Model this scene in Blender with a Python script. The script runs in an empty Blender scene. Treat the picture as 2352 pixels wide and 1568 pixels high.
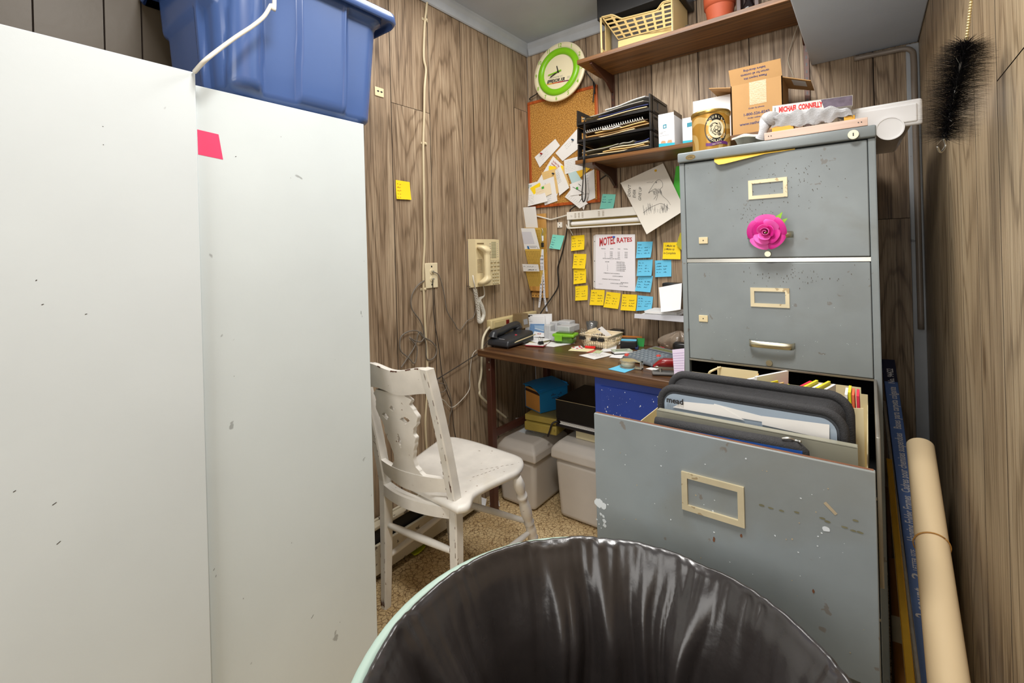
import bpy, bmesh, math, random
from mathutils import Vector, Matrix
random.seed(7)
C = bpy.context.scene.collection
SC = bpy.context.scene
PI = math.pi

# ------------------------------------------------------------------ camera
# room: x along the back wall, y into the room (towards the back wall), z up; the camera stands at x = y = 0
EYE = 1.21
FPX, CX, CY = 1067.75, 1176.0, 577.0
YAW, ROLL = math.radians(37.48), math.radians(-1.57)
FW = Vector((-math.sin(YAW), math.cos(YAW), 0))
_r = Vector((math.cos(YAW), math.sin(YAW), 0)); _u = Vector((0, 0, 1))
RT = _r * math.cos(ROLL) + _u * math.sin(ROLL)
UP = _u * math.cos(ROLL) - _r * math.sin(ROLL)
cam_data = bpy.data.cameras.new('camera')
cam = bpy.data.objects.new('camera', cam_data); C.objects.link(cam)
cam_data.sensor_width = 36.0
cam_data.lens = FPX / 2352 * 36.0
cam_data.shift_y = (CY - 784.0) / 2352
cam_data.clip_start = 0.01
m = Matrix((RT, UP, -FW)).transposed().to_4x4(); m.translation = Vector((0, 0, EYE))
cam.matrix_world = m
SC.camera = cam

# ------------------------------------------------------------------ exposure, world, lamp and fill lights
SC.view_settings.view_transform = 'Standard'
SC.view_settings.look = 'None'
SC.view_settings.gamma = 1.0
SC.view_settings.exposure = 0.42
SC.view_settings.use_curve_mapping = False
w = bpy.data.worlds.new('world'); SC.world = w; w.use_nodes = True
w.node_tree.nodes['Background'].inputs[0].default_value = (0.9, 0.95, 1.0, 1)
w.node_tree.nodes['Background'].inputs[1].default_value = 0.25
def area(name, loc, target, sx, sy, power, col):
    d = bpy.data.lights.new(name, 'AREA'); d.shape = 'RECTANGLE'; d.size = sx; d.size_y = sy; d.energy = power; d.color = col
    o = bpy.data.objects.new(name, d); C.objects.link(o); o.location = loc
    o.rotation_euler = (Vector(target) - Vector(loc)).to_track_quat('-Z', 'Y').to_euler()
    return o
area('ceiling_lamp', (-0.30, 0.34, 2.32), (-0.42, 0.9, 0.3), 0.32, 0.32, 15, (1.0, 0.975, 0.94))
area('ceiling_fill_light', (-0.72, 1.30, 2.34), (-0.74, 1.5, 0), 0.9, 0.5, 13, (1.0, 0.975, 0.94))  # added soft fill that evens out the back of the room, no real fixture
area('rear_fill_light', (-0.40, -1.22, 1.45), (-0.6, 2, 1.2), 1.0, 1.5, 13, (1.0, 0.99, 0.97))  # unseen fill added behind the camera, no doorway stands there

# ------------------------------------------------------------------ from a point of the photograph to a point of a known plane
def ray(x, y): return RT * ((x - CX) / FPX) - UP * ((y - CY) / FPX) + FW
O0 = Vector((0, 0, EYE))
def atx(x, y, X): d = ray(x, y); return O0 + d * (X / d.x)
def aty(x, y, Y): d = ray(x, y); return O0 + d * (Y / d.y)
def atz(x, y, Z): d = ray(x, y); return O0 + d * ((Z - EYE) / d.z)
XL, XR, YB, YF, ZC = -1.52, 0.155, 2.17, -1.30, 2.372
def bk(x, y, off=0.0): return aty(x, y, YB - off)
def lf(x, y, off=0.0): return atx(x, y, XL + off)

# ------------------------------------------------------------------ materials
def lin(c):
    return tuple(((v / 255) / 12.92 if v / 255 <= 0.04045 else ((v / 255 + 0.055) / 1.055) ** 2.4) for v in c) + (1.0,)
MATS = {}
def mat(name, col, rough=0.5, metal=0.0, var=0.05, scale=12.0, bump=0.0, bscale=60.0, trans=0.0, alpha=1.0, coat=0.0, spec=0.5, emit=0.0):
    if name in MATS: return MATS[name]
    M = bpy.data.materials.new(name); M.use_nodes = True
    N = M.node_tree; b = N.nodes['Principled BSDF']
    c = lin(col)
    b.inputs['Roughness'].default_value = rough; b.inputs['Metallic'].default_value = metal
    b.inputs['Specular IOR Level'].default_value = spec
    if trans: b.inputs['Transmission Weight'].default_value = trans
    if coat: b.inputs['Coat Weight'].default_value = coat; b.inputs['Coat Roughness'].default_value = 0.1
    if alpha < 1: b.inputs['Alpha'].default_value = alpha
    if emit:
        b.inputs['Emission Color'].default_value = c; b.inputs['Emission Strength'].default_value = emit
    tc = N.nodes.new('ShaderNodeTexCoord')
    if var:
        n = N.nodes.new('ShaderNodeTexNoise'); n.inputs['Scale'].default_value = scale; n.inputs['Detail'].default_value = 6
        mx = N.nodes.new('ShaderNodeMix'); mx.data_type = 'RGBA'
        mx.inputs[6].default_value = tuple(v * (1 - 2.2 * var) for v in c[:3]) + (1,)
        mx.inputs[7].default_value = tuple(min(1, v * (1 + 2.2 * var)) for v in c[:3]) + (1,)
        N.links.new(tc.outputs['Object'], n.inputs['Vector']); N.links.new(n.outputs['Fac'], mx.inputs[0])
        N.links.new(mx.outputs[2], b.inputs['Base Color'])
    else:
        b.inputs['Base Color'].default_value = c
    if bump:
        n2 = N.nodes.new('ShaderNodeTexNoise'); n2.inputs['Scale'].default_value = bscale; n2.inputs['Detail'].default_value = 4
        bp = N.nodes.new('ShaderNodeBump'); bp.inputs['Strength'].default_value = bump; bp.inputs['Distance'].default_value = 0.002
        N.links.new(tc.outputs['Object'], n2.inputs['Vector']); N.links.new(n2.outputs['Fac'], bp.inputs['Height'])
        N.links.new(bp.outputs['Normal'], b.inputs['Normal'])
    MATS[name] = M
    return M
def nd(N, t, **kw):
    n = N.nodes.new(t)
    for k, v in kw.items():
        if k.startswith('_'): setattr(n, k[1:], v)
    return n
def ramp(N, stops):
    r = N.nodes.new('ShaderNodeValToRGB'); e = r.color_ramp.elements
    while len(e) < len(stops): e.new(0.5)
    for el, (p, c) in zip(e, stops): el.position = p; el.color = c if len(c) == 4 else lin(c)
    return r
def math_n(N, op, a, b=None):
    n = N.nodes.new('ShaderNodeMath'); n.operation = op
    for i, v in enumerate((a, b)):
        if v is None: continue
        if isinstance(v, (int, float)): n.inputs[i].default_value = v
        else: N.links.new(v, n.inputs[i])
    return n.outputs[0]
def mixc(N, f, a, b, mode='MIX'):
    n = N.nodes.new('ShaderNodeMix'); n.data_type = 'RGBA'; n.blend_type = mode
    for i, v in ((0, f), (6, a), (7, b)):
        if isinstance(v, (int, float)): n.inputs[i].default_value = v
        elif isinstance(v, tuple): n.inputs[i].default_value = v
        else: N.links.new(v, n.inputs[i])
    return n.outputs[2]

def paneling(name, dark, mid, light, rough=0.5):
    # printed wood panelling: the plank's own number shifts the figure so that no two planks match
    M = bpy.data.materials.new(name); M.use_nodes = True; N = M.node_tree; b = N.nodes['Principled BSDF']; L = N.links.new
    tc = nd(N, 'ShaderNodeTexCoord'); at = nd(N, 'ShaderNodeAttribute', _attribute_name='rnd')
    sp = nd(N, 'ShaderNodeSeparateXYZ'); L(tc.outputs['Object'], sp.inputs[0])
    across = math_n(N, 'ADD', sp.outputs[0], sp.outputs[1]); along = sp.outputs[2]
    off = math_n(N, 'MULTIPLY', at.outputs['Fac'], 37.0)
    def vec(sa, sl):
        c = nd(N, 'ShaderNodeCombineXYZ')
        L(math_n(N, 'MULTIPLY', across, sa), c.inputs[0]); L(math_n(N, 'ADD', math_n(N, 'MULTIPLY', along, sl), off), c.inputs[1]); L(off, c.inputs[2])
        return c.outputs[0]
    def noise(v, s, d=4.0, dist=0.0):
        n = nd(N, 'ShaderNodeTexNoise'); L(v, n.inputs['Vector']); n.inputs['Scale'].default_value = s; n.inputs['Detail'].default_value = d
        n.inputs['Distortion'].default_value = dist; return n.outputs['Fac']
    big = noise(vec(3.4, 0.42), 1.0, 1.5, 0.25)
    cath = math_n(N, 'SINE', math_n(N, 'MULTIPLY', math_n(N, 'ADD', big, math_n(N, 'MULTIPLY', noise(vec(40, 2.5), 1.0, 3.0), 0.035)), 170.0))
    cath = math_n(N, 'ADD', math_n(N, 'MULTIPLY', cath, 0.5), 0.5)
    straight = noise(vec(190.0, 1.3), 1.0, 6.0, 0.4)
    pores = noise(vec(420.0, 9.0), 1.0, 2.0)
    patch = noise(vec(6.0, 1.3), 1.0, 3.0, 0.8)
    tone = math_n(N, 'ADD', math_n(N, 'MULTIPLY', straight, 0.55), math_n(N, 'MULTIPLY', cath, 0.06))
    tone = math_n(N, 'ADD', tone, math_n(N, 'MULTIPLY', patch, 0.30))
    tone = math_n(N, 'ADD', tone, math_n(N, 'MULTIPLY', at.outputs['Fac'], 0.10))
    r = ramp(N, [(0.28, dark), (0.45, mid), (0.68, light)]); L(tone, r.inputs[0])
    pr = ramp(N, [(0.32, (0.34, 0.32, 0.30, 1)), (0.46, (1, 1, 1, 1))]); L(pores, pr.inputs[0])
    col = mixc(N, 0.75, r.outputs[0], pr.outputs[0], 'MULTIPLY')
    # dark growth lines of the cathedral figure
    cl = ramp(N, [(0.0, (0.50, 0.46, 0.42, 1)), (0.13, (1, 1, 1, 1))]); L(cath, cl.inputs[0])
    pm = ramp(N, [(0.36, (0, 0, 0, 1)), (0.50, (1, 1, 1, 1))]); L(patch, pm.inputs[0])
    col = mixc(N, math_n(N, 'MULTIPLY', pm.outputs[0], 0.62), col, mixc(N, 1.0, col, cl.outputs[0], 'MULTIPLY'))
    # a few knots
    vo = nd(N, 'ShaderNodeTexVoronoi'); L(vec(7.0, 2.3), vo.inputs['Vector']); vo.inputs['Scale'].default_value = 1.0
    kn = ramp(N, [(0.03, (0.40, 0.33, 0.27, 1)), (0.10, (0.85, 0.82, 0.78, 1)), (0.13, (1, 1, 1, 1))]); L(vo.outputs['Distance'], kn.inputs[0])
    col = mixc(N, 0.9, col, kn.outputs[0], 'MULTIPLY')
    L(col, b.inputs['Base Color'])
    b.inputs['Roughness'].default_value = rough; b.inputs['Specular IOR Level'].default_value = 0.35
    bp = nd(N, 'ShaderNodeBump'); bp.inputs['Strength'].default_value = 0.25; bp.inputs['Distance'].default_value = 0.0015
    L(straight, bp.inputs['Height']); L(bp.outputs[0], b.inputs['Normal'])
    return M

def worn(name, base, chip, rough=0.45, amount=0.35, scale=9.0, stain=None, metal=0.0, thr=0.66, fine=0.0, mott=1.0):
    # paint with chips / stains of another colour
    M = bpy.data.materials.new(name); M.use_nodes = True; N = M.node_tree; b = N.nodes['Principled BSDF']; L = N.links.new
    tc = nd(N, 'ShaderNodeTexCoord')
    def noise(s, d, dist=0.0):
        n = nd(N, 'ShaderNodeTexNoise'); L(tc.outputs['Object'], n.inputs['Vector']); n.inputs['Scale'].default_value = s
        n.inputs['Detail'].default_value = d; n.inputs['Distortion'].default_value = dist; return n.outputs['Fac']
    a = noise(scale, 6); c = lin(base)
    r = ramp(N, [(0.30, tuple(v * (1 - 0.14 * mott) for v in c[:3]) + (1,)), (0.70, tuple(min(1, v * (1 + 0.08 * mott)) for v in c[:3]) + (1,))]); L(a, r.inputs[0])
    col = r.outputs[0]
    if stain:
        s = ramp(N, [(0.56, (0, 0, 0, 1)), (0.75, (1, 1, 1, 1))]); L(noise(scale * 0.6, 5, 0.6), s.inputs[0])
        col = mixc(N, math_n(N, 'MULTIPLY', s.outputs[0], 0.5), col, lin(stain))
    k = ramp(N, [(thr, (0, 0, 0, 1)), (thr + 0.02, (1, 1, 1, 1))]); L(noise(scale * 5, 3, 0.3), k.inputs[0])
    col = mixc(N, math_n(N, 'MULTIPLY', k.outputs[0], amount), col, lin(chip))
    L(col, b.inputs['Base Color']); b.inputs['Roughness'].default_value = rough; b.inputs['Metallic'].default_value = metal
    bp = nd(N, 'ShaderNodeBump'); bp.inputs['Strength'].default_value = 0.12 + fine; bp.inputs['Distance'].default_value = 0.001
    L(noise(120, 3), bp.inputs['Height']); L(bp.outputs[0], b.inputs['Normal'])
    MATS[name] = M
    return M

# ------------------------------------------------------------------ mesh builder
def catmull(P, n=8, closed=False):
    P = [Vector(p) for p in P]; out = []
    if len(P) < 3: return P
    for i in range(len(P) - 1):
        p0 = P[max(i - 1, 0)]; p1 = P[i]; p2 = P[i + 1]; p3 = P[min(i + 2, len(P) - 1)]
        for k in range(n):
            t = k / n
            out.append(0.5 * ((2 * p1) + (p2 - p0) * t + (2 * p0 - 5 * p1 + 4 * p2 - p3) * t * t + (3 * p1 - p0 - 3 * p2 + p3) * t ** 3))
    out.append(P[-1]); return out
_text_cache = {}
def text_geo(s, bold=0.0):
    k = (s, bold)
    if k in _text_cache: return _text_cache[k]
    cu = bpy.data.curves.new('t', 'FONT'); cu.body = s; cu.size = 1.0; cu.resolution_u = 2; cu.offset = bold; cu.fill_mode = 'FRONT'
    o = bpy.data.objects.new('t', cu)
    me = bpy.data.meshes.new_from_object(o)
    V = [(v.co.x / 0.729, v.co.y / 0.729) for v in me.vertices]; F = [tuple(p.vertices) for p in me.polygons]
    bpy.data.meshes.remove(me); bpy.data.objects.remove(o); bpy.data.curves.remove(cu)
    if V:
        x0 = min(v[0] for v in V); wd = max(v[0] for v in V) - x0
        V = [(v[0] - x0, v[1]) for v in V]
    else: wd = 0
    _text_cache[k] = (V, F, wd); return _text_cache[k]
ROOT = {}
class MB:
    def __init__(s): s.v = []; s.f = []; s.mi = []; s.sm = []; s.ms = []; s.rnd = None
    def mat(s, m):
        if m not in s.ms: s.ms.append(m)
        return s.ms.index(m)
    def add(s, V, F, m, smooth=False, T=None):
        o = len(s.v); i = s.mat(m)
        s.v += [tuple(T @ Vector(p)) if T is not None else tuple(p) for p in V]
        for f in F: s.f.append(tuple(k + o for k in f)); s.mi.append(i); s.sm.append(smooth)
        return s
    def box(s, a, b, m, bev=0.0, T=None, seg=2, smooth=None):
        a = Vector(a); b = Vector(b); lo = Vector((min(a[i], b[i]) for i in range(3))); hi = Vector((max(a[i], b[i]) for i in range(3)))
        if bev <= 0:
            V = [(x, y, z) for z in (lo.z, hi.z) for y in (lo.y, hi.y) for x in (lo.x, hi.x)]
            return s.add(V, [(0, 2, 3, 1), (4, 5, 7, 6), (0, 1, 5, 4), (2, 6, 7, 3), (0, 4, 6, 2), (1, 3, 7, 5)], m, False, T)
        bm = bmesh.new(); bmesh.ops.create_cube(bm, size=1.0)
        for v in bm.verts: v.co = Vector(((lo[i] + hi[i]) / 2 + v.co[i] * (hi[i] - lo[i]) for i in range(3)))
        bev = min(bev, 0.49 * min(hi - lo))
        bmesh.ops.bevel(bm, geom=bm.edges[:], offset=bev, segments=seg, profile=0.5, affect='EDGES')
        s.bm(bm, m, True if smooth is None else smooth, T); return s
    def bm(s, bm, m, smooth=False, T=None):
        bm.verts.index_update()
        V = [v.co.copy() for v in bm.verts]; tot = sum(f.calc_area() for f in bm.faces); o = len(s.sm)
        s.add(V, [tuple(v.index for v in f.verts) for f in bm.faces], m, smooth, T)
        if smooth:      # the large faces stay flat, the rounded edges between them smooth
            for i, f in enumerate(bm.faces):
                if f.calc_area() > 0.02 * tot: s.sm[o + i] = False
        bm.free(); return s
    def hexa(s, P, m, smooth=False):
        # eight corners: bottom four counter-clockwise, then top four
        return s.add(P, [(3, 2, 1, 0), (4, 5, 6, 7), (0, 1, 5, 4), (1, 2, 6, 5), (2, 3, 7, 6), (3, 0, 4, 7)], m, smooth)
    def cyl(s, p0, p1, r0, r1, m, n=16, cap=True, smooth=True, T=None):
        p0 = Vector(p0); p1 = Vector(p1); d = (p1 - p0).normalized(); a = d.orthogonal().normalized(); b = d.cross(a)
        V = []; F = []
        for p, r in ((p0, r0), (p1, r1)):
            for i in range(n):
                t = 2 * PI * i / n; V.append(p + (a * math.cos(t) + b * math.sin(t)) * r)
        for i in range(n): j = (i + 1) % n; F.append((i, j, n + j, n + i))
        s.add(V, F, m, smooth, T)
        if cap: s.add(V, [tuple(range(n - 1, -1, -1)), tuple(range(n, 2 * n))], m, False, T)
        return s
    def tube(s, P, r, m, n=8, cap=True, T=None, smooth=True):
        P = [Vector(p) for p in P]; k = len(P); V = []; F = []
        up = None
        for i, p in enumerate(P):
            d = (P[min(i + 1, k - 1)] - P[max(i - 1, 0)])
            if d.length < 1e-9: d = Vector((0, 0, 1))
            d.normalize()
            up = d.orthogonal().normalized() if up is None else (up - d * up.dot(d)).normalized()
            q = d.cross(up); rr = r(i / (k - 1)) if callable(r) else r
            for j in range(n):
                t = 2 * PI * j / n; V.append(p + (up * math.cos(t) + q * math.sin(t)) * rr)
        for i in range(k - 1):
            for j in range(n):
                jj = (j + 1) % n; F.append((i * n + j, i * n + jj, (i + 1) * n + jj, (i + 1) * n + j))
        if cap: F += [tuple(range(n - 1, -1, -1)), tuple(range((k - 1) * n, k * n))]
        return s.add(V, F, m, smooth, T)
    def lathe(s, prof, m, n=32, T=None, smooth=True, axis=None):
        V = []; F = []; k = len(prof)
        for (r, z) in prof:
            for i in range(n):
                t = 2 * PI * i / n; V.append((r * math.cos(t), r * math.sin(t), z))
        for i in range(k - 1):
            for j in range(n):
                jj = (j + 1) % n; F.append((i * n + j, i * n + jj, (i + 1) * n + jj, (i + 1) * n + j))
        return s.add(V, F, m, smooth, T)
    def prism(s, poly, z0, z1, m, T=None, smooth=False, side=None):
        n = len(poly); V = [(p[0], p[1], z0) for p in poly] + [(p[0], p[1], z1) for p in poly]
        s.add(V, [tuple(range(n - 1, -1, -1)), tuple(range(n, 2 * n))], m, False, T)
        return s.add(V, [(i, (i + 1) % n, n + (i + 1) % n, n + i) for i in range(n)], side or m, smooth, T)
    def grid(s, fn, nu, nv, m, smooth=True, T=None, wrap=False):
        V = []; F = []
        for j in range(nv + 1):
            for i in range(nu + (0 if wrap else 1)): V.append(Vector(fn(i / nu, j / nv)))
        W = nu if wrap else nu + 1
        for j in range(nv):
            for i in range(nu):
                ii = (i + 1) % W if wrap else i + 1
                F.append((j * W + i, j * W + ii, (j + 1) * W + ii, (j + 1) * W + i))
        return s.add(V, F, m, smooth, T)
    def slab(s, fn, nu, nv, th, m, smooth=True, back=None):
        # a sheet with a real thickness: fn(u, v, o) gives the point at offset o along the sheet's normal
        s.grid(lambda u, v: fn(u, v, 0.0), nu, nv, m, smooth); s.grid(lambda u, v: fn(1 - u, v, -th), nu, nv, back or m, smooth)
        e = []
        for u0, v0, u1, v1, n in ((0, 0, 1, 0, nu), (1, 0, 1, 1, nv), (1, 1, 0, 1, nu), (0, 1, 0, 0, nv)):
            s.grid(lambda a, b: fn(u0 + (u1 - u0) * (1 - a), v0 + (v1 - v0) * (1 - a), -th * (1 - b)) if False else fn(u0 + (u1 - u0) * a, v0 + (v1 - v0) * a, -th * (1 - b)), n, 1, m, False)
        return s
    def text(s, txt, m, fn, h, u, v, sx=1.0, bold=0.0, anchor='l', slant=0.0, hv=None, maxw=None, warp=None):
        # lettering laid on a sheet: fn(u, v) -> point; h = letter height in v units; sx = width of one letter height in u units / h
        V, F, wd = text_geo(txt, bold)
        if not V: return s
        k = h * sx
        if maxw and wd * k > maxw: k = maxw / wd
        u0 = u - (wd * k / 2 if anchor == 'c' else wd * k if anchor == 'r' else 0)
        return s.add([fn(u0 + (p[0] + slant * p[1]) * k, v + (warp(p[0] / wd, p[1]) if warp else p[1]) * h) for p in V], F, m)
    def scrib(s, m, fn, u0, u1, v, h, w=0.008, aspect=1.0, seed=0, step=None):
        # a line of handwriting: an irregular running stroke
        rg = random.Random(seed); u = u0; pts = []; step = step or h * 0.33 * aspect; gap = 0
        segs = []
        while u < u1:
            if rg.random() < 0.12 and len(pts) > 3: segs.append(pts); pts = []; u += step * 2.0
            pts.append((u, v + h * (rg.random() * 0.95 if len(pts) % 2 else rg.random() * 0.25))); u += step * (0.6 + 0.8 * rg.random())
        segs.append(pts)
        for p in segs:
            for a, b in zip(p, p[1:]): s.stroke(m, fn, a, b, w, aspect)
        return s
    def stroke(s, m, fn, a, b, w, aspect=1.0):
        dx, dy = (b[0] - a[0]) / aspect, b[1] - a[1]; l = math.hypot(dx, dy) or 1e-9
        nx, ny = -dy / l * w / 2 * aspect, dx / l * w / 2
        return s.add([fn(a[0] + nx, a[1] + ny), fn(a[0] - nx, a[1] - ny), fn(b[0] - nx, b[1] - ny), fn(b[0] + nx, b[1] + ny)], [(0, 1, 2, 3)], m)
    def poly(s, m, fn, pts):
        return s.add([fn(*p) for p in pts], [tuple(range(len(pts)))], m)
    def line(s, m, fn, pts, w, aspect=1.0):
        for a, b in zip(pts, pts[1:]): s.stroke(m, fn, a, b, w, aspect)
        return s
    def build(s, name, parent=None, local=False, label=None, loc=None):
        me = bpy.data.meshes.new(name); V = s.v
        inv = None
        if parent is not None and not local:
            inv = ROOT[parent.name].inverted()
        elif parent is None:
            if loc is None:
                xs = [p[0] for p in V]; ys = [p[1] for p in V]; zs = [p[2] for p in V]
                loc = ((min(xs) + max(xs)) / 2, (min(ys) + max(ys)) / 2, min(zs))
            inv = Matrix.Translation(loc).inverted()
        if inv is not None: V = [tuple(inv @ Vector(p)) for p in V]
        me.from_pydata(V, [], s.f)
        for mm in s.ms: me.materials.append(mm)
        me.polygons.foreach_set('material_index', s.mi); me.polygons.foreach_set('use_smooth', s.sm)
        if s.rnd:
            a = me.attributes.new('rnd', 'FLOAT', 'FACE'); a.data.foreach_set('value', s.rnd + [0.5] * (len(s.f) - len(s.rnd)))
        me.update()
        o = bpy.data.objects.new(name, me); C.objects.link(o)
        if parent is not None:
            o.parent = parent; ROOT[o.name] = ROOT[parent.name] if not local else ROOT[parent.name]
        else:
            o.location = loc; ROOT[o.name] = Matrix.Translation(loc)
        if label: o['label'] = label
        return o
def tag(o, label, cat, group=None):
    o['label'] = label; o['category'] = cat
    if group: o['group'] = group
    return o
def thing(name, label, cat, loc=(0, 0, 0), group=None, rot=0.0):
    o = bpy.data.objects.new(name, None); C.objects.link(o); o.location = loc; o.rotation_euler = (0, 0, rot); o.empty_display_size = 0.02
    ROOT[o.name] = Matrix.Translation(loc) @ Matrix.Rotation(rot, 4, 'Z')
    return tag(o, label, cat, group)
def struct(o): o['kind'] = 'structure'; return o
def quad_fn(P00, P10, P11, P01, nrm, curl=0.0, side=0.0, top=0.0):
    P00, P10, P11, P01 = map(Vector, (P00, P10, P11, P01)); nrm = Vector(nrm).normalized()
    def fn(u, v, o=0.0006):
        p = P00 * (1 - u) * (1 - v) + P10 * u * (1 - v) + P11 * u * v + P01 * (1 - u) * v
        return p + nrm * (o + curl * max(0.0, 1 - v) ** 2 + side * (u * 2 - 1) ** 2 * (1 - v) + top * v * v)
    return fn
def wall_fn(pts, off, curl=0.0, side=0.0, top=0.0):
    # corners (tl, tr, br, bl) as seen in the photograph, lying on the back wall
    tl, tr, br, bl = [bk(x, y, off) for x, y in pts]
    return quad_fn(bl, br, tr, tl, (0, -1, 0), curl, side, top)
def smooth(a, b, x):
    t = min(1.0, max(0.0, (x - a) / (b - a))); return t * t * (3 - 2 * t)
# ------------------------------------------------------------------ shared materials
WOOD = paneling('wood_panelling', (78, 62, 47), (144, 122, 98), (190, 170, 143))
WOODR = paneling('wood_panelling_right', (104, 84, 62), (166, 144, 114), (200, 180, 148), 0.42)
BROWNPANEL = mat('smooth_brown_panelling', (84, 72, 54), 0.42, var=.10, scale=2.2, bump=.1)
GROOVE = mat('groove_shadow', (48, 37, 28), 0.9, var=0.1)
def vinyl():
    M = bpy.data.materials.new('vinyl_floor'); M.use_nodes = True; N = M.node_tree; b = N.nodes['Principled BSDF']; L = N.links.new
    tc = nd(N, 'ShaderNodeTexCoord')
    no = nd(N, 'ShaderNodeTexNoise'); no.inputs['Scale'].default_value = 26; L(tc.outputs['Object'], no.inputs['Vector'])
    ad = nd(N, 'ShaderNodeVectorMath', _operation='MULTIPLY_ADD'); L(no.outputs['Color'], ad.inputs[0]); ad.inputs[1].default_value = (0.03, 0.03, 0.03); L(tc.outputs['Object'], ad.inputs[2])
    cols = []
    v = nd(N, 'ShaderNodeTexVoronoi', _feature='DISTANCE_TO_EDGE'); v.inputs['Scale'].default_value = 62; L(ad.outputs[0], v.inputs['Vector'])
    e = ramp(N, [(0.0, (0, 0, 0, 1)), (0.09, (1, 1, 1, 1))]); L(v.outputs['Distance'], e.inputs[0])
    v2 = nd(N, 'ShaderNodeTexVoronoi'); v2.inputs['Scale'].default_value = 62; L(ad.outputs[0], v2.inputs['Vector'])
    n2 = nd(N, 'ShaderNodeTexNoise'); n2.inputs['Scale'].default_value = 5; n2.inputs['Detail'].default_value = 6; L(tc.outputs['Object'], n2.inputs['Vector'])
    r = ramp(N, [(0.30, (184, 150, 100)), (0.70, (230, 204, 156))]); L(n2.outputs['Fac'], r.inputs[0])
    bw = nd(N, 'ShaderNodeRGBToBW'); L(v2.outputs['Color'], bw.inputs[0])
    c = mixc(N, math_n(N, 'MULTIPLY', bw.outputs[0], 0.35), r.outputs[0], lin((236, 216, 172)))
    c = mixc(N, e.outputs[0], lin((112, 78, 44)), c)
    L(c, b.inputs['Base Color']); b.inputs['Roughness'].default_value = 0.45
    bp = nd(N, 'ShaderNodeBump'); bp.inputs['Strength'].default_value = 0.3; bp.inputs['Distance'].default_value = 0.001; L(e.outputs[0], bp.inputs['Height']); L(bp.outputs[0], b.inputs['Normal'])
    return M
VINYL = vinyl()
GREYPAINT = mat('grey_ceiling_paint', (186, 195, 208), 0.6, var=0.05, scale=5, bump=0.25, bscale=180)
TRIMPAINT = worn('grey_trim_paint', (176, 180, 184), (60, 56, 50), 0.45, 0.5, 6, thr=0.72)
FRONTPAINT = mat('plain_wall_paint', (206, 200, 188), 0.7, var=0.04)
WHITE = mat('white_paper', (236, 236, 236), 0.7, var=0.02)
INK = mat('black_ink', (38, 36, 36), 0.7, var=0)
INKB = mat('blue_black_ink', (52, 60, 84), 0.7, var=0)
GREYINK = mat('grey_print', (150, 150, 152), 0.7, var=0)
BLACKP = mat('black_plastic', (24, 23, 23), 0.38, var=0.1)
CREAM = mat('cream_plastic', (226, 210, 168), 0.4, var=0.04)
STEEL = mat('steel', (190, 188, 180), 0.28, 0.9, var=0.06)

# ------------------------------------------------------------------ floor and ceiling
fl = MB(); fl.box((XL - 0.05, YF - 0.05, -0.05), (XR + 0.05, YB + 0.05, 0.0), VINYL); struct(fl.build('floor'))
ce = MB(); ce.box((XL - 0.05, YF - 0.05, ZC), (XR + 0.05, YB + 0.05, ZC + 0.05), GREYPAINT); struct(ce.build('ceiling'))
# ------------------------------------------------------------------ panelled walls: each plank its own face, a v-shaped groove between two planks
def plank_wall(name, cuts, place, wood, seams=(), special=None):
    mb = MB(); mb.rnd = []; rg = random.Random(name); g = 0.0018
    for a, b in zip(cuts, cuts[1:]):
        rv = rg.random(); wood_ = special(a) if special else wood
        def face(P, m, r):
            mb.add([place(*p) for p in P], [(0, 1, 2, 3)], m); mb.rnd.append(r)
        zs = sorted([0.0, ZC] + [z for (i, z) in seams if a <= i < b]); rr = rv
        for z0, z1 in zip(zs, zs[1:]):
            face([(a + g, z0 + (0.001 if z0 else 0), 0), (b - g, z0 + (0.001 if z0 else 0), 0), (b - g, z1 - 0.001, 0), (a + g, z1 - 0.001, 0)], wood_, rr); rr = rg.random()
            face([(a + g, z1 - 0.001, 0), (b - g, z1 - 0.001, 0), (b - g, z1 + 0.001, 0.004), (a + g, z1 + 0.001, 0.004)], GROOVE, 0.5)
        face([(b - g, 0, 0), (b, 0, 0.004), (b, ZC, 0.004), (b - g, ZC, 0)], GROOVE, 0.5)
        face([(b, 0, 0.004), (b + g, 0, 0), (b + g, ZC, 0), (b, ZC, 0.004)], GROOVE, 0.5)
    a, b = cuts[0], cuts[-1]
    mb.add([place(a, 0, 0.006), place(b, 0, 0.006), place(b, ZC, 0.006), place(a, ZC, 0.006), place(a, 0, 0.05), place(b, 0, 0.05), place(b, ZC, 0.05), place(a, ZC, 0.05)],
           [(0, 1, 2, 3), (7, 6, 5, 4), (0, 4, 5, 1), (1, 5, 6, 2), (2, 6, 7, 3), (3, 7, 4, 0)], GROOVE)
    return struct(mb.build(name, loc=(0, 0, 0)))
ly = [YF, -1.1, -0.9, -0.72, -0.5, -0.32, -0.10, 0.03, 0.188, 0.315, 0.392, 0.47, 0.59, 0.80, 1.005, 1.205, 1.414, 1.62, 1.827, 2.035, YB]
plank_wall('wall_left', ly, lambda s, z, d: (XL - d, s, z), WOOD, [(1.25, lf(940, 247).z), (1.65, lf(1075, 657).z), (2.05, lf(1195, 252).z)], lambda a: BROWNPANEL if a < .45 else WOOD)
bx = [XL, -1.345, -1.143, -0.97, -0.80, -0.587, -0.38, -0.18, 0.028, XR]
plank_wall('wall_back', bx, lambda s, z, d: (s, YB + d, z), WOOD, [(0.03, bk(2055, 502).z)])
ry = [YF, -1.0, -0.8, -0.6, -0.4, -0.2, 0.0, 0.2, 0.4, 0.6, 0.8, 0.98, 1.16, 1.34, 1.52, 1.74, 1.94, YB]
plank_wall('wall_right', ry, lambda s, z, d: (XR + d, s, z), WOODR, [(0.82, 1.44)])
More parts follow.
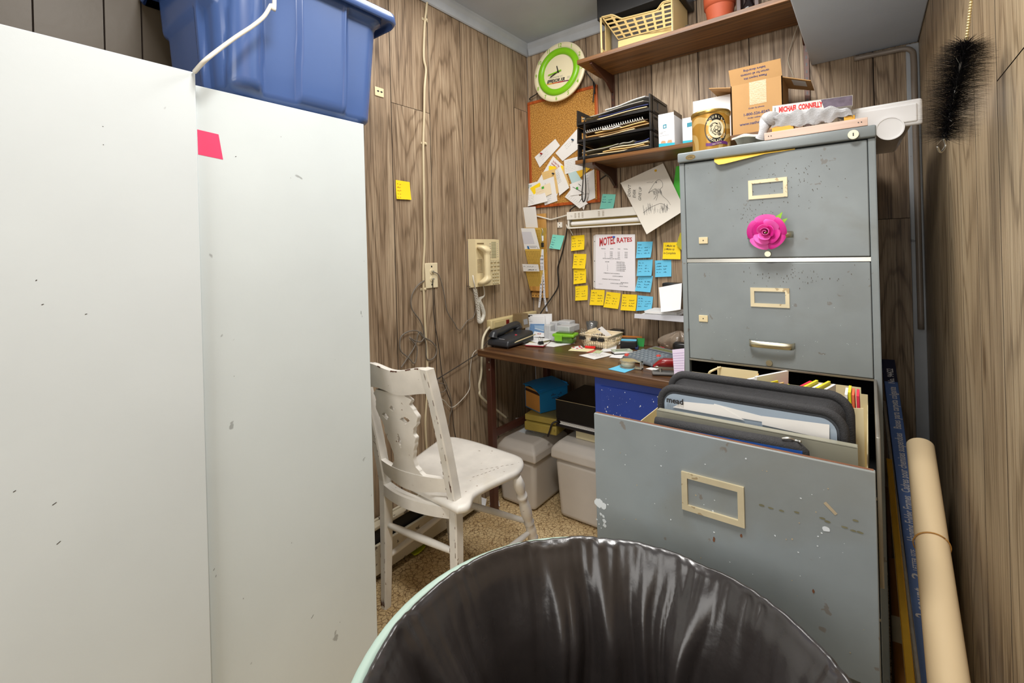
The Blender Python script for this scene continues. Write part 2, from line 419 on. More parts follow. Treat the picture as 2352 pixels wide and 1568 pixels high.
wf = MB(); wf.box((XL - 0.05, YF - 0.05, 0), (XR + 0.05, YF, ZC), FRONTPAINT); struct(wf.build('wall_front'))
# ------------------------------------------------------------------ painted mouldings, the soffit, the corner strip
def moulding(P, Q, into, name):
    mb = MB(); P = Vector(P); Q = Vector(Q); into = Vector(into)
    prof = [(0, 0), (0, -0.062), (0.006, -0.064), (0.012, -0.060), (0.016, -0.028), (0.026, -0.012), (0.030, 0)]
    V = [p + into * a + Vector((0, 0, b)) for p in (P, Q) for a, b in prof]; n = len(prof)
    mb.add(V, [(i, i + 1, n + i + 1, n + i) for i in range(n - 1)] + [tuple(range(n)), tuple(range(2 * n - 1, n - 1, -1))], TRIMPAINT)
    return struct(mb.build(name))
moulding((XL, YF, ZC), (XL, YB, ZC), (1, 0, 0), 'trim_1')
moulding((XL + 0.02, YB, ZC), (XR, YB, ZC), (0, -1, 0), 'trim_2')
t3 = MB(); t3.box((bk(2093, 600).x, YB - 0.012, 0.0), (XR, YB, 1.9), TRIMPAINT, 0.003); struct(t3.build('trim_3'))
so = MB(); zs = 1.21 + 0.694
so.box((-0.162, 0.95, zs), (XR - 0.001, YB - 0.001, ZC - 0.001), GREYPAINT, 0.004); struct(so.build('trim_4'))
# conduit that runs under the soffit and drops down the corner
cp = MB(); cx_ = XR - 0.016
cp.tube(catmull([(bk(1962, 122).x, YB - 0.013, zs - 0.014), (0.07, YB - 0.013, zs - 0.016), (0.112, YB - 0.016, zs - 0.018), (cx_ - 0.006, YB - 0.018, zs - 0.03), (cx_, YB - 0.02, zs - 0.06), (cx_, YB - 0.022, zs - 0.2), (cx_, YB - 0.024, 1.3), (cx_, YB - 0.024, 0.9)], 8), 0.009, mat('conduit_grey', (140, 128, 116), 0.35, var=0.1), 10)
tag(cp.build('conduit'), 'thin grey-brown conduit running under the grey soffit and down the right corner', 'conduit')
# ================================================================== LEFT: two tall white cabinets, tote
PANEL = worn('white_cabinet_paint', (210, 217, 219), (70, 66, 60), 0.42, 0.35, 4, thr=0.745, mott=.25)
PANELB = worn('cabinet_paint_bluish', (210, 218, 219), (60, 56, 50), 0.42, 0.45, 4, thr=0.735, mott=.3)
def cabinet(name_lbl, y0, y1, xf, ztop, pm, specks):
    r = thing('storage_cabinet', name_lbl, 'cabinet', ((XL + xf) / 2, (y0 + y1) / 2, 0), 'tall white cabinets')
    b = MB(); b.box((XL + 0.004, y0 + 0.006, 0.0), (xf - 0.021, y1 - 0.004, ztop - 0.003), pm, 0.002); b.build('body', r)
    d = MB(); d.box((xf - 0.019, y0, 0.03), (xf, y1, ztop), pm, 0.0015)
    dark = mat('scuff_dark', (72, 66, 60), 0.8, var=0)
    fn = lambda u, v, o=0.0004: Vector((xf + o, y0 + (y1 - y0) * u, ztop * v))
    rg = random.Random(len(name_lbl))
    for px, py, a, l in specks:
        p = atx(px, py, xf); u = (p.y - y0) / (y1 - y0); v = p.z / ztop
        d.stroke(dark, fn, (u, v), (u + .35 * l * math.cos(a), v + .35 * l * math.sin(a) * (y1 - y0) / ztop), 0.0008, 2.0)
    d.build('door', r); return r
yr = atx(835.4, 285, -1.15).y; yl = atx(448.5, 166.5, -1.13).y; zt1 = atx(448.5, 166.5, -1.13).z; zt2 = atx(835.4, 285, -1.15).z
cabinet('tall white painted cabinet nearest the camera, with a clean flat door', -0.50, yl, -1.13, zt1, PANEL,
        [(236, 291, 1.2, .004), (237, 333, 1.2, .004), (82, 645, 1.0, .008), (95, 700, .4, .01), (195, 722, .3, .01), (30, 1130, .5, .012), (130, 1250, .6, .02), (120, 1160, .5, .02)])
cabinet('tall white painted cabinet under the blue tote, with a pink square on its door', yl + 0.006, yr, -1.15, zt2, PANELB,
        [(537, 864, .8, .008), (386, 891, .3, .01), (669, 1247, .8, .012), (780, 1430, 1.2, .02), (490, 1310, 1.0, .03), (495, 1325, 1.2, .03), (558, 1375, .9, .014), (540, 360, .5, .02), (645, 315, 1.4, .014), (836, 600, 1.2, .01), (715, 1420, .8, .06)])
pk = MB(); PINK = mat('pink_tape', (233, 62, 108), 0.6, var=0.04)
fn = quad_fn(*[atx(x, y, -1.1496) for x, y in ((455, 354.5), (512.5, 366.5), (502, 308.5), (453, 297))], (1, 0, 0))
pk.slab(fn, 3, 3, 0.0004, PINK, False); tag(pk.build('pink_tape'), 'pink square of tape stuck on the white cabinet door beneath the tote', 'tape')

# blue storage tote on the right cabinet
TOTE = mat('blue_tote_plastic', (72, 98, 152), 0.24, var=0.05, scale=5, coat=0.3)
tz = zt2 + 0.001; th = 0.335
tr = thing('storage_tote', 'blue plastic storage tote with moulded ribs on top of the white cabinet', 'tote', (-1.33, 0.645, tz))
ya, yb = atx(517, 212, -1.165).y, atx(853, 284, -1.165).y; xb0, xb1 = -1.492, -1.163
rib = [atx(x, 150, -1.15).y for x in (528, 604, 684, 690, 784, 800)]
def tote_pt(u, v, inner=0.0):
    flare = 0.022 * v + 0.004; x0, x1, y0, y1 = xb0 - flare * 0.5 + inner, xb1 + flare - inner, ya - flare + inner, yb + flare - inner
    r = 0.045; hx, hy = (x1 - x0) / 2, (y1 - y0) / 2; cx, cy = (x0 + x1) / 2, (y0 + y1) / 2
    per = [2 * (hy - r), PI / 2 * r, 2 * (hx - r), PI / 2 * r] * 2; tot = sum(per); t = (u % 1.0) * tot; k = 0
    while t > per[k] and k < 7: t -= per[k]; k += 1
    if k == 0: p = Vector((cx + hx, cy - hy + r + t)); n = Vector((1, 0))
    elif k == 2: p = Vector((cx + hx - r - t, cy + hy)); n = Vector((0, 1))
    elif k == 4: p = Vector((cx - hx, cy + hy - r - t)); n = Vector((-1, 0))
    elif k == 6: p = Vector((cx - hx + r + t, cy - hy)); n = Vector((0, -1))
    else:
        a = {1: 0, 3: PI / 2, 5: PI, 7: 3 * PI / 2}[k] + t / r; n = Vector((math.cos(a), math.sin(a)))
        c = {1: (cx + hx - r, cy + hy - r), 3: (cx - hx + r, cy + hy - r), 5: (cx - hx + r, cy - hy + r), 7: (cx + hx - r, cy - hy + r)}[k]; p = Vector(c) + n * r
    d = 0.0
    if n.x > 0.5:
        y = p.y
        pil = smooth(rib[0] - .004, rib[0] + .004, y) * (1 - smooth(rib[1] - .004, rib[1] + .004, y))
        blk = smooth(rib[2] - .001, rib[2] + .002, y) * (1 - smooth(rib[4] - .002, rib[4] + .008, y))
        vb = 0.80 + 0.08 * smooth(rib[1], rib[2], y)
        band = smooth(vb - .015, vb + .015, v)
        q_ = (y - rib[0]) / (rib[1] - rib[0]); pil = max(0.0, 1 - (2 * q_ - 1) ** 2) ** .5 if 0 < q_ < 1 else 0.0
        rg_ = math.exp(-((y - (rib[4] + .003)) / .006) ** 2)
        d = max(0.026 * pil, 0.013 * blk, 0.020 * rg_, 0.018 * band)
    elif n.y < -0.5:
        d = 0.012 * max(smooth(0.62, 0.66, v) , smooth(-1.26, -1.255, p.x) * (1 - smooth(-1.235, -1.23, p.x)))
    p = p + n * d * (1 if not inner else 0) * smooth(0.0, 0.10, v)
    z = v * th; pull = 1 - smooth(0.0, 0.06, v); p = p - n * 0.02 * pull ** 2
    return Vector((p.x, p.y, tz + z))
tb = MB(); tb.grid(lambda u, v: tote_pt(u, v), 260, 40, TOTE, True, wrap=True)
tb.grid(lambda u, v: tote_pt(-u, v, 0.006), 120, 8, TOTE, True, wrap=True)
tb.add([tote_pt(i / 80, 0) for i in range(80)], [tuple(range(79, -1, -1))], TOTE)
tb.build('body', tr)
rm = MB()
prof = [(0.0, 1.0), (0.034, 1.0), (0.040, 0.985), (0.042, 0.93), (0.036, 0.90), (0.033, 0.93), (0.030, 0.965), (0.0, 0.965)]
def rim_pt(u, v):
    k = v * (len(prof) - 1); i = min(int(k), len(prof) - 2); t = k - i; o = prof[i][0] * (1 - t) + prof[i + 1][0] * t; vv = prof[i][1] * (1 - t) + prof[i + 1][1] * t
    p = tote_pt(u, 1.0); c = Vector(((xb0 + xb1) / 2, (ya + yb) / 2, 0)); q = tote_pt(u, 1.0, -o); q.z = tz + vv * th; q.x = max(q.x, XL + 0.003); return q
rm.grid(rim_pt, 160, 14, TOTE, True, wrap=True); rm.build('rim', tr)
for yy in (rib[5] + 0.01,):
    g = MB(); x0 = xb1 + 0.022; g.prism([(0, 0.30), (0.05, 0.33), (0.05, 0.335), (0, 0.335)], 0, 0.006, TOTE, Matrix.Translation((x0, yy, tz)) @ Matrix.Rotation(PI / 2, 4, 'X') @ Matrix.Scale(1, 4)); g.build('gusset', tr)
# white cable in front of the tote
WCAB = mat('white_cable', (226, 222, 210), 0.45, var=0.06)
cb = MB(); X = -1.078
pts = [atx(447, 165, -1.124), atx(470, 140, X), atx(505, 112, X), atx(545, 83, X), atx(580, 60, X), atx(606, 38, X), atx(622, 12, X), atx(630, -6, X), Vector((-1.10, atx(635, -30, X).y, 2.15)), Vector((-1.10, atx(635, -30, X).y, ZC - 0.001))]
cb.tube(catmull(pts, 8), 0.0045, WCAB, 10); tag(cb.build('cable'), 'white cable drooping across the front of the blue tote to the cabinet', 'cable')

# ================================================================== FILE CABINET
STEELP = worn('grey_cabinet_enamel', (137, 145, 147), (98, 78, 58), 0.38, 0.45, 7, stain=(112, 110, 98), thr=0.70)
STEELD = worn('open_drawer_enamel', (141, 149, 152), (110, 84, 58), 0.36, 0.45, 6, stain=(120, 112, 88), thr=0.69)
BRASSW = worn('worn_brass', (226, 212, 176), (150, 120, 76), 0.4, 0.6, 12, metal=0.35, thr=0.62)
NICKEL = mat('nickel', (196, 190, 166), 0.30, 0.85, var=0.12, scale=40)
CREAMM = mat('cream_enamel', (226, 212, 170), 0.45, var=0.03)
YC = 1.42; fx0, fx1 = -0.446, 0.019; fz = 1.21 + 0.196 * YC; dz = YC * 1.0
dx0, dx1 = aty(1578, 595, YC).x, aty(1999, 591, YC).x
Z1t, Z1b = 1.457, aty(1788, 591, YC).z; Z2t, Z2b = aty(1788, 603, YC).z, aty(1788, 845, YC).z
Z3t, Z3b = Z2b - 0.008, 0.590; Z4t, Z4b = 0.580, 0.296; Z5t, Z5b = 0.286, 0.012
YBk = 2.12
fc = thing('filing_cabinet', 'tall worn grey metal filing cabinet with its middle drawer pulled open', 'filing cabinet', ((fx0 + fx1) / 2, (YC + YBk) / 2, 0))
b = MB()
b.box((fx0, YC, 0.0), (fx0 + 0.0008, YBk, fz), STEELP); b.box((fx1 - 0.0008, YC, 0), (fx1, YBk, fz), STEELP)
b.box((fx0, YBk - 0.001, 0), (fx1, YBk, fz), STEELP); b.box((fx0, YC, 0.0), (fx1, YBk, 0.004), STEELP)
b.box((fx0, YC, 0.0), (dx0 - 0.001, YC + 0.022, Z1t + 0.002), STEELP, 0.002); b.box((dx1 + 0.001, YC, 0.0), (fx1, YC + 0.022, Z1t + 0.002), STEELP, 0.002)
for zt, zb in ((Z1b, Z2t), (Z2b, Z3t), (Z3b, Z4t), (Z4b, Z5t)):
    b.box((dx0 - 0.002, YC + 0.003, zb + 0.001), (dx1 + 0.002, YC + 0.05, zt - 0.001), STEEL, 0.001)
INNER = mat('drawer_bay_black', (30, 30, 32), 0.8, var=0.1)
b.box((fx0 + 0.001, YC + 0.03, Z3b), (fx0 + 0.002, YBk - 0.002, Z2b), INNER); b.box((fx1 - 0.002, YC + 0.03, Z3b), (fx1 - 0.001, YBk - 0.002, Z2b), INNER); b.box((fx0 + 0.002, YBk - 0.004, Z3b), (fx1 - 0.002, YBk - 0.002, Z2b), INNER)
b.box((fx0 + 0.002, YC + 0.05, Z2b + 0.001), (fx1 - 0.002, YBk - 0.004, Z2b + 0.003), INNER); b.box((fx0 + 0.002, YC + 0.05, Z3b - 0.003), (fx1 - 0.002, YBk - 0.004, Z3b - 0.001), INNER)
b.build('body', fc)
h = MB(); h.box((fx0 - 0.002, YC - 0.012, Z1t + 0.003), (fx1 + 0.002, YBk, fz), STEELP, 0.004); hd = h.build('top_cap', fc)
h = MB(); x = aty(1960, 310, YC - 0.012); h.cyl((x.x, YC - 0.011, x.z), (x.x, YC - 0.020, x.z), 0.012, 0.011, NICKEL, 20); h.box((x.x - .0012, YC - .0205, x.z - .004), (x.x + .0012, YC - .0198, x.z + .004), BLACKP); h.build('lock', hd)
h = MB(); x = aty(1586, 361, YC - 0.012)
V = [(0.014 * math.cos(i * PI / 12), 0.0075 * math.sin(i * PI / 12)) for i in range(24)]
PLT = Matrix.Translation((x.x, YC - 0.0118, x.z)) @ Matrix.Rotation(PI / 2, 4, 'X')
BRASS = mat('brass_plate', (150, 128, 84), 0.35, 0.7, var=0.1, scale=80)
h.prism(V, 0, 0.0012, BRASS, PLT); pf = lambda u, v: PLT @ Vector((u, v, 0.0014))
h.text('STEEL', INK, pf, 0.0045, 0, -0.0022, 1.0, 0.01, 'c'); h.line(INK, pf, [(0.012 * math.cos(i * PI / 12), 0.006 * math.sin(i * PI / 12)) for i in range(25)], 0.0006)
h.build('maker_plate', hd)
def holder(zc, xc, Y, parent, w=0.093, hh=0.052, t=0.0095):
    f = MB(); a, c = w / 2, hh / 2
    for (x0, z0, x1, z1) in ((-a, c - t, a, c), (-a, -c, a, -c + t), (-a, -c + t, -a + t, c - t), (a - t, -c + t, a, c - t)):
        f.box((xc + x0, Y - 0.004, zc + z0), (xc + x1, Y, zc + z1), BRASSW, 0.0)
    return f.build('label_holder', parent, label='pale brass label holder')
def handle(zc, xc, Y, parent, w=0.107):
    f = MB(); a = w / 2
    P = catmull([(xc - a, Y, zc), (xc - a + .002, Y - .016, zc), (xc - a + .014, Y - .024, zc), (xc, Y - .026, zc), (xc + a - .014, Y - .024, zc), (xc + a - .002, Y - .016, zc), (xc + a, Y, zc)], 6)
    n = len(P)
    V = []
    for p in P:
        for dzz, dy in ((-.008, 0), (-.0085, -.003), (.0085, -.003), (.008, 0)): V.append(p + Vector((0, dy, dzz)))
    F = [(i * 4 + j, i * 4 + (j + 1) % 4, i * 4 + 4 + (j + 1) % 4, i * 4 + 4 + j) for i in range(n - 1) for j in range(4)]
    f.add(V, F, NICKEL, True); return f.build('handle', parent, label='curved nickel pull')
def drawer(zt, zb, Y, parent, label=None, full=True, dm=None, lab=None, hnd=None, but=None, sq=None):
    f = MB(); f.box((dx0, Y, zb), (dx1, Y + 0.022, zt), dm or STEELP, 0.0022); rg = random.Random(int(zt * 1000))
    fn = lambda u, v, o=0.0003: Vector((u, Y - o, v)); CH = mat('enamel_chip', (84, 74, 62), 0.8, var=0.1); WH = mat('paint_fleck', (214, 220, 224), 0.7, var=0)
    return f, fn, CH, WH, rg
cxm = (dx0 + dx1) / 2
# top drawer
f, fn, CH, WH, rg = drawer(Z1t, Z1b, YC, fc)
for i in range(150):
    px, py = rg.gauss(1800, 62), rg.gauss(410, 38)
    if rg.random() < 0.35: px, py = rg.gauss(1740, 26), rg.gauss(495, 14)
    p = aty(px, py, YC); l = 0.001 + rg.random() * 0.0024
    if dx0 + .02 < p.x < dx1 - .02 and Z1b + .02 < p.z < Z1t - .02: f.stroke(CH, fn, (p.x, p.z), (p.x + l * .3, p.z - l), 0.0008 + rg.random() * .0008)
d1 = f.build('drawer', fc)
holder(aty(1763, 433, YC).z, aty(1763, 433, YC).x, YC, d1); handle(aty(1766, 540, YC - .02).z, aty(1766, 540, YC - .02).x, YC, d1)
def button(px, py, par):
    p = aty(px, py, YC); f = MB(); f.cyl((p.x, YC, p.z), (p.x, YC - 0.006, p.z), 0.0085, 0.0075, NICKEL, 20); f.build('latch_button', par)
def square(px, py, par):
    p = aty(px, py, YC); f = MB(); f.box((p.x - .0125, YC - .004, p.z - .0095), (p.x + .0125, YC, p.z + .0095), CREAM, 0.001); f.cyl((p.x, YC - .0038, p.z), (p.x, YC - .0044, p.z), .0017, .0017, BLACKP, 10); f.build('number_plate', par, label='small cream plate with one hole')
button(1764, 583, d1); square(1616, 552, d1)
f, fn, CH, WH, rg = drawer(Z2t, Z2b, YC, fc)
for i in range(60):
    p = aty(rg.gauss(1810, 65), rg.gauss(634, 14), YC); l = 0.001 + rg.random() * 0.004; f.stroke(CH, fn, (p.x, p.z), (p.x, p.z - l), 0.0007 + rg.random() * .0008)
for i in range(30):
    p = aty(rg.uniform(1600, 1980), rg.uniform(700, 830), YC); f.stroke(WH, fn, (p.x, p.z), (p.x + .001, p.z - .001), 0.0009)
d2 = f.build('drawer', fc)
holder(aty(1768, 683, YC).z, aty(1768, 683, YC).x, YC, d2); handle(aty(1770, 792, YC - .02).z, aty(1770, 792, YC - .02).x, YC, d2); button(1767, 833, d2); square(1616, 731, d2)
# open drawer
YD = 0.806; ZDt = aty(1690, 1017, YD).z
f = MB(); ex0, ex1 = aty(1363.8, 950, YD).x, aty(2011, 1085, YD).x
f.box((ex0, YD, Z3b), (ex1, YD + 0.010, ZDt), STEELD, 0.0015)
RUST = mat('rust_edge', (112, 70, 44), 0.8, var=0.2, scale=80)
f.box((ex0 + .002, YD + 0.004, ZDt - .0015), (ex1 - .002, YD + 0.0095, ZDt + 0.0003), RUST)
_k = [0]
def fn(u, v, o=0.0003): return Vector((u, YD - o - .0000025 * _k[0], v))
rg = random.Random(5)
WH = mat('paint_fleck', (214, 220, 224), 0.7, var=0); OLV = mat('olive_smear', (116, 112, 84), 0.7, var=0.2, scale=60); TAN = mat('tan_scrape', (176, 160, 132), 0.7, var=0.1)
def splat(px, py, r, m, n=9, sx=1.0, ang=0.0):
    _k[0] += 1
    p = aty(px, py, YD); k = r
    f.poly(m, fn, [(p.x + k * (0.7 + .5 * rg.random()) * sx * math.cos(a + ang), p.z + k * (0.7 + .5 * rg.random()) * math.sin(a)) for a in [2 * PI * i / n for i in range(n)]])
for px, py, r in ((1376, 1156, .009), (1386, 1160, .007), (1372, 1150, .006), (1380, 1180, .003), (1388, 1196, .004), (1389, 1206, .004), (1386, 1185, .003), (1396, 1158, .0016), (1376, 1203, .0015), (1381, 1212, .0012), (1392, 1145, .001), (1371, 1192, .002)): splat(px, py, r, WH)
for i in range(70):
    px, py = rg.uniform(1380, 2000), rg.uniform(1010, 1520)
    if py > 965 + (px - 1364) * .21 + 12: splat(px, py, .0004 + rg.random() * .0011, WH if rg.random() < .7 else TAN, 6)
splat(1898, 1214, .0042, WH, 9, 1.4)
for a, bb in (((1894, 1153), (1921, 1181)),): f.stroke(TAN, fn, (aty(*a, YD).x, aty(*a, YD).z), (aty(*bb, YD).x, aty(*bb, YD).z), .0045)
for px, py in ((1750, 1160), (1770, 1166), (1795, 1172), (1890, 1190), (1900, 1197), (1940, 1210), (1960, 1218), (1965, 1195), (1975, 1222), (1830, 1176)): splat(px, py, .0016, OLV, 7, 2.6)
for px, py in ((1640, 1240), (1703, 1230), (1640, 1236), (1868, 1357)): splat(px, py, .003, RUST, 8, .6)
d3 = f.build('drawer', fc, label='drawer pulled far open')
s = MB()   # cream tray of the open drawer
bz = Z3b + 0.015
for xx in (ex0 + 0.010, ex1 - 0.0115): s.box((xx, YD + 0.010, bz), (xx + 0.0015, 1.40, ZDt - 0.075), CREAMM)
s.box((ex0 + .01, YD + .010, bz), (ex1 - .01, 1.40, bz + .0015), CREAMM); s.box((ex0 + .01, 1.3985, bz), (ex1 - .01, 1.40, ZDt - .05), CREAMM)
s.build('tray', d3, label='cream metal drawer tray')
p = aty(1636, 1143, YD); a_, c_ = aty(1565, 1122, YD), aty(1708, 1162, YD)
holder(p.z, p.x, YD, d3, abs(c_.x - a_.x), aty(1636, 1098, YD).z - aty(1636, 1187, YD).z, 0.0095)
# the cabinet's slide at the right of the open bay
s = MB(); s.box((fx1 - .016, 1.0, Z3b + .03), (fx1 - .010, 1.43, aty(1992, 960, 1.1).z), mat('slide_steel', (150, 146, 136), 0.4, 0.6, var=.1), .001); s.build('slide', fc)
for zt, zb in ((Z4t, Z4b), (Z5t, Z5b)):
    f, fn, CH, WH, rg = drawer(zt, zb, YC, fc); dd = f.build('drawer', fc); zc = (zt + zb) / 2
    holder(zc + .06, cxm, YC, dd); handle(zc - .06, cxm, YC, dd)

# ================================================================== DESK
DESKTOP = None
def wood_top(name, dark, mid, light, sc=1.0, rough=0.3, axis=0):
    M = bpy.data.materials.new(name); M.use_nodes = True; N = M.node_tree; b = N.nodes['Principled BSDF']; L = N.links.new
    tc = nd(N, 'ShaderNodeTexCoord'); mp = nd(N, 'ShaderNodeMapping'); L(tc.outputs['Object'], mp.inputs[0])
    s = [60 * sc] * 3; s[axis] = 2.2 * sc; mp.inputs['Scale'].default_value = s
    n = nd(N, 'ShaderNodeTexNoise'); n.inputs['Scale'].default_value = 1; n.inputs['Detail'].default_value = 6; n.inputs['Distortion'].default_value = 0.6; L(mp.outputs[0], n.inputs['Vector'])
    r = ramp(N, [(0.30, dark), (0.5, mid), (0.72, light)]); L(n.outputs['Fac'], r.inputs[0]); L(r.outputs[0], b.inputs['Base Color'])
    b.inputs['Roughness'].default_value = rough; return M
DESKW = wood_top('desk_walnut_laminate', (58, 36, 22), (92, 62, 38), (122, 88, 56))
SHELFW = wood_top('shelf_walnut', (74, 46, 20), (114, 74, 34), (148, 100, 50), 1.0, 0.4)
BROWNM = mat('brown_enamel', (78, 44, 34), 0.35, var=0.08, scale=30)
zd = 0.757
PL = atz(1096, 803, zd); PR = atz(1549, 878, zd); ddir = (PR - PL); ddir.z = 0; ddir.normalize(); dn = Vector((-ddir.y, ddir.x, 0))
drot = math.atan2(ddir.y, ddir.x); DL = (PR - PL).length + 0.03; DD = 0.515
DT = Matrix.Translation((PL.x, PL.y, 0)) @ Matrix.Rotation(drot, 4, 'Z')
dk = thing('desk', 'brown wood-top desk with brown metal legs in the back corner', 'desk', (PL.x, PL.y, 0), rot=drot)
t = MB(); t.box((0, 0, zd - .030), (DL, DD, zd), DESKW, 0.003); t.build('desktop', dk, local=True)
for lx, lyy in ((0.025, 0.03), (0.025, DD - .05)):
    l = MB(); l.box((lx, lyy, 0.0), (lx + .030, lyy + .030, zd - .031), BROWNM, 0.002)
    if lyy < .1 and lx < .1:
        for zz in (.70, .665): l.cyl((lx + .022, lyy, zz), (lx + .022, lyy - .003, zz), .0045, .004, STEEL, 10)
    l.build('leg', dk, local=True)
t = MB(); zb_ = 0.345
t.box((0.029, 0.058, zb_), (0.051, DD - .048, zb_ + .03), BROWNM, .002); t.build('side_rail', dk, local=True)
t = MB(); t.box((0.056, DD - .045, zd - .075), (.42, DD - .025, zd - .031), BROWNM, .002); t.build('back_rail', dk, local=True)
# blue pedestal cabinet under the desk's right end
BLUEM = worn('blue_cabinet_enamel', (34, 62, 150), (214, 222, 236), 0.35, 0.0, 8)
yB = 1.60; bx0 = aty(1366, 900, yB).x; bx1 = fx0 - 0.03; bzt = zd - 0.033
bc = thing('pedestal_cabinet', 'blue metal cabinet under the right end of the desk', 'cabinet', ((bx0 + bx1) / 2, 1.8, 0))
b = MB(); b.box((bx0, yB, 0.0), (bx1, 2.02, bzt), BLUEM, 0.003); b.build('body', bc)
b = MB(); q0 = aty(1380, 885, yB); b.box((q0.x, yB - .004, 0.05), (bx1 - .015, yB - .0005, q0.z), BLUEM, .001)
fnb = lambda u, v, o=0.0003: Vector((u, yB - .004 - o, v)); rg = random.Random(3); FLK = mat('paint_fleck_white', (226, 230, 236), 0.7, var=0)
for i in range(75):
    px, py = rg.uniform(1384, 1530), rg.uniform(884, 970)
    if rg.random() < .35: px = rg.gauss(1395, 7)
    p = aty(px, py, yB - .004)
    if q0.x + .004 < p.x < bx1 - .02 and p.z < q0.z - .004:
        r0 = .0004 + rg.random() ** 3 * .0022; b.poly(FLK, fnb, [(p.x + r0 * math.cos(a), p.z + r0 * 1.3 * math.sin(a)) for a in [i * PI / 3 for i in range(6)]])
b.build('door', bc)

# ================================================================== CHAIR
CHW = worn('chipped_white_chair_paint', (226, 222, 214), (112, 74, 44), 0.42, 0.8, 10, stain=(206, 198, 180), thr=0.715)
A = atz(887, 1392, 0); Bf = Vector((-1.035, A.y + 0.028, 0))
ch = thing('wooden_chair', 'white painted wooden chair with chipped paint and a carved back splat', 'chair', ((A.x + Bf.x) / 2, A.y + .18, 0))
SZ = 0.425
topR = atx(978, 846, -1.045); lean = ((Bf.y + .012) - topR.y) / (topR.z - SZ); ZT = topR.z
def post_pt(foot, z):
    if z < SZ: y = foot.y + 0.012 * math.sin(min(1, z / SZ) * PI / 2)
    else: y = foot.y + .012 - lean * (z - SZ) * (0.72 + 0.28 * (z - SZ) / (ZT - SZ))
    return Vector((foot.x - 0.012 * (1 if foot is Bf else -1) * max(0, (z - SZ)) , y, z))
def post(foot, name='rear_leg'):
    p = MB(); V = []; n = 16
    for i in range(n + 1):
        z = ZT * i / n; c = post_pt(foot, z); w = 0.0165 * (0.82 + .18 * min(1, z / .3)) * (1 - .12 * max(0, z - .45)); d = 0.0175 * (0.8 + .2 * min(1, z / .3))
        ch_ = .004
        for sx, sy in ((-w + ch_, -d), (w - ch_, -d), (w, -d + ch_), (w, d - ch_), (w - ch_, d), (-w + ch_, d), (-w, d - ch_), (-w, -d + ch_)): V.append(c + Vector((sx, sy, 0)))
    F = [(i * 8 + j, i * 8 + (j + 1) % 8, i * 8 + 8 + (j + 1) % 8, i * 8 + 8 + j) for i in range(n) for j in range(8)] + [tuple(range(7, -1, -1)), tuple(range(n * 8, n * 8 + 8))]
    p.add(V, F, CHW)
    if foot is Bf:
        WORN = mat('bare_wood_patch', (86, 48, 28), .7, var=.2, scale=90); rg = random.Random(2)
        def pf(u, v, o=.0006): c = post_pt(foot, v); return c + Vector((u * .03, -.0175 - o, 0)) if abs(u) < .5 else c
        for zc, k, uu in ((.50, .02, .30), (.49, .012, .36), (ZT - .02, .012, .1), (.33, .004, .3), (.16, .004, .1), (.62, .005, .1), (.71, .004, 0)):
            p.poly(WORN, pf, [(max(-.45, min(.45, uu + .32 * k * 20 * (.6 + .6 * rg.random()) * math.cos(a) * .5)), zc + k * (.6 + .6 * rg.random()) * math.sin(a)) for a in [i * PI / 5 for i in range(10)]])
    return p.build(name, ch)
post(A); post(Bf)
def back_pt(s, z, o=0.0):
    p = post_pt(A, z) * (1 - s) + post_pt(Bf, z) * s; k = 4 * s * (1 - s)
    return p + Vector((0, -0.030 * k - o, 0))
def rail(name, ztop, zbot, s0=0.03, s1=0.97, th=0.018, n=24):
    r = MB()
    def ring(i):
        s = s0 + (s1 - s0) * i / n; a, b = zbot(s), ztop(s)
        return [back_pt(s, a, th / 2), back_pt(s, b, th / 2), back_pt(s, b, -th / 2), back_pt(s, a, -th / 2)]
    V = [p for i in range(n + 1) for p in ring(i)]
    F = [(i * 4 + j, i * 4 + 4 + j, i * 4 + 4 + (j + 1) % 4, i * 4 + (j + 1) % 4) for i in range(n) for j in range(4)] + [(0, 1, 2, 3), tuple(range(n * 4 + 3, n * 4 - 1, -1))]
    r.add(V, F, CHW); return r.build(name, ch)
CRH = 0.078
WPT = mat('bare_wood_patch', (86, 48, 28), .7, var=.2, scale=90)
crest = rail('crest_rail', lambda s: ZT - .012 + .014 * math.cos((s - .35) * 5.2) ** 2, lambda s: ZT - .012 - CRH + .012 * math.cos((s - .35) * 5.2) ** 2)
wp = MB(); rg = random.Random(12); ctop = lambda s_: ZT - .012 + .014 * math.cos((s_ - .35) * 5.2) ** 2
for s0_, s1_, off_ in ((.10, .20, .0085), (.22, .27, .0088), (.30, .34, -.004), (.45, .49, .0088), (.62, .70, .0086), (.80, .86, .0088), (.90, .94, .0085)):
    k_ = 6; wd0 = .0022
    for q_ in range(k_):
        a0, a1 = s0_ + (s1_ - s0_) * q_ / k_, s0_ + (s1_ - s0_) * (q_ + 1) / k_; w0_, w1_ = wd0 * (.4 + rg.random()), wd0 * (.4 + rg.random())
        wp.add([back_pt(a0, ctop(a0) + .0006, off_ - w0_), back_pt(a1, ctop(a1) + .0006, off_ - w1_), back_pt(a1, ctop(a1) + .0006, off_), back_pt(a0, ctop(a0) + .0006, off_)], [(0, 1, 2, 3)], WPT)
        wp.add([back_pt(a0, ctop(a0) + .0006, .0096), back_pt(a1, ctop(a1) + .0006, .0096), back_pt(a1, ctop(a1) - w1_ * 1.5, .0096), back_pt(a0, ctop(a0) - w0_ * 1.5, .0096)], [(3, 2, 1, 0)], WPT)
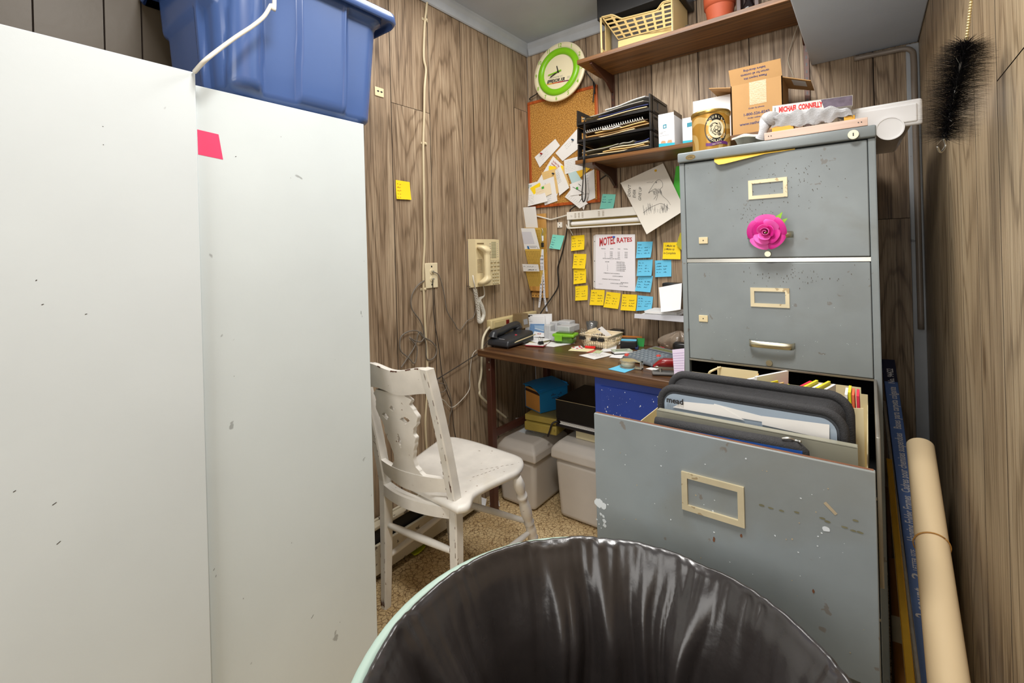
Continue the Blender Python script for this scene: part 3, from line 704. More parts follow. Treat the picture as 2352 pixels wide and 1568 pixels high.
for ft_, n_ in ((A, 16), (Bf, 30)):
    for q_ in range(n_):
        z_ = rg.uniform(.02, ZT - .03); l_ = rg.uniform(.004, .016); sx_ = rg.choice((-1, 1)); c_ = post_pt(ft_, z_); c2_ = post_pt(ft_, min(ZT, z_ + l_)); w_ = .0165 * (0.82 + .18 * min(1, z_ / .3)) * (1 - .12 * max(0, z_ - .45)) - .0042; d_ = .0175 * (0.8 + .2 * min(1, z_ / .3)) + .0006
        wp.add([c_ + Vector((sx_ * w_ - .0011, -d_, 0)), c_ + Vector((sx_ * w_ + .0011, -d_, 0)), c2_ + Vector((sx_ * w_ + .0008, -d_, 0)), c2_ + Vector((sx_ * w_ - .0008, -d_, 0))], [(0, 1, 2, 3)], WPT)
for ft_ in (A,):
    for q_ in range(9): z_ = .004 + .02 * rg.random(); c_ = post_pt(ft_, z_); x_ = rg.uniform(-.011, .009); wp.add([c_ + Vector((x_, -.0152, 0)), c_ + Vector((x_ + .004, -.0152, 0)), c_ + Vector((x_ + .002, -.0152, .012 + .01 * rg.random()))], [(0, 1, 2)], WPT)
wp.build('paint_chips', ch, label='bare brown wood where the paint has chipped')
zlr = aty(1005, 1100, Bf.y - .03).z
rail('lower_rail', lambda s: zlr, lambda s: zlr - .045 - .016 * math.sin(PI * s) ** 2 * (1 if s < .82 else .4))
rail('seat_rail', lambda s: SZ + .0, lambda s: SZ - .035, .03, .97, .03)
# splat: fiddle outline with four pierced eyes
def splat_poly():
    L = [(0.50, 0.40), (0.36, 0.30), (0.24, 0.21), (0.30, 0.185), (0.20, .16), (.13, .11), (.16, .06), (.25, .015), (.22, -.02), (.26, -.10), (.30, -.18), (.26, -.235), (.20, -.29)]
    return L
zc0, zc1 = ZT - .012 - CRH + .004, zlr - .004
prof_v = [0.0, .07, .12, .18, .26, .34, .42, .48, .52, .60, .70, .80, .88, .94, 1.0]
prof_w = [.20, .27, .24, .27, .30, .275, .22, .205, .225, .20, .165, .14, .15, .19, .235]
sp = MB()
def spl_pt(q, v, o):
    z = zc0 + (zc1 - zc0) * v; k = v * 14
    i = 0
    while i < 13 and v > prof_v[i + 1]: i += 1
    t = (v - prof_v[i]) / (prof_v[i + 1] - prof_v[i]); t = t * t * (3 - 2 * t); wv = prof_w[i] * (1 - t) + prof_w[i + 1] * t
    return back_pt(0.50 + wv * q, z, o)
EYES = [(0.0, .20, .07, .045), (-.5, .32, .12, .05), (.5, .32, .12, .05), (0.0, .60, .07, .10)]
def in_eye(q, v):
    for (a, b, rw, rh) in EYES:
        if abs(q - a) / (rw * 2) + abs(v - b) / rh < 1: return True
    return False
NQ, NV = 44, 90
for side, o in ((0, .007), (1, -.007)):
    V = [spl_pt(-1 + 2 * i / NQ, j / NV, o) for j in range(NV + 1) for i in range(NQ + 1)]
    F = []
    for j in range(NV):
        for i in range(NQ):
            if in_eye(-1 + 2 * (i + .5) / NQ, (j + .5) / NV): continue
            q = (j * (NQ + 1) + i, j * (NQ + 1) + i + 1, (j + 1) * (NQ + 1) + i + 1, (j + 1) * (NQ + 1) + i)
            F.append(q if not side else q[::-1])
    sp.add(V, F, CHW)
for j in range(NV):
    for q0 in (-1, 1): sp.add([spl_pt(q0, j / NV, .007), spl_pt(q0, (j + 1) / NV, .007), spl_pt(q0, (j + 1) / NV, -.007), spl_pt(q0, j / NV, -.007)], [(0, 1, 2, 3)], CHW)
for j in range(NV):
    for i in range(NQ):
        if not in_eye(-1 + 2 * (i + .5) / NQ, (j + .5) / NV): continue
        for di, dj, c in ((-1, 0, ((i, j), (i, j + 1))), (1, 0, ((i + 1, j), (i + 1, j + 1))), (0, -1, ((i, j), (i + 1, j))), (0, 1, ((i, j + 1), (i + 1, j + 1)))):
            if not in_eye(-1 + 2 * (i + di + .5) / NQ, (j + dj + .5) / NV):
                (a, b), (c2, d) = c; sp.add([spl_pt(-1 + 2 * a / NQ, b / NV, .007), spl_pt(-1 + 2 * c2 / NQ, d / NV, .007), spl_pt(-1 + 2 * c2 / NQ, d / NV, -.007), spl_pt(-1 + 2 * a / NQ, b / NV, -.007)], [(0, 1, 2, 3)], CHW)
sp.build('back_splat', ch)
# saddle seat
seat_px = [(1050, 1168), (1078, 1160), (1090, 1134), (1122, 1114), (1160, 1096), (1192, 1080), (1203, 1062), (1194, 1048), (1150, 1032), (1090, 1013), (1045, 1003), (1018, 1004)]
SO = [atz(x, y, SZ + .022) for x, y in seat_px]
SO += [Vector((A.x - .07, A.y + .33, 0)), Vector((A.x - .035, A.y + .20, 0)), Vector((A.x - .005, A.y + .10, 0)), Vector((A.x - .012, A.y + .045, 0)), Vector((A.x + .02, A.y + .022, 0))]
SO = [Vector((max(p.x, XL + .07), p.y, 0)) for p in SO]
SO2 = catmull(SO + [SO[0]], 6)[:-1]; cS = sum(SO2, Vector()) / len(SO2); n = len(SO2)
st = MB()
def seat_z(p): d = (p - (cS + Vector((0, .02, 0)))); return SZ + .026 - .012 * math.exp(-(d.x ** 2 + d.y ** 2) / .018)
rings = []
for k, (f_, dzv) in enumerate(((0.25, None), (0.5, None), (0.75, None), (0.93, None), (0.985, -.004), (1.0, -.013), (0.99, -.022), (0.95, -.028), (.3, -.028))):
    ring = []
    for p in SO2:
        q = cS + (p - cS) * f_; z = seat_z(q) if dzv is None else SZ + .026 + dzv; ring.append(Vector((q.x, q.y, z)))
    rings.append(ring)
V = [p for r in rings for p in r] + [Vector((cS.x, cS.y, seat_z(cS)))]
F = [(k * n + i, k * n + (i + 1) % n, (k + 1) * n + (i + 1) % n, (k + 1) * n + i) for k in range(len(rings) - 1) for i in range(n)]
F = [f[::-1] for f in F] + [(len(V) - 1, i, (i + 1) % n) for i in range(n)]
F += [tuple((len(rings) - 1) * n + i for i in range(n))]
st.add(V, F, CHW, True)
BW = mat('bare_wood_line', (96, 60, 40), .7, var=.2, scale=90); fnS = lambda u, v, o=.0006: Vector((u, v, seat_z(Vector((u, v, 0))) + o))
for a, b_ in (((1103, 1073), (1185, 1064)), ((1085, 1092), (1150, 1070))):
    pa, pb = atz(*a, SZ + .026), atz(*b_, SZ + .026)
    for k in range(7):
        u = k / 7; st.stroke(BW, fnS, tuple((pa + (pb - pa) * u)[:2]), tuple((pa + (pb - pa) * (u + .07))[:2]), .0012)
st.build('seat', ch)
# turned front legs
P1 = atz(1187, 1094, SZ - .006); P2 = atz(1226, 1240, 0.105); dd = (P2 - P1) / (P1.z - P2.z); F0 = P1 + dd * P1.z; F0.z = 0
def turned(P, Q):
    l = MB(); d = (Q - P); L_ = d.length; Rm = d.normalized().to_track_quat('Z', 'Y').to_matrix().to_4x4(); Rm.translation = P
    pr = [(0, 0), (.014, 0), (.019, .06), (.021, .10), (.017, .155), (.014, .19), (.0195, .2), (.0205, .215), (.0195, .23), (.014, .24), (.0165, .27), (.0205, .34), (.0215, .40), (.019, .46), (.014, .50), (.0205, .52), (.014, .54), (.018, .58), (.0195, .64), (.0155, .70), (.020, .715), (.0155, .73), (.0165, .8), (.014, .9), (.0115, .985), (.0, 1.0)]
    l.lathe([(r, z * L_) for r, z in pr], CHW, 20, Rm); return l.build('front_leg', ch)
turned(P1, F0)
PL1 = Vector((A.x - .03, P1.y + .03, P1.z)); FL0 = Vector((max(XL + .03, PL1.x - .03), PL1.y + .04, 0)); turned(PL1, FL0)
def bar(P, Q, r0=.009, bul=.003): l = MB(); l.tube([P + (Q - P) * (i / 14) for i in range(15)], lambda t: r0 + bul * math.sin(PI * t), CHW, 10); return l.build('stretcher', ch)
za = aty(893, 1212, A.y).z; zr = za
bar(post_pt(A, za) + Vector((.01, 0, 0)), post_pt(Bf, zr) + Vector((-.01, 0, 0)))
zs1 = 0.165; bar(post_pt(Bf, zs1) + Vector((0, .01, 0)), P1 + dd * (P1.z - zs1 + .01)); 
dl = (FL0 - PL1) / PL1.z; bar(post_pt(A, zs1) + Vector((0, .01, 0)), PL1 + dl * (PL1.z - zs1 + .01))
zs2 = .20; bar(P1 + dd * (P1.z - zs2), PL1 + dl * (PL1.z - zs2))

# ================================================================== BASEBOARD HEATER, COOLERS
HTR = worn('heater_cream_paint', (206, 196, 172), (78, 66, 54), .5, .8, 6, stain=(170, 156, 128), thr=.66)
ht = thing('baseboard_heater', 'dirty cream baseboard heater along the left wall behind the chair', 'heater', (XL + .03, 1.35, 0))
h0, h1 = 0.86, 1.60; x1 = XL + .058
h = MB(); h.box((XL + .002, h0, .0), (XL + .012, h1, .205), HTR, .002); h.box((XL + .012, h0, .185), (x1 - .012, h1, .200), HTR, .004); h.build('back_panel', ht)
h = MB(); h.box((x1 - .012, h0, .028), (x1, h1, .138), HTR, .003); h.build('front_cover', ht)
h = MB(); h.box((XL + .012, h0 + .002, .02), (x1 - .02, h1 - .002, .18), mat('heater_dark', (26, 24, 22), .7, var=.1)); h.build('fin_core', ht)
h = MB(); h.box((XL + .002, h1, 0), (x1 + .002, h1 + .02, .205), HTR, .003); h.build('end_cap', ht)
COOL = mat('beige_cooler_plastic', (204, 197, 188), 0.5, var=.03, bump=.15, bscale=400)
def cooler(pbl, pbr, py_top, depth, label, lift=0.0, tilt=0.0, wmax=None):
    bl = atz(*pbl, 0.0); br = atz(*pbr, 0.0); Y = bl.y; x0, x1 = bl.x, br.x if wmax is None else bl.x + wmax
    zt = aty(pbl[0], py_top, Y).z; r = thing('cooler', label, 'cooler', ((x0 + x1) / 2, Y + depth / 2, 0), 'beige coolers under the desk')
    lidh = .075; zb = zt - lidh
    b = MB(); t = .012
    def lo(z, ins): return [(x0 + ins, Y + ins), (x1 - ins, Y + ins), (x1 - ins, Y + depth - ins), (x0 + ins, Y + depth - ins)]
    bm = bmesh.new(); vs = [bm.verts.new((x, y, 0.004)) for x, y in lo(0, .022)] + [bm.verts.new((x, y, zb - .004)) for x, y in lo(0, .010)]
    for f_ in ((3, 2, 1, 0), (4, 5, 6, 7), (0, 1, 5, 4), (1, 2, 6, 5), (2, 3, 7, 6), (3, 0, 4, 7)): bm.faces.new([vs[i] for i in f_])
    bmesh.ops.bevel(bm, geom=bm.edges[:], offset=.022, segments=4, profile=.5, affect='EDGES'); b.bm(bm, COOL, True); b.build('body', r)
    bm = bmesh.new(); vs = [bm.verts.new((x, y, zb)) for x, y in lo(0, -.004)] + [bm.verts.new((x, y, zb + .045)) for x, y in lo(0, -.002)] + [bm.verts.new((x, y, zt)) for x, y in lo(0, .028)]
    for f_ in ((3, 2, 1, 0), (0, 1, 5, 4), (1, 2, 6, 5), (2, 3, 7, 6), (3, 0, 4, 7), (4, 5, 9, 8), (5, 6, 10, 9), (6, 7, 11, 10), (7, 4, 8, 11), (8, 9, 10, 11)): bm.faces.new([vs[i] for i in f_])
    bmesh.ops.bevel(bm, geom=bm.edges[:], offset=.010, segments=3, profile=.5, affect='EDGES')
    Tm = Matrix.Translation((x0, Y, zb)) @ Matrix.Rotation(tilt, 4, 'Y') @ Matrix.Translation((-x0, -Y, -zb)) if tilt else None
    b = MB(); b.bm(bm, COOL, True, Tm); b.build('lid', r)
    return x0, x1, Y, zt
CX1 = cooler((1136, 1150), (1236, 1184), 1003, .30, 'beige cooler beside the desk leg, left of the two under the desk')
CX2 = cooler((1270, 1188), (1362, 1222), 1013, .30, 'beige cooler next to the open drawer, right of the two under the desk', wmax=.30)

# ================================================================== WASTE BIN with black liner
BIN = mat('pale_green_bin_plastic', (168, 190, 178), .45, var=.04)
BAG = mat('black_liner_film', (46, 42, 41), .25, var=.12, scale=30, bump=.45, bscale=34, spec=.7)
bcx, bcy, bR, bZ = -0.242, 0.464, 0.274, 0.72
wb = thing('waste_bin', 'pale green round waste bin with a black bag in front of the open drawer', 'waste bin', (bcx, bcy, 0))
b = MB(); T = Matrix.Translation((bcx, bcy, 0))
b.tube([Vector((bcx + (bR + .004 + .009 * math.sin(PI * k / 40)) * math.cos(math.radians(100 + 4.2 * k)), bcy + (bR + .004 + .009 * math.sin(PI * k / 40)) * math.sin(math.radians(100 + 4.2 * k)), .708)) for k in range(41)], .009, BIN, 10)
b.lathe([(0, .004), (.205, .004), (.215, .02), (.258, .66), (bR - .002, .700), (bR + .001, .712), (bR - .002, .716), (bR - .005, .712), (bR - .004, .70), (.255, .66), (.212, .03), (0, .02)], BIN, 72, T); b.build('bin_body', wb)
rg = random.Random(11)
K = [(rg.uniform(0, 2 * PI), n_, a_) for n_, a_ in ((7, .9), (11, 1.0), (17, .7), (26, .35), (41, .18))]
def fold(th):
    th = th + .10 * math.sin(3 * th + 1) + .05 * math.sin(8 * th)
    return sum(a * (1 - abs(math.sin(n_ * th / 2 + p)) ** .8 * 2) for p, n_, a in K) / 2.2
KF = [(rg.uniform(0, 2 * PI), rg.randint(50, 110), rg.uniform(.4, 1)) for _ in range(5)]
def fine(th, t): return sum(a * math.sin(n_ * th + p + 6 * t * (1 if n_ % 2 else -1)) for p, n_, a in KF) / 3
def bag_pt(u, v):
    th = 2 * PI * u
    if v < .16:   # outside skirt up to the rim
        t = v / .16; r = bR + .006 - .004 * t + .004 * fold(th) * (1 - t); z = bZ - .055 * (1 - t) + .002 * fine(th, 0) * (1 - t); return Vector((bcx + r * math.cos(th), bcy + r * math.sin(th), z))
    if v < .24:
        t = (v - .16) / .08; a = PI * t; return Vector((bcx + (bR - .003 + .005 * math.cos(a)) * math.cos(th), bcy + (bR - .003 + .005 * math.cos(a)) * math.sin(th), bZ + .006 * math.sin(a) + .0007 * fine(th, 0) + .0025 * fold(th)))
    t = (v - .24) / .76; d = t ** 1.3
    r = bR - .008 - .125 * d + .0016 * fine(th, t) * math.exp(-9 * t) + (.003 + .050 * smooth(0, .30, t)) * (fold(th + .10 * math.sin(3 * th) * t + .03 * math.sin(5 * th + 14 * t)) - 1) * .5 * (1 - .5 * t) - .008 * smooth(0, .08, t)
    if t > .9: r *= 1 - (t - .9) * 9.8
    return Vector((bcx + r * math.cos(th), bcy + r * math.sin(th), bZ - .60 * d ** .9))
b = MB(); b.grid(lambda u, v: bag_pt(1 - u, v), 420, 70, BAG, True, wrap=True); b.build('liner', wb, label='black plastic bag liner')
# ================================================================== LEFT WALL
YEL = mat('yellow_sticky_paper', (250, 214, 20), 0.75, var=.015)
BLU = mat('blue_sticky_paper', (104, 196, 232), 0.75, var=.015)
TEAL = mat('teal_sticky_paper', (128, 214, 196), 0.75, var=.015)
NOTEINK = mat('note_ink', (96, 86, 40), 0.8, var=0); NOTEINKB = mat('note_ink_blue', (40, 92, 116), 0.8, var=0)
def note(fn, m, rows, seed, ink, cat_label, group, name='sticky_note', words=None, two=True):
    mb = MB(); mb.slab(fn, 3, 5, .0005, m, True); rg = random.Random(seed); v = .78
    f2 = lambda u, v: fn(u, v, .0005)
    if words:
        for tx, u, vv, h in words: mb.text(tx, INK, f2, h, u, vv, .8, .012, slant=.15, maxw=.96 - u)
    else:
        for k in range(rows):
            mb.scrib(ink, f2, .08, .30 + .12 * rg.random(), v, .075, .022, 1.0, seed * 31 + k)
            if two and k: mb.scrib(ink, f2, .52, .72 + .2 * rg.random(), v, .08, .022, 1.0, seed * 57 + k)
            v -= .175
    return tag(mb.build(name), cat_label, 'sticky note', group)
fn = quad_fn(*[lf(x, y, .002) for x, y in ((909, 457), (943, 459), (941, 418), (909, 413))], (1, 0, 0), .006)
note(fn, YEL, 5, 5, mat('orange_pencil', (190, 120, 20), .8, var=0), 'yellow sticky note alone on the left panelled wall above the chair', None, two=False)
# cable stapled to the left wall
CABC = mat('ivory_cable', (206, 190, 156), .5, var=.08)
wc = thing('wall_cable', 'ivory cable clipped up the left wall from floor to ceiling', 'cable', lf(975, 800, 0))
b = MB(); pts = [(985, -40), (981, 0), (978, 30), (975, 60), (973, 130), (978, 160), (975, 200), (974, 260), (972, 330), (973, 420), (974, 480), (975, 560), (972, 620), (974, 700), (977, 760), (981, 830), (981, 900), (977, 960), (978, 1000), (982, 1060)]
b.tube(catmull([lf(x, y, .006) for x, y in pts], 5), .0052, CABC, 8); b.build('cable', wc)
for x, y in ((975, 46), (973, 330), (972, 664)):
    p = lf(x, y, 0); c = MB(); c.box((XL, p.y - .017, p.z - .005), (XL + .003, p.y + .017, p.z + .005), CABC, .001); c.cyl((XL + .006, p.y - .006, p.z), (XL + .006, p.y + .006, p.z), .007, .007, CABC, 10)
    for s_ in (-.012, .012): c.cyl((XL + .003, p.y + s_, p.z), (XL + .0045, p.y + s_, p.z), .0025, .002, STEEL, 8)
    c.build('cable_clip', wc)
p = lf(862, 208, 0); c = MB(); c.box((XL, p.y - .004, p.z - .02), (XL + .004, p.y + .038, p.z + .016), CREAM, .002)
for s_ in (.010, .026): c.prism([(0, -.006), (.004, 0), (0, .006), (-.004, 0)], 0, .0008, BLACKP, Matrix.Translation((XL + .004, p.y + s_, p.z)) @ Matrix.Rotation(PI / 2, 4, 'Y'))
tag(c.build('wall_bracket'), 'small ivory plate with two dark holes on the left wall beside the tote', 'wall plate')
# jack plate with two thin leads
op = thing('jack_plate', 'ivory wall plate with two plugs in it on the left wall', 'wall plate', lf(990, 632, 0))
a, d = lf(976, 663, 0), lf(1003, 603, 0); IVORY = mat('ivory_plastic', (226, 212, 178), .4, var=.03)
b = MB(); b.box((XL, a.y, a.z), (XL + .006, d.y, d.z), IVORY, .003)
for f_ in (.14, .86): zz = a.z + (d.z - a.z) * f_; b.cyl((XL + .006, (a.y + d.y) / 2, zz), (XL + .0066, (a.y + d.y) / 2, zz), .004, .004, BLACKP, 12)
b.build('plate', op)
for f_ in (.36, .66):
    zz = a.z + (d.z - a.z) * f_; b = MB(); b.cyl((XL + .005, (a.y + d.y) / 2, zz), (XL + .009, (a.y + d.y) / 2, zz), .012, .011, IVORY, 16); b.cyl((XL + .009, (a.y + d.y) / 2, zz), (XL + .018, (a.y + d.y) / 2, zz), .005, .004, STEEL, 10); b.build('plug', op)
WIRE = mat('grey_wire', (112, 104, 94), .5, var=.1); WIREL = mat('pale_wire', (186, 180, 168), .4, var=.1); DWIRE = mat('dark_wire', (52, 46, 42), .5, var=.1)
def wire(pts, r, m, label, off=.012, name='wire', smoothn=6):
    P = [lf(x, y, o[0] if o else off) for x, y, *o in pts]; b = MB(); b.tube(catmull(P, smoothn), r, m, 6); return tag(b.build(name), label, 'wire', 'loose wires on the left wall')
Z8 = lambda x, y: (840 + x * .2807, 560 + y * .2807)
wire([Z8(*p) for p in ((548, 228), (600, 260), (640, 400), (665, 545), (720, 640), (768, 705), (830, 630), (880, 600), (900, 520), (885, 400), (850, 345))], .0022, WIRE, 'thin grey wire running from the wall plate to under the phone')
wire([Z8(*p) for p in ((480, 300), (420, 345), (375, 430), (378, 530), (440, 620), (470, 690), (478, 760), (450, 800), (400, 790), (360, 768), (420, 850), (400, 975), (350, 930), (285, 870), (285, 770), (340, 720), (420, 712), (470, 760), (540, 800), (580, 860), (560, 930), (500, 940), (490, 800), (440, 720), (400, 840), (330, 950), (290, 1010))], .0028, WIRE, 'grey wire tangled in loops on the wall above the chair back', .014)
wire([Z8(*p) for p in ((548, 298), (552, 420), (560, 600), (600, 860), (620, 1040), (640, 1150), (700, 1310), (720, 1500), (740, 1600))], .0018, DWIRE, 'thin dark wire hanging straight down from the wall plate', .010)
wire([Z8(*p) for p in ((905, 868), (870, 920), (850, 1080), (850, 1180), (800, 1260), (705, 1338), (640, 1280), (590, 1265), (560, 1300))], .0020, WIREL, 'pale wire curving down from the desk corner below the phone', .016)
wire([(860, 910), (925, 907), (985, 880), Z8(560, 1120), Z8(740, 1010), Z8(850, 940), Z8(925, 890), Z8(975, 820, ), Z8(1000, 790)], .0022, DWIRE, 'dark wire stretched behind the chair back up to the desk', .020)
wire([Z8(*p) for p in ((570, 1130), (650, 1150), (655, 1190), (620, 1215), (580, 1190), (590, 1130), (630, 1090), (690, 1230), (705, 1338), (690, 1400), (680, 1480), (640, 1530))], .0018, WIRE, 'small grey wire coil low on the wall right of the chair', .018)
# phone on the left wall
ph = thing('wall_phone', 'cream push-button telephone on the left wall with a coiled cord', 'telephone', lf(1115, 600, 0))
XF = XL + .050; y0, y1 = atx(1093, 600, XF).y, atx(1150, 600, XF).y; z0, z1 = atx(1095, 661, XF).z, atx(1093, 548, XF).z
PLATE = mat('phone_mount', (128, 112, 98), .6, var=.05); b = MB(); q = lf(1075, 657, 0); b.box((XL, q.y, q.z), (XL + .006, y1 - .02, z1 - .01), PLATE, .001); b.build('wall_mount', ph)
b = MB(); b.hexa([(XL + .006, y0 - .004, z0), (XL + .006, y1 + .004, z0), (XL + .006, y1 + .004, z1), (XL + .006, y0 - .004, z1), (XF, y0, z0 + .004), (XF - .008, y1, z0 + .004), (XF - .008, y1, z1 - .004), (XF, y0, z1 - .004)], CREAM)
yw = y1 - y0; zh = z1 - z0
def pf(u, v, o=.0008): return Vector((XF + o - .008 * u, y0 + yw * u, z0 + .004 + (zh - .008) * v))
DKC = mat('phone_recess', (128, 108, 74), .6, var=0); KEYC = mat('phone_key', (206, 194, 158), .4, var=.03); LCDC = mat('phone_label_strip', (180, 172, 136), .4, var=.1)
b.poly(DKC, pf, [(.06, .93), (.34, .93), (.34, .90), (.06, .90)]); 
for i in range(11): b.line(DKC, pf, [(.05, .30 + .027 * i), (.26, .30 + .027 * i)], .009, 1.6)
b.poly(LCDC, pf, [(.66, .60), (.86, .60), (.86, .95), (.66, .95)])
for i in range(6): b.line(DKC, pf, [(.66, .60 + .07 * i), (.86, .60 + .07 * i)], .004, 1.6)
for i in range(7):
    for uu in (.57, .60, .90): b.line(GREYINK, pf, [(uu, .62 + .048 * i), (uu + .04, .62 + .048 * i)], .01, 1.6)
b.build('body', ph)
kb = MB()
def key(u, v, su, sv): 
    P = [pf(u + a * su, v + c * sv, .0) for a, c in ((-1, -1), (1, -1), (1, 1), (-1, 1))]; kb.hexa(P + [pf(u + a * su * .8, v + c * sv * .8, .005) for a, c in ((-1, -1), (1, -1), (1, 1), (-1, 1))], KEYC)
    kb.add([pf(u + a * su * 1.12, v + c * sv * 1.12, .0004) for a, c in ((-1, -1), (1, -1), (1, 1), (-1, 1))], [(0, 1, 2, 3)], DKC)
for r in range(3):
    for c in range(3): key(.64 + c * .145, .52 - r * .085, .05, .025)
for r in range(4):
    for c in range(3): key(.70 + c * .10, .265 - r * .072, .035, .022)
kb.build('keypad', ph, label='grey-cream push buttons')
hb = MB(); hu = .13
def hs(t):
    v = .05 + .82 * t; e = 1 - abs(2 * t - 1); rise = .022 + .020 * smooth(0, .35, e); return pf(hu + .10 * smooth(0, .4, e) * .6, v, rise)
P = [hs(i / 24) for i in range(25)]
Vv = []; nn = 14
for i, p_ in enumerate(P):
    t = i / 24; e = 1 - abs(2 * t - 1); wy = .026 - .010 * smooth(.15, .45, e); wx = .024 - .012 * smooth(.15, .45, e)
    if i in (0, 24): wy *= .7; wx *= .7
    for k in range(nn): a_ = 2 * PI * k / nn; ca, sa = math.cos(a_), math.sin(a_); Vv.append(p_ + Vector((wx * math.copysign(abs(ca) ** .6, ca), wy * math.copysign(abs(sa) ** .6, sa), 0)))
hb.add(Vv, [(i * nn + k, i * nn + (k + 1) % nn, (i + 1) * nn + (k + 1) % nn, (i + 1) * nn + k) for i in range(24) for k in range(nn)] + [tuple(range(nn - 1, -1, -1)), tuple(range(24 * nn, 25 * nn))], CREAM, True)
hb.build('handset', ph)
# coiled cord: a helix along a hanging loop
WC = mat('white_coil_cord', (232, 228, 216), .4, var=.03)
ctr = catmull([atx(1091, 662, XF - .02), atx(1095, 690, XF - .025), atx(1099, 720, XF - .03), atx(1101, 738, XF - .03), atx(1107, 735, XF - .03), atx(1111, 722, XF - .03), atx(1107, 705, XF - .025), atx(1101, 688, XF - .02), atx(1112, 679, XF - .015), atx(1112, 664, XF - .012), atx(1110, 655, XF)], 30)
hx = []; tot = len(ctr)
for i, p_ in enumerate(ctr):
    t = i / (tot - 1); d_ = (ctr[min(i + 1, tot - 1)] - ctr[max(i - 1, 0)]).normalized(); a_ = d_.orthogonal().normalized(); b_ = d_.cross(a_)
    if i == 0: ref = a_
    ref = (ref - d_ * ref.dot(d_)).normalized(); r_ = .0085 if t < .70 else .0085 * max(0.1, 1 - (t - .70) * 9)
    for k in range(3): ph_ = (i * 3 + k) * .62; hx.append(p_ + (ref * math.cos(ph_) + d_.cross(ref) * math.sin(ph_)) * r_)
b = MB(); b.tube(hx, .0021, WC, 5); b.build('coiled_cord', ph, label='white coiled handset cord')
b = MB(); b.tube(catmull([atx(1087, 640, XF - .01), atx(1086, 633, XF), atx(1089, 650, XF + .002), atx(1092, 664, XF - .012)], 6), .003, WC, 6); b.build('line_cord', ph)
# power strip along the left wall
ps = thing('power_strip', 'long beige power strip on the left wall above the desk', 'power strip', lf(1160, 740, 0)); PSB = mat('power_strip_beige', (214, 196, 146), .45, var=.04)
e0, e1 = lf(1127, 747, .03), lf(1211, 727, .03); zz0 = atx(1127, 758, XL + .036).z; zz1 = atx(1127, 736, XL + .036).z
b = MB(); b.box((XL + .001, e0.y, zz0), (XL + .036, YB - .02, zz1), PSB, .005); b.box((XL + .036, e0.y + .02, zz0 + .006), (XL + .0385, e0.y + .10, zz1 - .012), mat('strip_panel', (204, 186, 136), .4, var=.03), .001)
for k in range(4): yy = e0.y + .2 + k * .09; b.box((XL + .0362, yy, zz0 + .012), (XL + .037, yy + .03, zz1 - .014), DKC)
b.build('housing', ps)
b = MB(); b.box((XL + .036, e0.y + .115, zz0 + .010), (XL + .043, e0.y + .135, zz1 - .012), mat('switch_red', (110, 26, 22), .3, var=.05), .002); b.build('switch', ps, label='dark red rocker switch')
b = MB(); b.tube(catmull([(XL + .02, e0.y + .004, zz0 + .012), atx(1116, 762, XL + .03), atx(1109, 780, XL + .035), atx(1107, 812, XL + .04), atx(1106, 850, XL + .04), atx(1104, 868, XL + .04), atx(1101, 882, XL + .04), atx(1102, 896, XL + .04), atx(1108, 914, XL + .04), (XL + .04, 1.85, .36)], 8), .006, mat('cream_cord', (216, 206, 178), .4, var=.04), 10); b.build('cord', ps)
b = MB(); q = e0.y + .165; b.hexa([(XL + .040, q, zz0 - .012), (XL + .105, q, zz0 - .012), (XL + .105, q + .06, zz0 - .012), (XL + .040, q + .06, zz0 - .012), (XL + .040, q + .004, zz1 + .012), (XL + .098, q + .004, zz1 + .012), (XL + .098, q + .056, zz1 + .012), (XL + .040, q + .056, zz1 + .012)], mat('bronze_adapter', (134, 114, 82), .35, .2, var=.04))
fa = lambda u, v, o=.0006: Vector((XL + .1005 + .004 * (1 - v), q + .012 + .036 * u, zz0 + .005 + .03 * v + 0)); b.poly(GREYINK, fa, [(0, 0), (1, 0), (1, .9), (0, .9)])
tag(b.build('power_adapter'), 'bronze-coloured plug-in power adapter on the beige power strip', 'adapter')
b = MB(); qy = q + .09
for k in range(2): b.box((XL + .037, qy + k * .04, zz0 + .008), (XL + .062, qy + .026 + k * .04, zz1 - .012), BLACKP, .004)
tag(b.build('plug'), 'black plugs side by side in the beige power strip behind the adapter', 'plug')

# ================================================================== BACK WALL
SHELFED = SHELFW
def shelf(name, label, zt, x0, x1, dpt=.25, th=.019):
    r = thing(name, label, 'shelf', ((x0 + x1) / 2, YB - dpt / 2, zt - th), 'wooden wall shelves'); b = MB(); b.box((x0, YB - dpt, zt - th), (x1, YB - .0108, zt), SHELFW, .001); b.build('board', r); return r
ZU = aty(1376.5, 122.4, YB - .25).z; ZL = aty(1400, 356, YB - .25).z
xu0 = aty(1325, 146, YB - .25).x; xl0 = aty(1321, 371, YB - .25).x; xe = -.172
su = shelf('wall_shelf', 'upper dark wooden shelf below the ceiling, with the cream crate and flowerpot', ZU, xu0, xe)
sl = shelf('wall_shelf', 'lower dark wooden shelf behind the filing cabinet, with the black letter tray', ZL, xl0, xe)
BRK = mat('bracket_brown', (74, 40, 24), .4, .2, var=.08)
xs1 = bk(1410, 250).x; xs2 = bk(1855, 220).x
for sh, zt in ((su, ZU - .0195), (sl, ZL - .0195)):
    for xs in (xs1, xs2 - .004):
        b = MB(); b.prism([(0, 0), (-.225, 0), (-.225, -.010), (-.06, -.05), (-.01, -.085), (0, -.085)], -.006, .006, BRK, Matrix.Translation((xs, YB - .010, zt)) @ Matrix(((0, 0, 1, 0), (1, 0, 0, 0), (0, 1, 0, 0), (0, 0, 0, 1)))); b.build('bracket', sh)
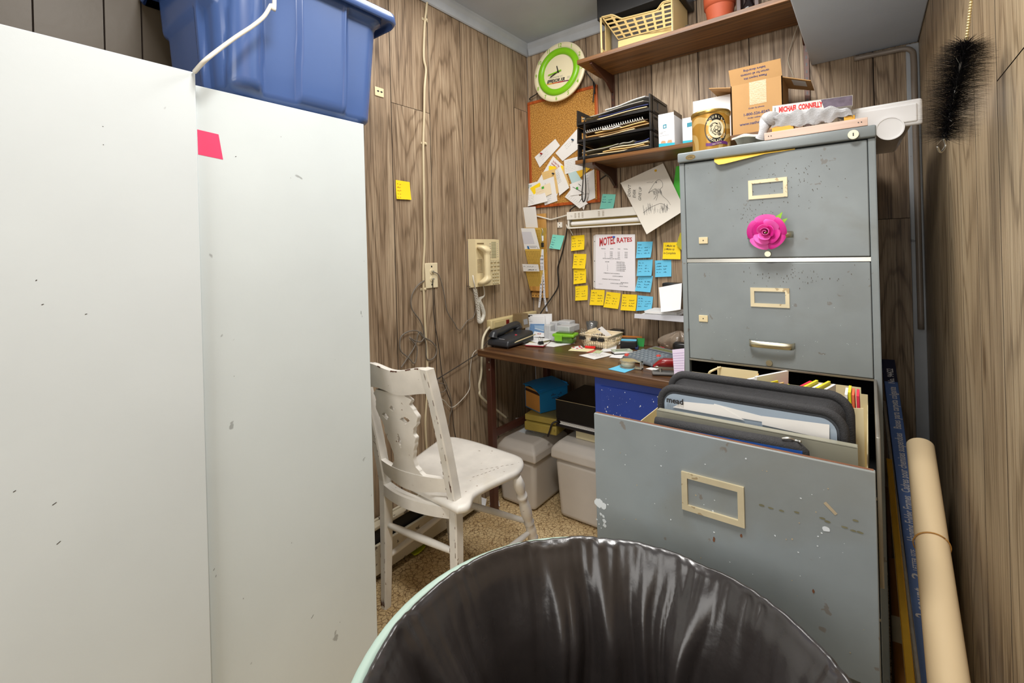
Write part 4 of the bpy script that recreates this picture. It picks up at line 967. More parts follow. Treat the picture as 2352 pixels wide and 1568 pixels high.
for xs, zt, zb, lb in ((xs1, ZU + .03, bk(1411, 432).z, 'brown slotted shelf standard on the back wall above the fluorescent lamp'), (xs2, ZU - .02, 1.50, 'brown slotted shelf standard beside the grey soffit')):
    b = MB(); b.box((xs - .009, YB - .010, zb), (xs + .009, YB - .0005, zt), BRK, .001)
    z = zb + .012
    while z < zt: b.box((xs - .0025, YB - .0104, z), (xs + .0025, YB - .0098, z + .012), BLACKP); z += .028
    tag(b.build('shelf_standard'), lb, 'shelf standard', 'slotted shelf standards')
# cork board
CORK = bpy.data.materials.new('cork'); CORK.use_nodes = True
N = CORK.node_tree; bb = N.nodes['Principled BSDF']; tc = nd(N, 'ShaderNodeTexCoord'); n1 = nd(N, 'ShaderNodeTexNoise'); n1.inputs['Scale'].default_value = 210; n1.inputs['Detail'].default_value = 3
r_ = ramp(N, [(.32, (106, 66, 20)), (.5, (176, 122, 46)), (.66, (216, 168, 90))]); N.links.new(tc.outputs['Object'], n1.inputs[0]); N.links.new(n1.outputs['Fac'], r_.inputs[0]); N.links.new(r_.outputs[0], bb.inputs['Base Color']); bb.inputs['Roughness'].default_value = .8
FRW = wood_top('cork_frame_wood', (134, 54, 14), (168, 76, 24), (190, 98, 40), 1.0, .35, 2)
kb_ = thing('cork_board', 'cork notice board in a reddish wood frame crowded with papers', 'notice board', bk(1290, 350, .01))
kx0, kx1 = bk(1205, 360, .015).x, bk(1374, 330, .015).x; kz1 = bk(1378, 191, .015).z; kz0 = bk(1290, 472, .015).z
kx0 = max(kx0, XL + .004)
b = MB(); b.box((kx0 + .01, YB - .010, kz0 + .01), (kx1 - .01, YB - .002, kz1 - .01), CORK); b.build('cork', kb_)
b = MB(); w_ = .016
for (a0, c0, a1, c1) in ((kx0, kz1 - w_, kx1, kz1), (kx0, kz0, kx1, kz0 + w_), (kx0, kz0 + w_, kx0 + w_, kz1 - w_), (kx1 - w_, kz0 + w_, kx1, kz1 - w_)): b.box((a0, YB - .0135, c0), (a1, YB - .001, c1), FRW, .002)
b.build('frame', kb_)
# clock with its string
CLKC = mat('clock_cream', (238, 226, 190), .35, var=.02); LIME = mat('lime_green', (128, 196, 20), .3, var=.03); LIMET = mat('lime_number', (136, 190, 40), .4, var=0)
ck = thing('wall_clock', 'round cream wall clock with a lime green ring and green numerals', 'clock', bk(1283, 230, .03))
kc = aty(1283, 165, YB - .040); kr = .158; tilt = math.radians(4)
CT = Matrix.Translation((kc.x, kc.y, kc.z)) @ Matrix.Rotation(PI / 2 - tilt, 4, 'X') @ Matrix.Rotation(math.radians(-4), 4, 'Z')
b = MB(); b.lathe([(0, -.014), (kr - .008, -.014), (kr, -.008), (kr, 0), (kr - .002, .003), (kr * .80, .003), (kr * .80, .001), (kr * .58, .001), (0, .001)], CLKC, 64, CT); b.build('case', ck)
b = MB(); rm_, rt = kr * .695, kr * .115; b.lathe([(rm_ + rt * math.cos(a), .001 + rt * .85 * max(0, math.sin(a))) for a in [PI * i / 10 for i in range(11)]], LIME, 64, CT); b.build('ring', ck, label='raised lime green ring')
cf = lambda u, v, o=.0042: CT @ Vector((u, v, o))
for k in range(1, 13):
    b = MB(); a = PI / 2 - k * PI / 6; b.text(str(k), LIMET, cf, .021, kr * .90 * math.cos(a), kr * .90 * math.sin(a) - .010, .85, .015, 'c'); b.build('numeral', ck)
b = MB(); cf2 = lambda u, v, o=.0022: CT @ Vector((u, v, o))
b.text('EFFEXOR XR', INK, cf2, .0165, -.068, -.052, .86, .045, slant=.25); b.text('VENLAFAXINE HCl', GREYINK, cf2, .0085, -.060, -.030, .9, 0, slant=.2)
for k, cc in enumerate(((226, 170, 30), (206, 90, 30), (176, 30, 40), (120, 30, 90))): b.poly(mat('bar%d' % k, cc, .5, var=0), cf2, [(-.070 + k * .035, -.060 - .0 * k), (-.035 + k * .035, -.060), (-.035 + k * .035, -.0545), (-.070 + k * .035, -.0545)])
for k in range(3): b.line(GREYINK, cf2, [(.056, -.035 - .005 * k), (.074, -.035 - .005 * k)], .001)
b.build('dial_print', ck)
b = MB()
def hand(m, a, l, tail, w_, z): b.prism([(-w_, -tail), (w_, -tail), (w_ * .8, l), (-w_ * .8, l)], z, z + .0012, m, CT @ Matrix.Rotation(a, 4, 'Z'))
hand(BLACKP, math.radians(20), .034, .006, .003, .004); hand(BLACKP, math.radians(116), .052, .006, .003, .0055); hand(LIME, math.radians(100), .062, .020, .0035, .007); b.cyl(CT @ Vector((0, 0, .001)), CT @ Vector((0, 0, .009)), .005, .005, BLACKP, 12); b.build('hands', ck)
b = MB(); q = bk(1218, 225, .022)
b.tube(catmull([q + Vector((0, 0, -.01)), q, kc + Vector((-.12, .015, -.06)), kc + Vector((-.03, .02, .05)), kc + Vector((.10, .012, .02)), bk(1363, 188, .024), bk(1364, 205, .026), bk(1362, 235, .024)], 6), .003, BLACKP, 6); b.tube([bk(1363, 188, .026), bk(1366, 215, .026)], .004, BLACKP, 6); b.build('hanging_cord', ck, label='black hanging cord')
# papers on the cork board
KP = lambda x, y: (1190 + x * .12755, 280 + y * .12755)
PAPER = mat('off_white_paper', (232, 230, 226), .7, var=.02); MANILA = mat('manila_paper', (222, 186, 120), .7, var=.03); PALEB = mat('pale_blue_paper', (186, 212, 212), .7, var=.02); CHEQ = mat('cream_receipt', (236, 220, 186), .7, var=.02); GOLDP = mat('golden_paper', (226, 178, 40), .7, var=.02); REDI = mat('red_ink', (170, 30, 36), .7, var=0); TEALI = mat('teal_ink', (40, 130, 140), .7, var=0); GREENI = mat('green_tab', (70, 170, 60), .6, var=0)
def paper(corners, off, m, label, rows=(), curl=.0, extra=None, name='paper', cat='paper', group='papers on the cork board', k=KP, th=.0004, top=0.0):
    fn = wall_fn([k(*p) for p in corners], off, curl, 0.0, top); mb = MB(); mb.slab(fn, 4, 6, th, m, True); f2 = lambda u, v: fn(u, v, .0005)
    for i, (u0, u1, v, ink) in enumerate(rows): mb.scrib(ink, f2, u0, u1, v, .028, .008, 1.0, int(abs(corners[0][0])) + i, .012)
    if extra: extra(mb, f2)
    return tag(mb.build(name), label, cat, group)
rows = lambda v0, v1, n, u0=.1, u1=.9, ink=None: [(u0, u0 + (u1 - u0) * (.6 + .4 * math.sin(i * 3.1) ** 2), v0 + (v1 - v0) * i / max(1, n - 1), ink or GREYINK) for i in range(n)]
o_ = .0142
paper([(297, 635), (670, 305), (755, 425), (390, 820)], o_, PAPER, 'blank white slip pinned at the upper left of the papers on the cork', rows(.3, .7, 3, .2, .8), extra=None)
paper([(672, 560), (1060, 130), (1100, 470), (800, 705)], o_ + .0006, PAPER, 'white envelope pinned beside the letter tray on the cork', rows(.55, .8, 3, .4, .8, INK))
paper([(630, 615), (890, 860), (700, 1330), (330, 1100)], o_ + .0002, PAPER, 'white leaflet with a red heading in the middle of the cork board', [], extra=lambda mb, f: (mb.text('You Didn\'t Think', REDI, f, .06, .12, .86, .75, .02, maxw=.8), mb.text('Remember It Was', REDI, f, .06, .12, .78, .75, .02, maxw=.8), mb.text('You do', INK, f, .05, .12, .69, .75, .02), mb.text('The Same', INK, f, .05, .12, .61, .75, .02)))
paper([(555, 790), (680, 800), (690, 1000), (545, 960)], o_ + .0014, YEL, 'small yellow slip peeping out above a manila card on the cork')
paper([(770, 780), (815, 790), (800, 900), (760, 880)], o_ + .0012, YEL, 'tiny yellow tab at the right of the leaflet on the cork')
paper([(560, 860), (830, 790), (930, 1150), (690, 1300)], o_ + .0010, MANILA, 'tan envelope showing behind the receipt strip on the cork', curl=0)
paper([(420, 910), (680, 835), (705, 1010), (470, 1100)], o_ + .0022, MANILA, 'manila card pinned with a dark pin on the cork', rows(.3, .7, 3, .15, .7))
paper([(665, 880), (760, 790), (935, 1185), (755, 1330)], o_ + .0030, PAPER, 'long till receipt hanging in the middle of the cork board', rows(.45, .95, 9, .05, .8, INK), .008)
paper([(825, 690), (1160, 600), (1190, 850), (845, 940)], o_ + .0022, PAPER, 'white form pinned under the lower shelf end on the cork', rows(.15, .85, 7, .05, .95))
paper([(1050, 880), (1330, 780), (1310, 830), (1100, 1020)], o_ + .0018, GOLDP, 'golden yellow sheet under the shelf end on the cork')
paper([(900, 930), (1040, 880), (1180, 1100), (990, 1180)], o_ + .0030, PALEB, 'pale blue card near the bottom right of the cork board')
paper([(1180, 950), (1370, 850), (1390, 1370), (1200, 1450)], o_ + .0006, PAPER, 'white sheet along the right frame of the cork board', rows(.6, .9, 4, .1, .7))
paper([(930, 1120), (1230, 1010), (1290, 1280), (960, 1330)], o_ + .0034, PAPER, 'white business card with a green mark at the lower right of the cork', [], extra=lambda mb, f: (mb.line(INK, f, [(.15, .7), (.72, .05)], .03), mb.poly(GREENI, f, [(.33, .40), (.45, .40), (.45, .60), (.33, .60)]), mb.line(INK, f, [(.5, .8), (.62, .6)], .03)), curl=.006)
paper([(840, 1350), (960, 1200), (1280, 1470), (1130, 1560)], o_ + .0042, PAPER, 'fan of white slips hanging off the bottom of the cork board', rows(.2, .9, 8, .1, .8), .014)
paper([(1060, 1380), (1230, 1240), (1280, 1330), (1200, 1590)], o_ + .0052, PAPER, 'lowest white slip hanging over the bottom frame of the cork', rows(.3, .8, 6, .2, .8), .012)
paper([(85, 1140), (390, 1060), (560, 1430), (110, 1545)], o_ + .0020, PAPER, 'large white calendar page with a teal heading at the lower left of the cork', rows(.08, .45, 6, .05, .8), extra=lambda mb, f: (mb.text('Happy Days', TEALI, f, .09, .08, .86, .7, .01, slant=.2), mb.poly(TEALI, f, [(.08, .80), (.35, .80), (.35, .84), (.08, .84)])), curl=.014)
paper([(390, 1070), (640, 980), (710, 1420), (480, 1500)], o_ + .0026, PAPER, 'white sheet with a dark crescent mark beside the calendar page', rows(.1, .5, 6, .1, .9), extra=lambda mb, f: mb.line(INK, f, [(.36, .86), (.33, .82), (.35, .77), (.42, .76)], .012))
paper([(215, 1190), (390, 1090), (405, 1130), (290, 1320)], o_ + .0060, YEL, 'yellow slip over the calendar page on the cork')
paper([(300, 1230), (330, 1310), (555, 1400), (265, 1480)], o_ + .0050, PAPER, 'small white stub at the bottom left of the cork', rows(.2, .8, 4))
paper([(310, 1195), (575, 1095), (605, 1290), (330, 1420)], o_ + .0068, CHEQ, 'cream cheque with a green tab at the lower left of the cork', rows(.15, .8, 4, .05, .9, mat('orange_print', (214, 140, 80), .7, var=0)), extra=lambda mb, f: mb.poly(GREENI, f, [(.42, .72), (.58, .72), (.58, .92), (.42, .92)]))
def pin(x, y, off, m, label, k=KP):
    p = bk(*k(x, y), off); b = MB(); b.cyl(p + Vector((0, .004, 0)), p + Vector((0, -.004, 0)), .0045, .0045, m, 12); b.cyl(p + Vector((0, -.004, 0)), p + Vector((0, -.009, 0)), .0025, .003, m, 10); b.cyl(p + Vector((0, -.009, 0)), p + Vector((0, -.011, 0)), .0045, .004, m, 12)
    tag(b.build('push_pin'), label, 'push pin', 'push pins')
pin(420, 570, o_ + .005, mat('pin_red', (160, 30, 26), .3, var=0), 'red push pin in the blank slip on the cork board'); pin(985, 322, o_ + .006, mat('pin_navy', (30, 70, 100), .3, var=0), 'navy push pin in the white envelope on the cork board'); pin(635, 930, o_ + .007, mat('pin_dark', (44, 50, 62), .3, var=0), 'dark push pin in the manila card on the cork board')
# sticky notes and sheets on the wall
NP = lambda x, y: (1180 + x * .1913, 380 + y * .1913)
def wnote(c, m, seed, label, group, rows_=4, k=NP, curl=.010, **kw): return note(wall_fn([k(*p) for p in c], .0012, curl), m, rows_, seed, NOTEINK if m is YEL else NOTEINKB, label, group, **kw)
G1 = 'yellow sticky notes on the back wall'; G2 = 'blue sticky notes on the back wall'; G3 = 'teal sticky notes on the back wall'
wnote([(692, 845), (848, 832), (855, 1008), (698, 1026)], YEL, 11, 'yellow sticky note just under the left end of the fluorescent lamp', G1)
wnote([(720, 1060), (872, 1062), (865, 1238), (716, 1234)], YEL, 12, 'second yellow sticky note down the column left of the motel rates', G1)
wnote([(718, 1245), (866, 1240), (877, 1406), (728, 1424)], YEL, 13, 'third yellow sticky note down the column left of the motel rates', G1)
wnote([(738, 1450), (888, 1438), (895, 1612), (748, 1620)], YEL, 14, 'lowest yellow sticky note of the column left of the motel rates', G1)
K5 = lambda x, y: (1080 + x * .21259, 660 + y * .21259)
wnote([(1306, 24), (1452, 28), (1448, 192), (1298, 186)], YEL, 15, 'yellow sticky note below the left corner of the motel rates sheet', G1, k=K5)
wnote([(1474, 46), (1626, 62), (1606, 230), (1448, 210)], YEL, 16, 'tilted yellow sticky note in the middle of the bottom row', G1, k=K5)
wnote([(1642, 72), (1800, 78), (1795, 252), (1632, 242)], YEL, 17, 'yellow sticky note beside the blue one in the bottom row', G1, k=K5)
wnote([(1482, 915), (1668, 912), (1652, 1104), (1476, 1112)], BLU, 21, 'uppermost blue sticky note right of the motel rates sheet', G2)
wnote([(1490, 1132), (1668, 1128), (1662, 1322), (1484, 1326)], BLU, 22, 'second blue sticky note down, touching the motel rates sheet', G2)
wnote([(1492, 1330), (1670, 1326), (1648, 1520), (1464, 1504)], BLU, 23, 'third blue sticky note down right of the motel rates sheet', G2)
wnote([(1695, 1140), (1890, 1132), (1900, 1330), (1706, 1338)], BLU, 24, 'blue sticky note apart at the right, under the lined yellow note', G2)
wnote([(1810, 84), (1975, 100), (1965, 240), (1802, 250)], BLU, 25, 'blue sticky note half hidden by the small paper tray', G2, k=K5)
wnote([(1066, 342), (1224, 346), (1202, 524), (1042, 520)], TEAL, 31, 'teal sticky note above the fluorescent lamp', G3, 3)
wnote([(466, 828), (608, 842), (568, 1010), (436, 992)], TEAL, 32, 'teal sticky note beside the hanging letter holder', G3, 6, two=False)
wnote([(1796, 925), (1998, 920), (2010, 1125), (1794, 1120)], YEL, 18, 'yellow sticky note with a numbered list at the cabinet edge', G1, words=[('1-Make up', .12, .74, .13), ('2-Make up', .06, .54, .13), ('6-Complete', .04, .30, .13)])
# bird drawing
fn = quad_fn(bk(1486, 538, .062), bk(1574, 482, .060), bk(1523, 375, .030), bk(1425, 420, .045), (0, -1, 0), .004)
mb = MB(); mb.slab(fn, 6, 8, .0004, mat('drawing_paper', (232, 226, 214), .7, var=.02), True)
f2 = lambda u, v: fn(u, v, .0006); PEN = mat('pencil', (84, 80, 78), .8, var=0)
# the sheet hangs turned, so the picture is laid out along the upright of the photograph: (a, b) right and up
def up(a, b): c, s = math.cos(.43), math.sin(.43); return f2(.5 + (c * (a - .5) + s * -(b - .5) * -1) * .72, .5 + (-s * (a - .5) + c * (b - .5)) * .72)
Sk = lambda pts, w_=.008: mb.line(PEN, up, catmull([Vector((a, b, 0)) for a, b in pts], 5) and [tuple(p)[:2] for p in catmull([Vector((a, b, 0)) for a, b in pts], 5)], w_)
Sk([(.38, .62), (.50, .78), (.62, .92), (.72, .97), (.80, .90), (.80, .78), (.72, .70), (.78, .55), (.92, .42), (1.0, .30)]); Sk([(.38, .62), (.52, .70), (.60, .72), (.66, .66)]); Sk([(.60, .90), (.63, .91), (.64, .89), (.61, .88)], .014); Sk([(.62, .66), (.60, .55), (.52, .45)]); Sk([(.66, .66), (.62, .5), (.58, .42)]); Sk([(.38, .60), (.46, .66), (.58, .64)])
rg = random.Random(4)
for i in range(34): a = .50 + rg.random() * .25; b_ = .62 + rg.random() * .12; mb.stroke(PEN, up, (a, b_), (a + .03, b_ - .05 - .04 * rg.random()), .005)
for i in range(46): a = .15 + rg.random() * .75; b_ = .02 + rg.random() * .12 + a * .1; mb.stroke(PEN, up, (a, b_), (a + .03 * (rg.random() - .3), b_ + .08 + .12 * rg.random()), .006)
Sk([(.15, .10), (.35, .22), (.55, .30), (.75, .34), (.95, .20)]); Sk([(.35, .88), (.45, .90), (.5, .89), (.55, .93)], .005)
def tx(s_, a, b): mb.text(s_, INK, lambda u, v: (lambda c, s: f2(a + u * c - v * s, b + u * s + v * c))(math.cos(.95), math.sin(.95)), .062, 0, 0, .85, .0)
tx("DON'T", .06, .70); tx('EVER', .15, .64); tx('GIVE UP', .23, .55)
mb.poly(GOLDP, lambda u, v: fn(u, v, .0012), [(.80 + .03 * math.cos(i), .93 + .025 * math.sin(i)) for i in range(6)])
tag(mb.build('drawing'), 'tilted white sheet with a pencil drawing of a long-billed bird', 'drawing')
mb = MB(); fn = wall_fn([(1553, 382), (1590, 376), (1596, 500), (1540, 478)], .012, .012); mb.slab(fn, 4, 6, .0005, mat('bright_green_paper', (84, 206, 62), .6, var=.02), True); tag(mb.build('green_sheet'), 'bright green sheet on the back wall beside the cabinet edge', 'paper')
mb = MB(); fn = wall_fn([(1562, 535), (1590, 520), (1592, 600), (1554, 562)], .016, .004); mb.slab(fn, 3, 3, .0005, mat('olive_yellow_paper', (176, 164, 20), .6, var=.04), True); tag(mb.build('paper'), 'olive yellow paper corner just left of the filing cabinet', 'paper')
# motel rates sheet in its sleeve
fn = wall_fn([(1368.5, 538.5), (1458.5, 538), (1459.5, 669.5), (1368, 662.5)], .0025)
mr = thing('rate_sheet', 'white sheet headed with motel rates in a punched plastic sleeve', 'sign', fn(.5, 0, 0)); mb = MB(); mb.slab(fn, 2, 2, .0008, mat('glossy_sheet', (238, 234, 238), .35, var=.01), False); f2 = lambda u, v: fn(u, v, .0006)
REDH = mat('rate_red', (186, 52, 56), .6, var=.12, scale=300)
mb.text('MOTEL', REDH, lambda u, v: f2(u, v), .125, .10, .815, 3, .03, maxw=.41, warp=lambda t, y: y * (1.0 + .10 * t) + (.20 * t - .22 * (1 - y) * (1 - t)))
mb.text('RATES', REDH, lambda u, v: f2(u, v), .095, .55, .845, 3, .03, maxw=.38, warp=lambda t, y: y * (1 - .25 * t) + .28 * t + .06)
SLAB = .014
def rt(s_, u, v, w_, anchor='l'): mb.text(s_, INK, f2, .0155, u, v, 1.55, SLAB, anchor, maxw=w_)
for s_, u, w_ in (('PEOPLE', .15, .18), ('RATE', .385, .13), ('TAX', .57, .09), ('TOTAL', .72, .15)): rt(s_, u, .733, w_)
for i, (n_, a_, t_, tt) in enumerate((('1', '37.90', '2.15', '40.05'), ('2', '43.80', '2.45', '46.25'), ('3', '47.80', '2.65', '50.45'), ('4', '51.90', '2.90', '54.80'))):
    v = .675 - i * .0305
    for s_, u, w_ in ((n_, .24, .03), (a_, .37, .11), ('-', .52, .02), (t_, .57, .08), ('-', .68, .02), (tt, .745, .11)): rt(s_, u, v, w_)
rt('EXTRA PEOPLE 5.35 TAX INCL.', .19, .556, .70); rt('ROOM', .255, .497, .14); rt('DESCRIPTION', .54, .497, .31)
for i, (n_, s_) in enumerate((('1', '1 DOUBLE BED'), ('3', '1 DOUBLE BEDS'), ('4', '2 DOUBLE BEDS'), ('5', '2 DOUBLE BEDS'), ('6', '1 DOUBLE BED'))): rt(n_, .305, .467 - i * .0305, .03); rt(s_, .535, .467 - i * .0305, .35)
for s_, u, v, w_ in (('1 PERSON 5 DAYS IS $189.90', .21, .290, .62), ('6 DAYS IS $200.00', .44, .243, .40), ('2 PEOPLE 5 DAYS IS $180.20 OR', .17, .180, .70), ('$92.60 EACH', .645, .135, .28), ('6 DAYS IS $241.90 OR', .39, .112, .47), ('$120.75 EACH', .62, .070, .30)): rt(s_, u, v, w_)
mb.text('03/01/14', GREYINK, f2, .016, .085, .085, 1.2, .0, maxw=.15)
mb.build('sheet', mr)
mb = MB(); fs = wall_fn([(1363, 541.5), (1368.5, 538.5), (1368, 662.5), (1363, 659)], .0025); mb.slab(fs, 1, 2, .0006, mat('sleeve_margin', (214, 210, 206), .3, var=.02), False)
for v in (.12, .51, .88): mb.poly(INK, lambda u, vv: fs(u, vv, .0006), [(.5 + .18 * math.cos(i * PI / 4), v + .010 * math.sin(i * PI / 4)) for i in range(8)])
mb.build('sleeve_edge', mr)
pin(1410.5, 544, .006, mat('pin_blue', (40, 96, 200), .3, var=0), 'blue push pin holding the motel rates sheet', k=lambda x, y: (x, y))
# fluorescent lamp on the wall
fx = thing('fluorescent_lamp', 'white under-shelf fluorescent lamp with its bare tube on the back wall', 'lamp', bk(1390, 525, 0))
LW = mat('lamp_white_enamel', (232, 228, 218), .35, var=.02); LY = mat('lamp_reflector', (222, 196, 110), .3, var=.05)
lx0 = bk(1304, 505, .04).x; lx1 = lx0 + .50; lz1 = bk(1305, 487, .045).z; lzm = bk(1305, 505, .045).z; lz0 = bk(1305, 524, .03).z
b = MB(); b.box((lx0, YB - .050, lzm), (lx1, YB - .001, lz1), LW, .002)
fv = lambda u, v, o=.0004: Vector((lx0 + u, YB - .050 - o, v)); zc_ = (lzm + lz1) / 2
for u in (.047, .068, .089, .182, .205): 
    for k in range(6): b.line(DKC, fv, [(u, zc_ - .012 + k * .0045), (u + .011, zc_ - .012 + k * .0045)], .0016)
for k in (0, 1): b.cyl(fv(.026 + k * .006, zc_ - .006, 0), fv(.026 + k * .006, zc_ - .006, .0008), .001, .001, BLACKP, 8)
b.line(GREYINK, fv, [(.022, zc_), (.034, zc_)], .0012); b.build('housing', fx)
b = MB(); b.hexa([(lx0 + .003, YB - .002, lz0), (lx1, YB - .002, lz0), (lx1, YB - .001, lzm), (lx0 + .003, YB - .001, lzm), (lx0 + .003, YB - .004, lz0), (lx1, YB - .004, lz0), (lx1, YB - .006, lzm), (lx0 + .003, YB - .006, lzm)], LY)
b.box((lx0, YB - .042, lz0 - .003), (lx1, YB - .001, lz0), LY, .001); b.box((lx0, YB - .043, lz0 - .004), (lx1, YB - .041, lz0 + .004), LW, .001); b.build('reflector', fx)
b = MB(); zt_ = (lz0 + lzm) / 2; b.cyl((lx0 + .018, YB - .028, zt_), (lx1 - .018, YB - .028, zt_), .0125, .0125, mat('tube_glass', (240, 238, 234), .25, var=0), 20); b.build('tube', fx, label='unlit white tube')
b = MB(); b.cyl((lx0 + .008, YB - .028, zt_), (lx0 + .020, YB - .028, zt_), .0128, .0128, STEEL, 20); b.build('tube_cap', fx)
b = MB(); b.box((lx0, YB - .044, lz0), (lx0 + .009, YB - .001, lzm), LW, .002); b.build('end_socket', fx)
b = MB(); b.tube(catmull([bk(1222, 494, .03), bk(1240, 498, .02), bk(1256, 502, .012), bk(1266, 504, .010), bk(1285, 499, .012), bk(1303, 494, .02)], 8), .0042, WCAB, 8); b.build('cord', fx)
# little jack block
b = MB(); p, q = bk(1282, 523, 0), bk(1292, 510, 0); b.box((p.x, YB - .008, p.z), (q.x, YB, q.z), LW, .001)
for f_ in (.18, .82): zz = p.z + (q.z - p.z) * f_; b.cyl(((p.x + q.x) / 2, YB - .0078, zz), ((p.x + q.x) / 2, YB - .0084, zz), .0028, .0028, BLACKP, 10)
tag(b.build('terminal_block'), 'tiny white block with two holes left of the fluorescent lamp', 'wall block')
# black lead with its loop, from the shelf end to the desk
b = MB(); P = [bk(1345, 488, .010), bk(1338, 470, .012), bk(1320, 478, .010)] 
lead = [bk(1343, 275, .27), bk(1341, 300, .26), bk(1340.5, 340, .262), bk(1340, 380, .264), bk(1339, 415, .10), bk(1337, 440, .05), bk(1337, 455, .035), bk(1340, 463, .03), bk(1344, 455, .035), bk(1345.5, 430, .05), bk(1344, 400, .10), bk(1343, 378, .262), bk(1343.5, 330, .262), bk(1344, 300, .26), bk(1343, 276, .265), bk(1348, 270, .25), bk(1362, 269, .22)]
b.tube(catmull(lead, 7), .0028, BLACKP, 7); tag(b.build('cable'), 'black lead looped over the end of the lower shelf in front of the cork', 'cable')
b = MB(); ld = [bk(1337, 456, .022), bk(1328, 468, .022), bk(1312, 480, .014), bk(1309, 486, .010), bk(1303, 520, .014), bk(1300, 540, .012), bk(1295, 565, .010), bk(1287, 595, .010), bk(1281, 615, .010), bk(1282, 640, .010), bk(1281, 660, .012), bk(1268, 682, .02), bk(1255, 700, .04), bk(1240, 722, .06), bk(1229, 742, .08)]
b.tube(catmull(ld, 7), .0034, BLACKP, 7); tag(b.build('cable'), 'black lead trailing from the lamp down to the desk papers', 'cable')
b = MB(); b.tube(catmull([bk(1303, 515, .02), bk(1306, 522, .03), bk(1312, 532, .024), bk(1316, 540, .02)], 5), .003, STEEL, 6); b.tube([bk(1301, 516, .02), bk(1304, 524, .03)], .004, WCAB, 6); tag(b.build('cord_tie'), 'pale twist tie hanging at the left end of the fluorescent lamp', 'tie')
b = MB(); b.tube(catmull([bk(1375, 415, .004), bk(1388, 405, .006), bk(1400, 398, .01)], 4), .003, BLACKP, 6); tag(b.build('cable'), 'short black lead running under the lower shelf bracket', 'cable')
# hanging letter holder
ORG = wood_top('holder_board', (150, 104, 46), (186, 136, 66), (206, 158, 88), .6, .45, 2); PEG = mat('perforated_gold', (228, 190, 92), .4, .15, var=.06, scale=40)
lh = thing('letter_holder', 'three-pocket hanging letter holder of tan wood and perforated metal in the corner', 'letter holder', bk(1230, 680, 0))
ox0, ox1 = XL + .004, bk(1256, 600, .012).x; oz1, oz0 = bk(1250, 490, .012).z, bk(1250, 684, .012).z
b = MB(); b.box((ox0, YB - .014, oz0), (ox1, YB - .002, oz1), ORG, .002); b.box((ox0 + .006, YB - .03, oz0 + .002), (ox0 + .086, YB - .014, oz0 + .030), ORG, .002)
for k in range(4): b.cyl((ox0 + .016 + k * .02, YB - .030, oz0 + .014), (ox0 + .016 + k * .02, YB - .033, oz0 + .014), .0025, .0025, BLACKP, 8)
b.box((ox0 + .006, YB - .045, oz0 + .040), (ox0 + .086, YB - .014, oz0 + .066), ORG, .002); b.build('backboard', lh)
HOLE = mat('perforation', (110, 80, 24), .8, var=0)
for i, (ytop, ybot) in enumerate(((523, 572), (572, 620), (621, 664))):
    tl_, tr_, br_, bl_ = aty(1201 - (i == 0) * 2, ytop, YB - .075), aty(1241.5, ytop, YB - .075), aty(1243, ybot, YB - .038), aty(1206, ybot, YB - .038); b = MB()
    for p_ in (tl_, bl_): p_.x = max(p_.x, XL + .004)
    fp = quad_fn(bl_, br_, tr_, tl_, (0, -1, -.3)); b.slab(fp, 2, 2, .001, PEG, False)
    for k in range(12):
        for l in range(16): b.poly(HOLE, lambda u, v: fp(u, v, .0003), [(.06 + l * .058 - .012, .09 + k * .072 - .018), (.06 + l * .058 + .012, .09 + k * .072 - .018), (.06 + l * .058 + .012, .09 + k * .072 + .018), (.06 + l * .058 - .012, .09 + k * .072 + .018)])
    w0 = lambda p_: Vector((p_.x, YB - .0135, p_.z))
    b.add([w0(br_), br_, tr_, w0(tr_)], [(0, 1, 2, 3)], PEG); b.add([w0(bl_), bl_, tl_, w0(tl_)], [(3, 2, 1, 0)], PEG); b.add([w0(bl_), w0(br_), br_, bl_], [(0, 1, 2, 3)], PEG)
    b.build('pocket', lh)
def hp(c, y, m, label, extra=None, curl=0, slope=.03):
    tl, tr, br, bl = c; fn = quad_fn(aty(*bl, y + slope), aty(*br, y + slope), aty(*tr, y), aty(*tl, y), (0, -1, 0), curl); b = MB(); b.slab(fn, 3, 5, .0006, m, True)
    if extra: extra(b, lambda u, v: fn(u, v, .0005))
    return tag(b.build('paper'), label, 'paper', 'papers in the letter holder')
hp([(1195, 477), (1230, 474), (1240, 560), (1212, 560)], YB - .075, PAPER, 'tall blank white sheet in the top pocket of the letter holder', slope=.04)
hp([(1190, 524), (1228, 524), (1241, 575), (1201, 575)], YB - .100, WHITE, 'white envelope with a blue stamp standing in the letter holder', lambda b, f: (b.poly(mat('envelope_window', (214, 214, 222), .4, var=.02), f, [(.12, .30), (.78, .30), (.74, .84), (.10, .84)]), b.poly(mat('stamp_blue', (40, 110, 170), .6, var=0), f, [(.30, .05), (.42, .05), (.40, .20), (.30, .20)]), b.line(INK, f, [(.42, .19), (.86, .19), (.92, .04)], .012), b.line(INK, f, [(.46, .13), (.8, .13)], .012)))
hp([(1198, 606), (1236, 607), (1239, 623), (1202, 623)], YB - .098, PAPER, 'small printed card in the lowest pocket of the letter holder', lambda b, f: (b.scrib(GREYINK, f, .08, .85, .62, .14, .04, .5, 3), b.scrib(INK, f, .30, .85, .16, .16, .05, .5, 4)), slope=.01)
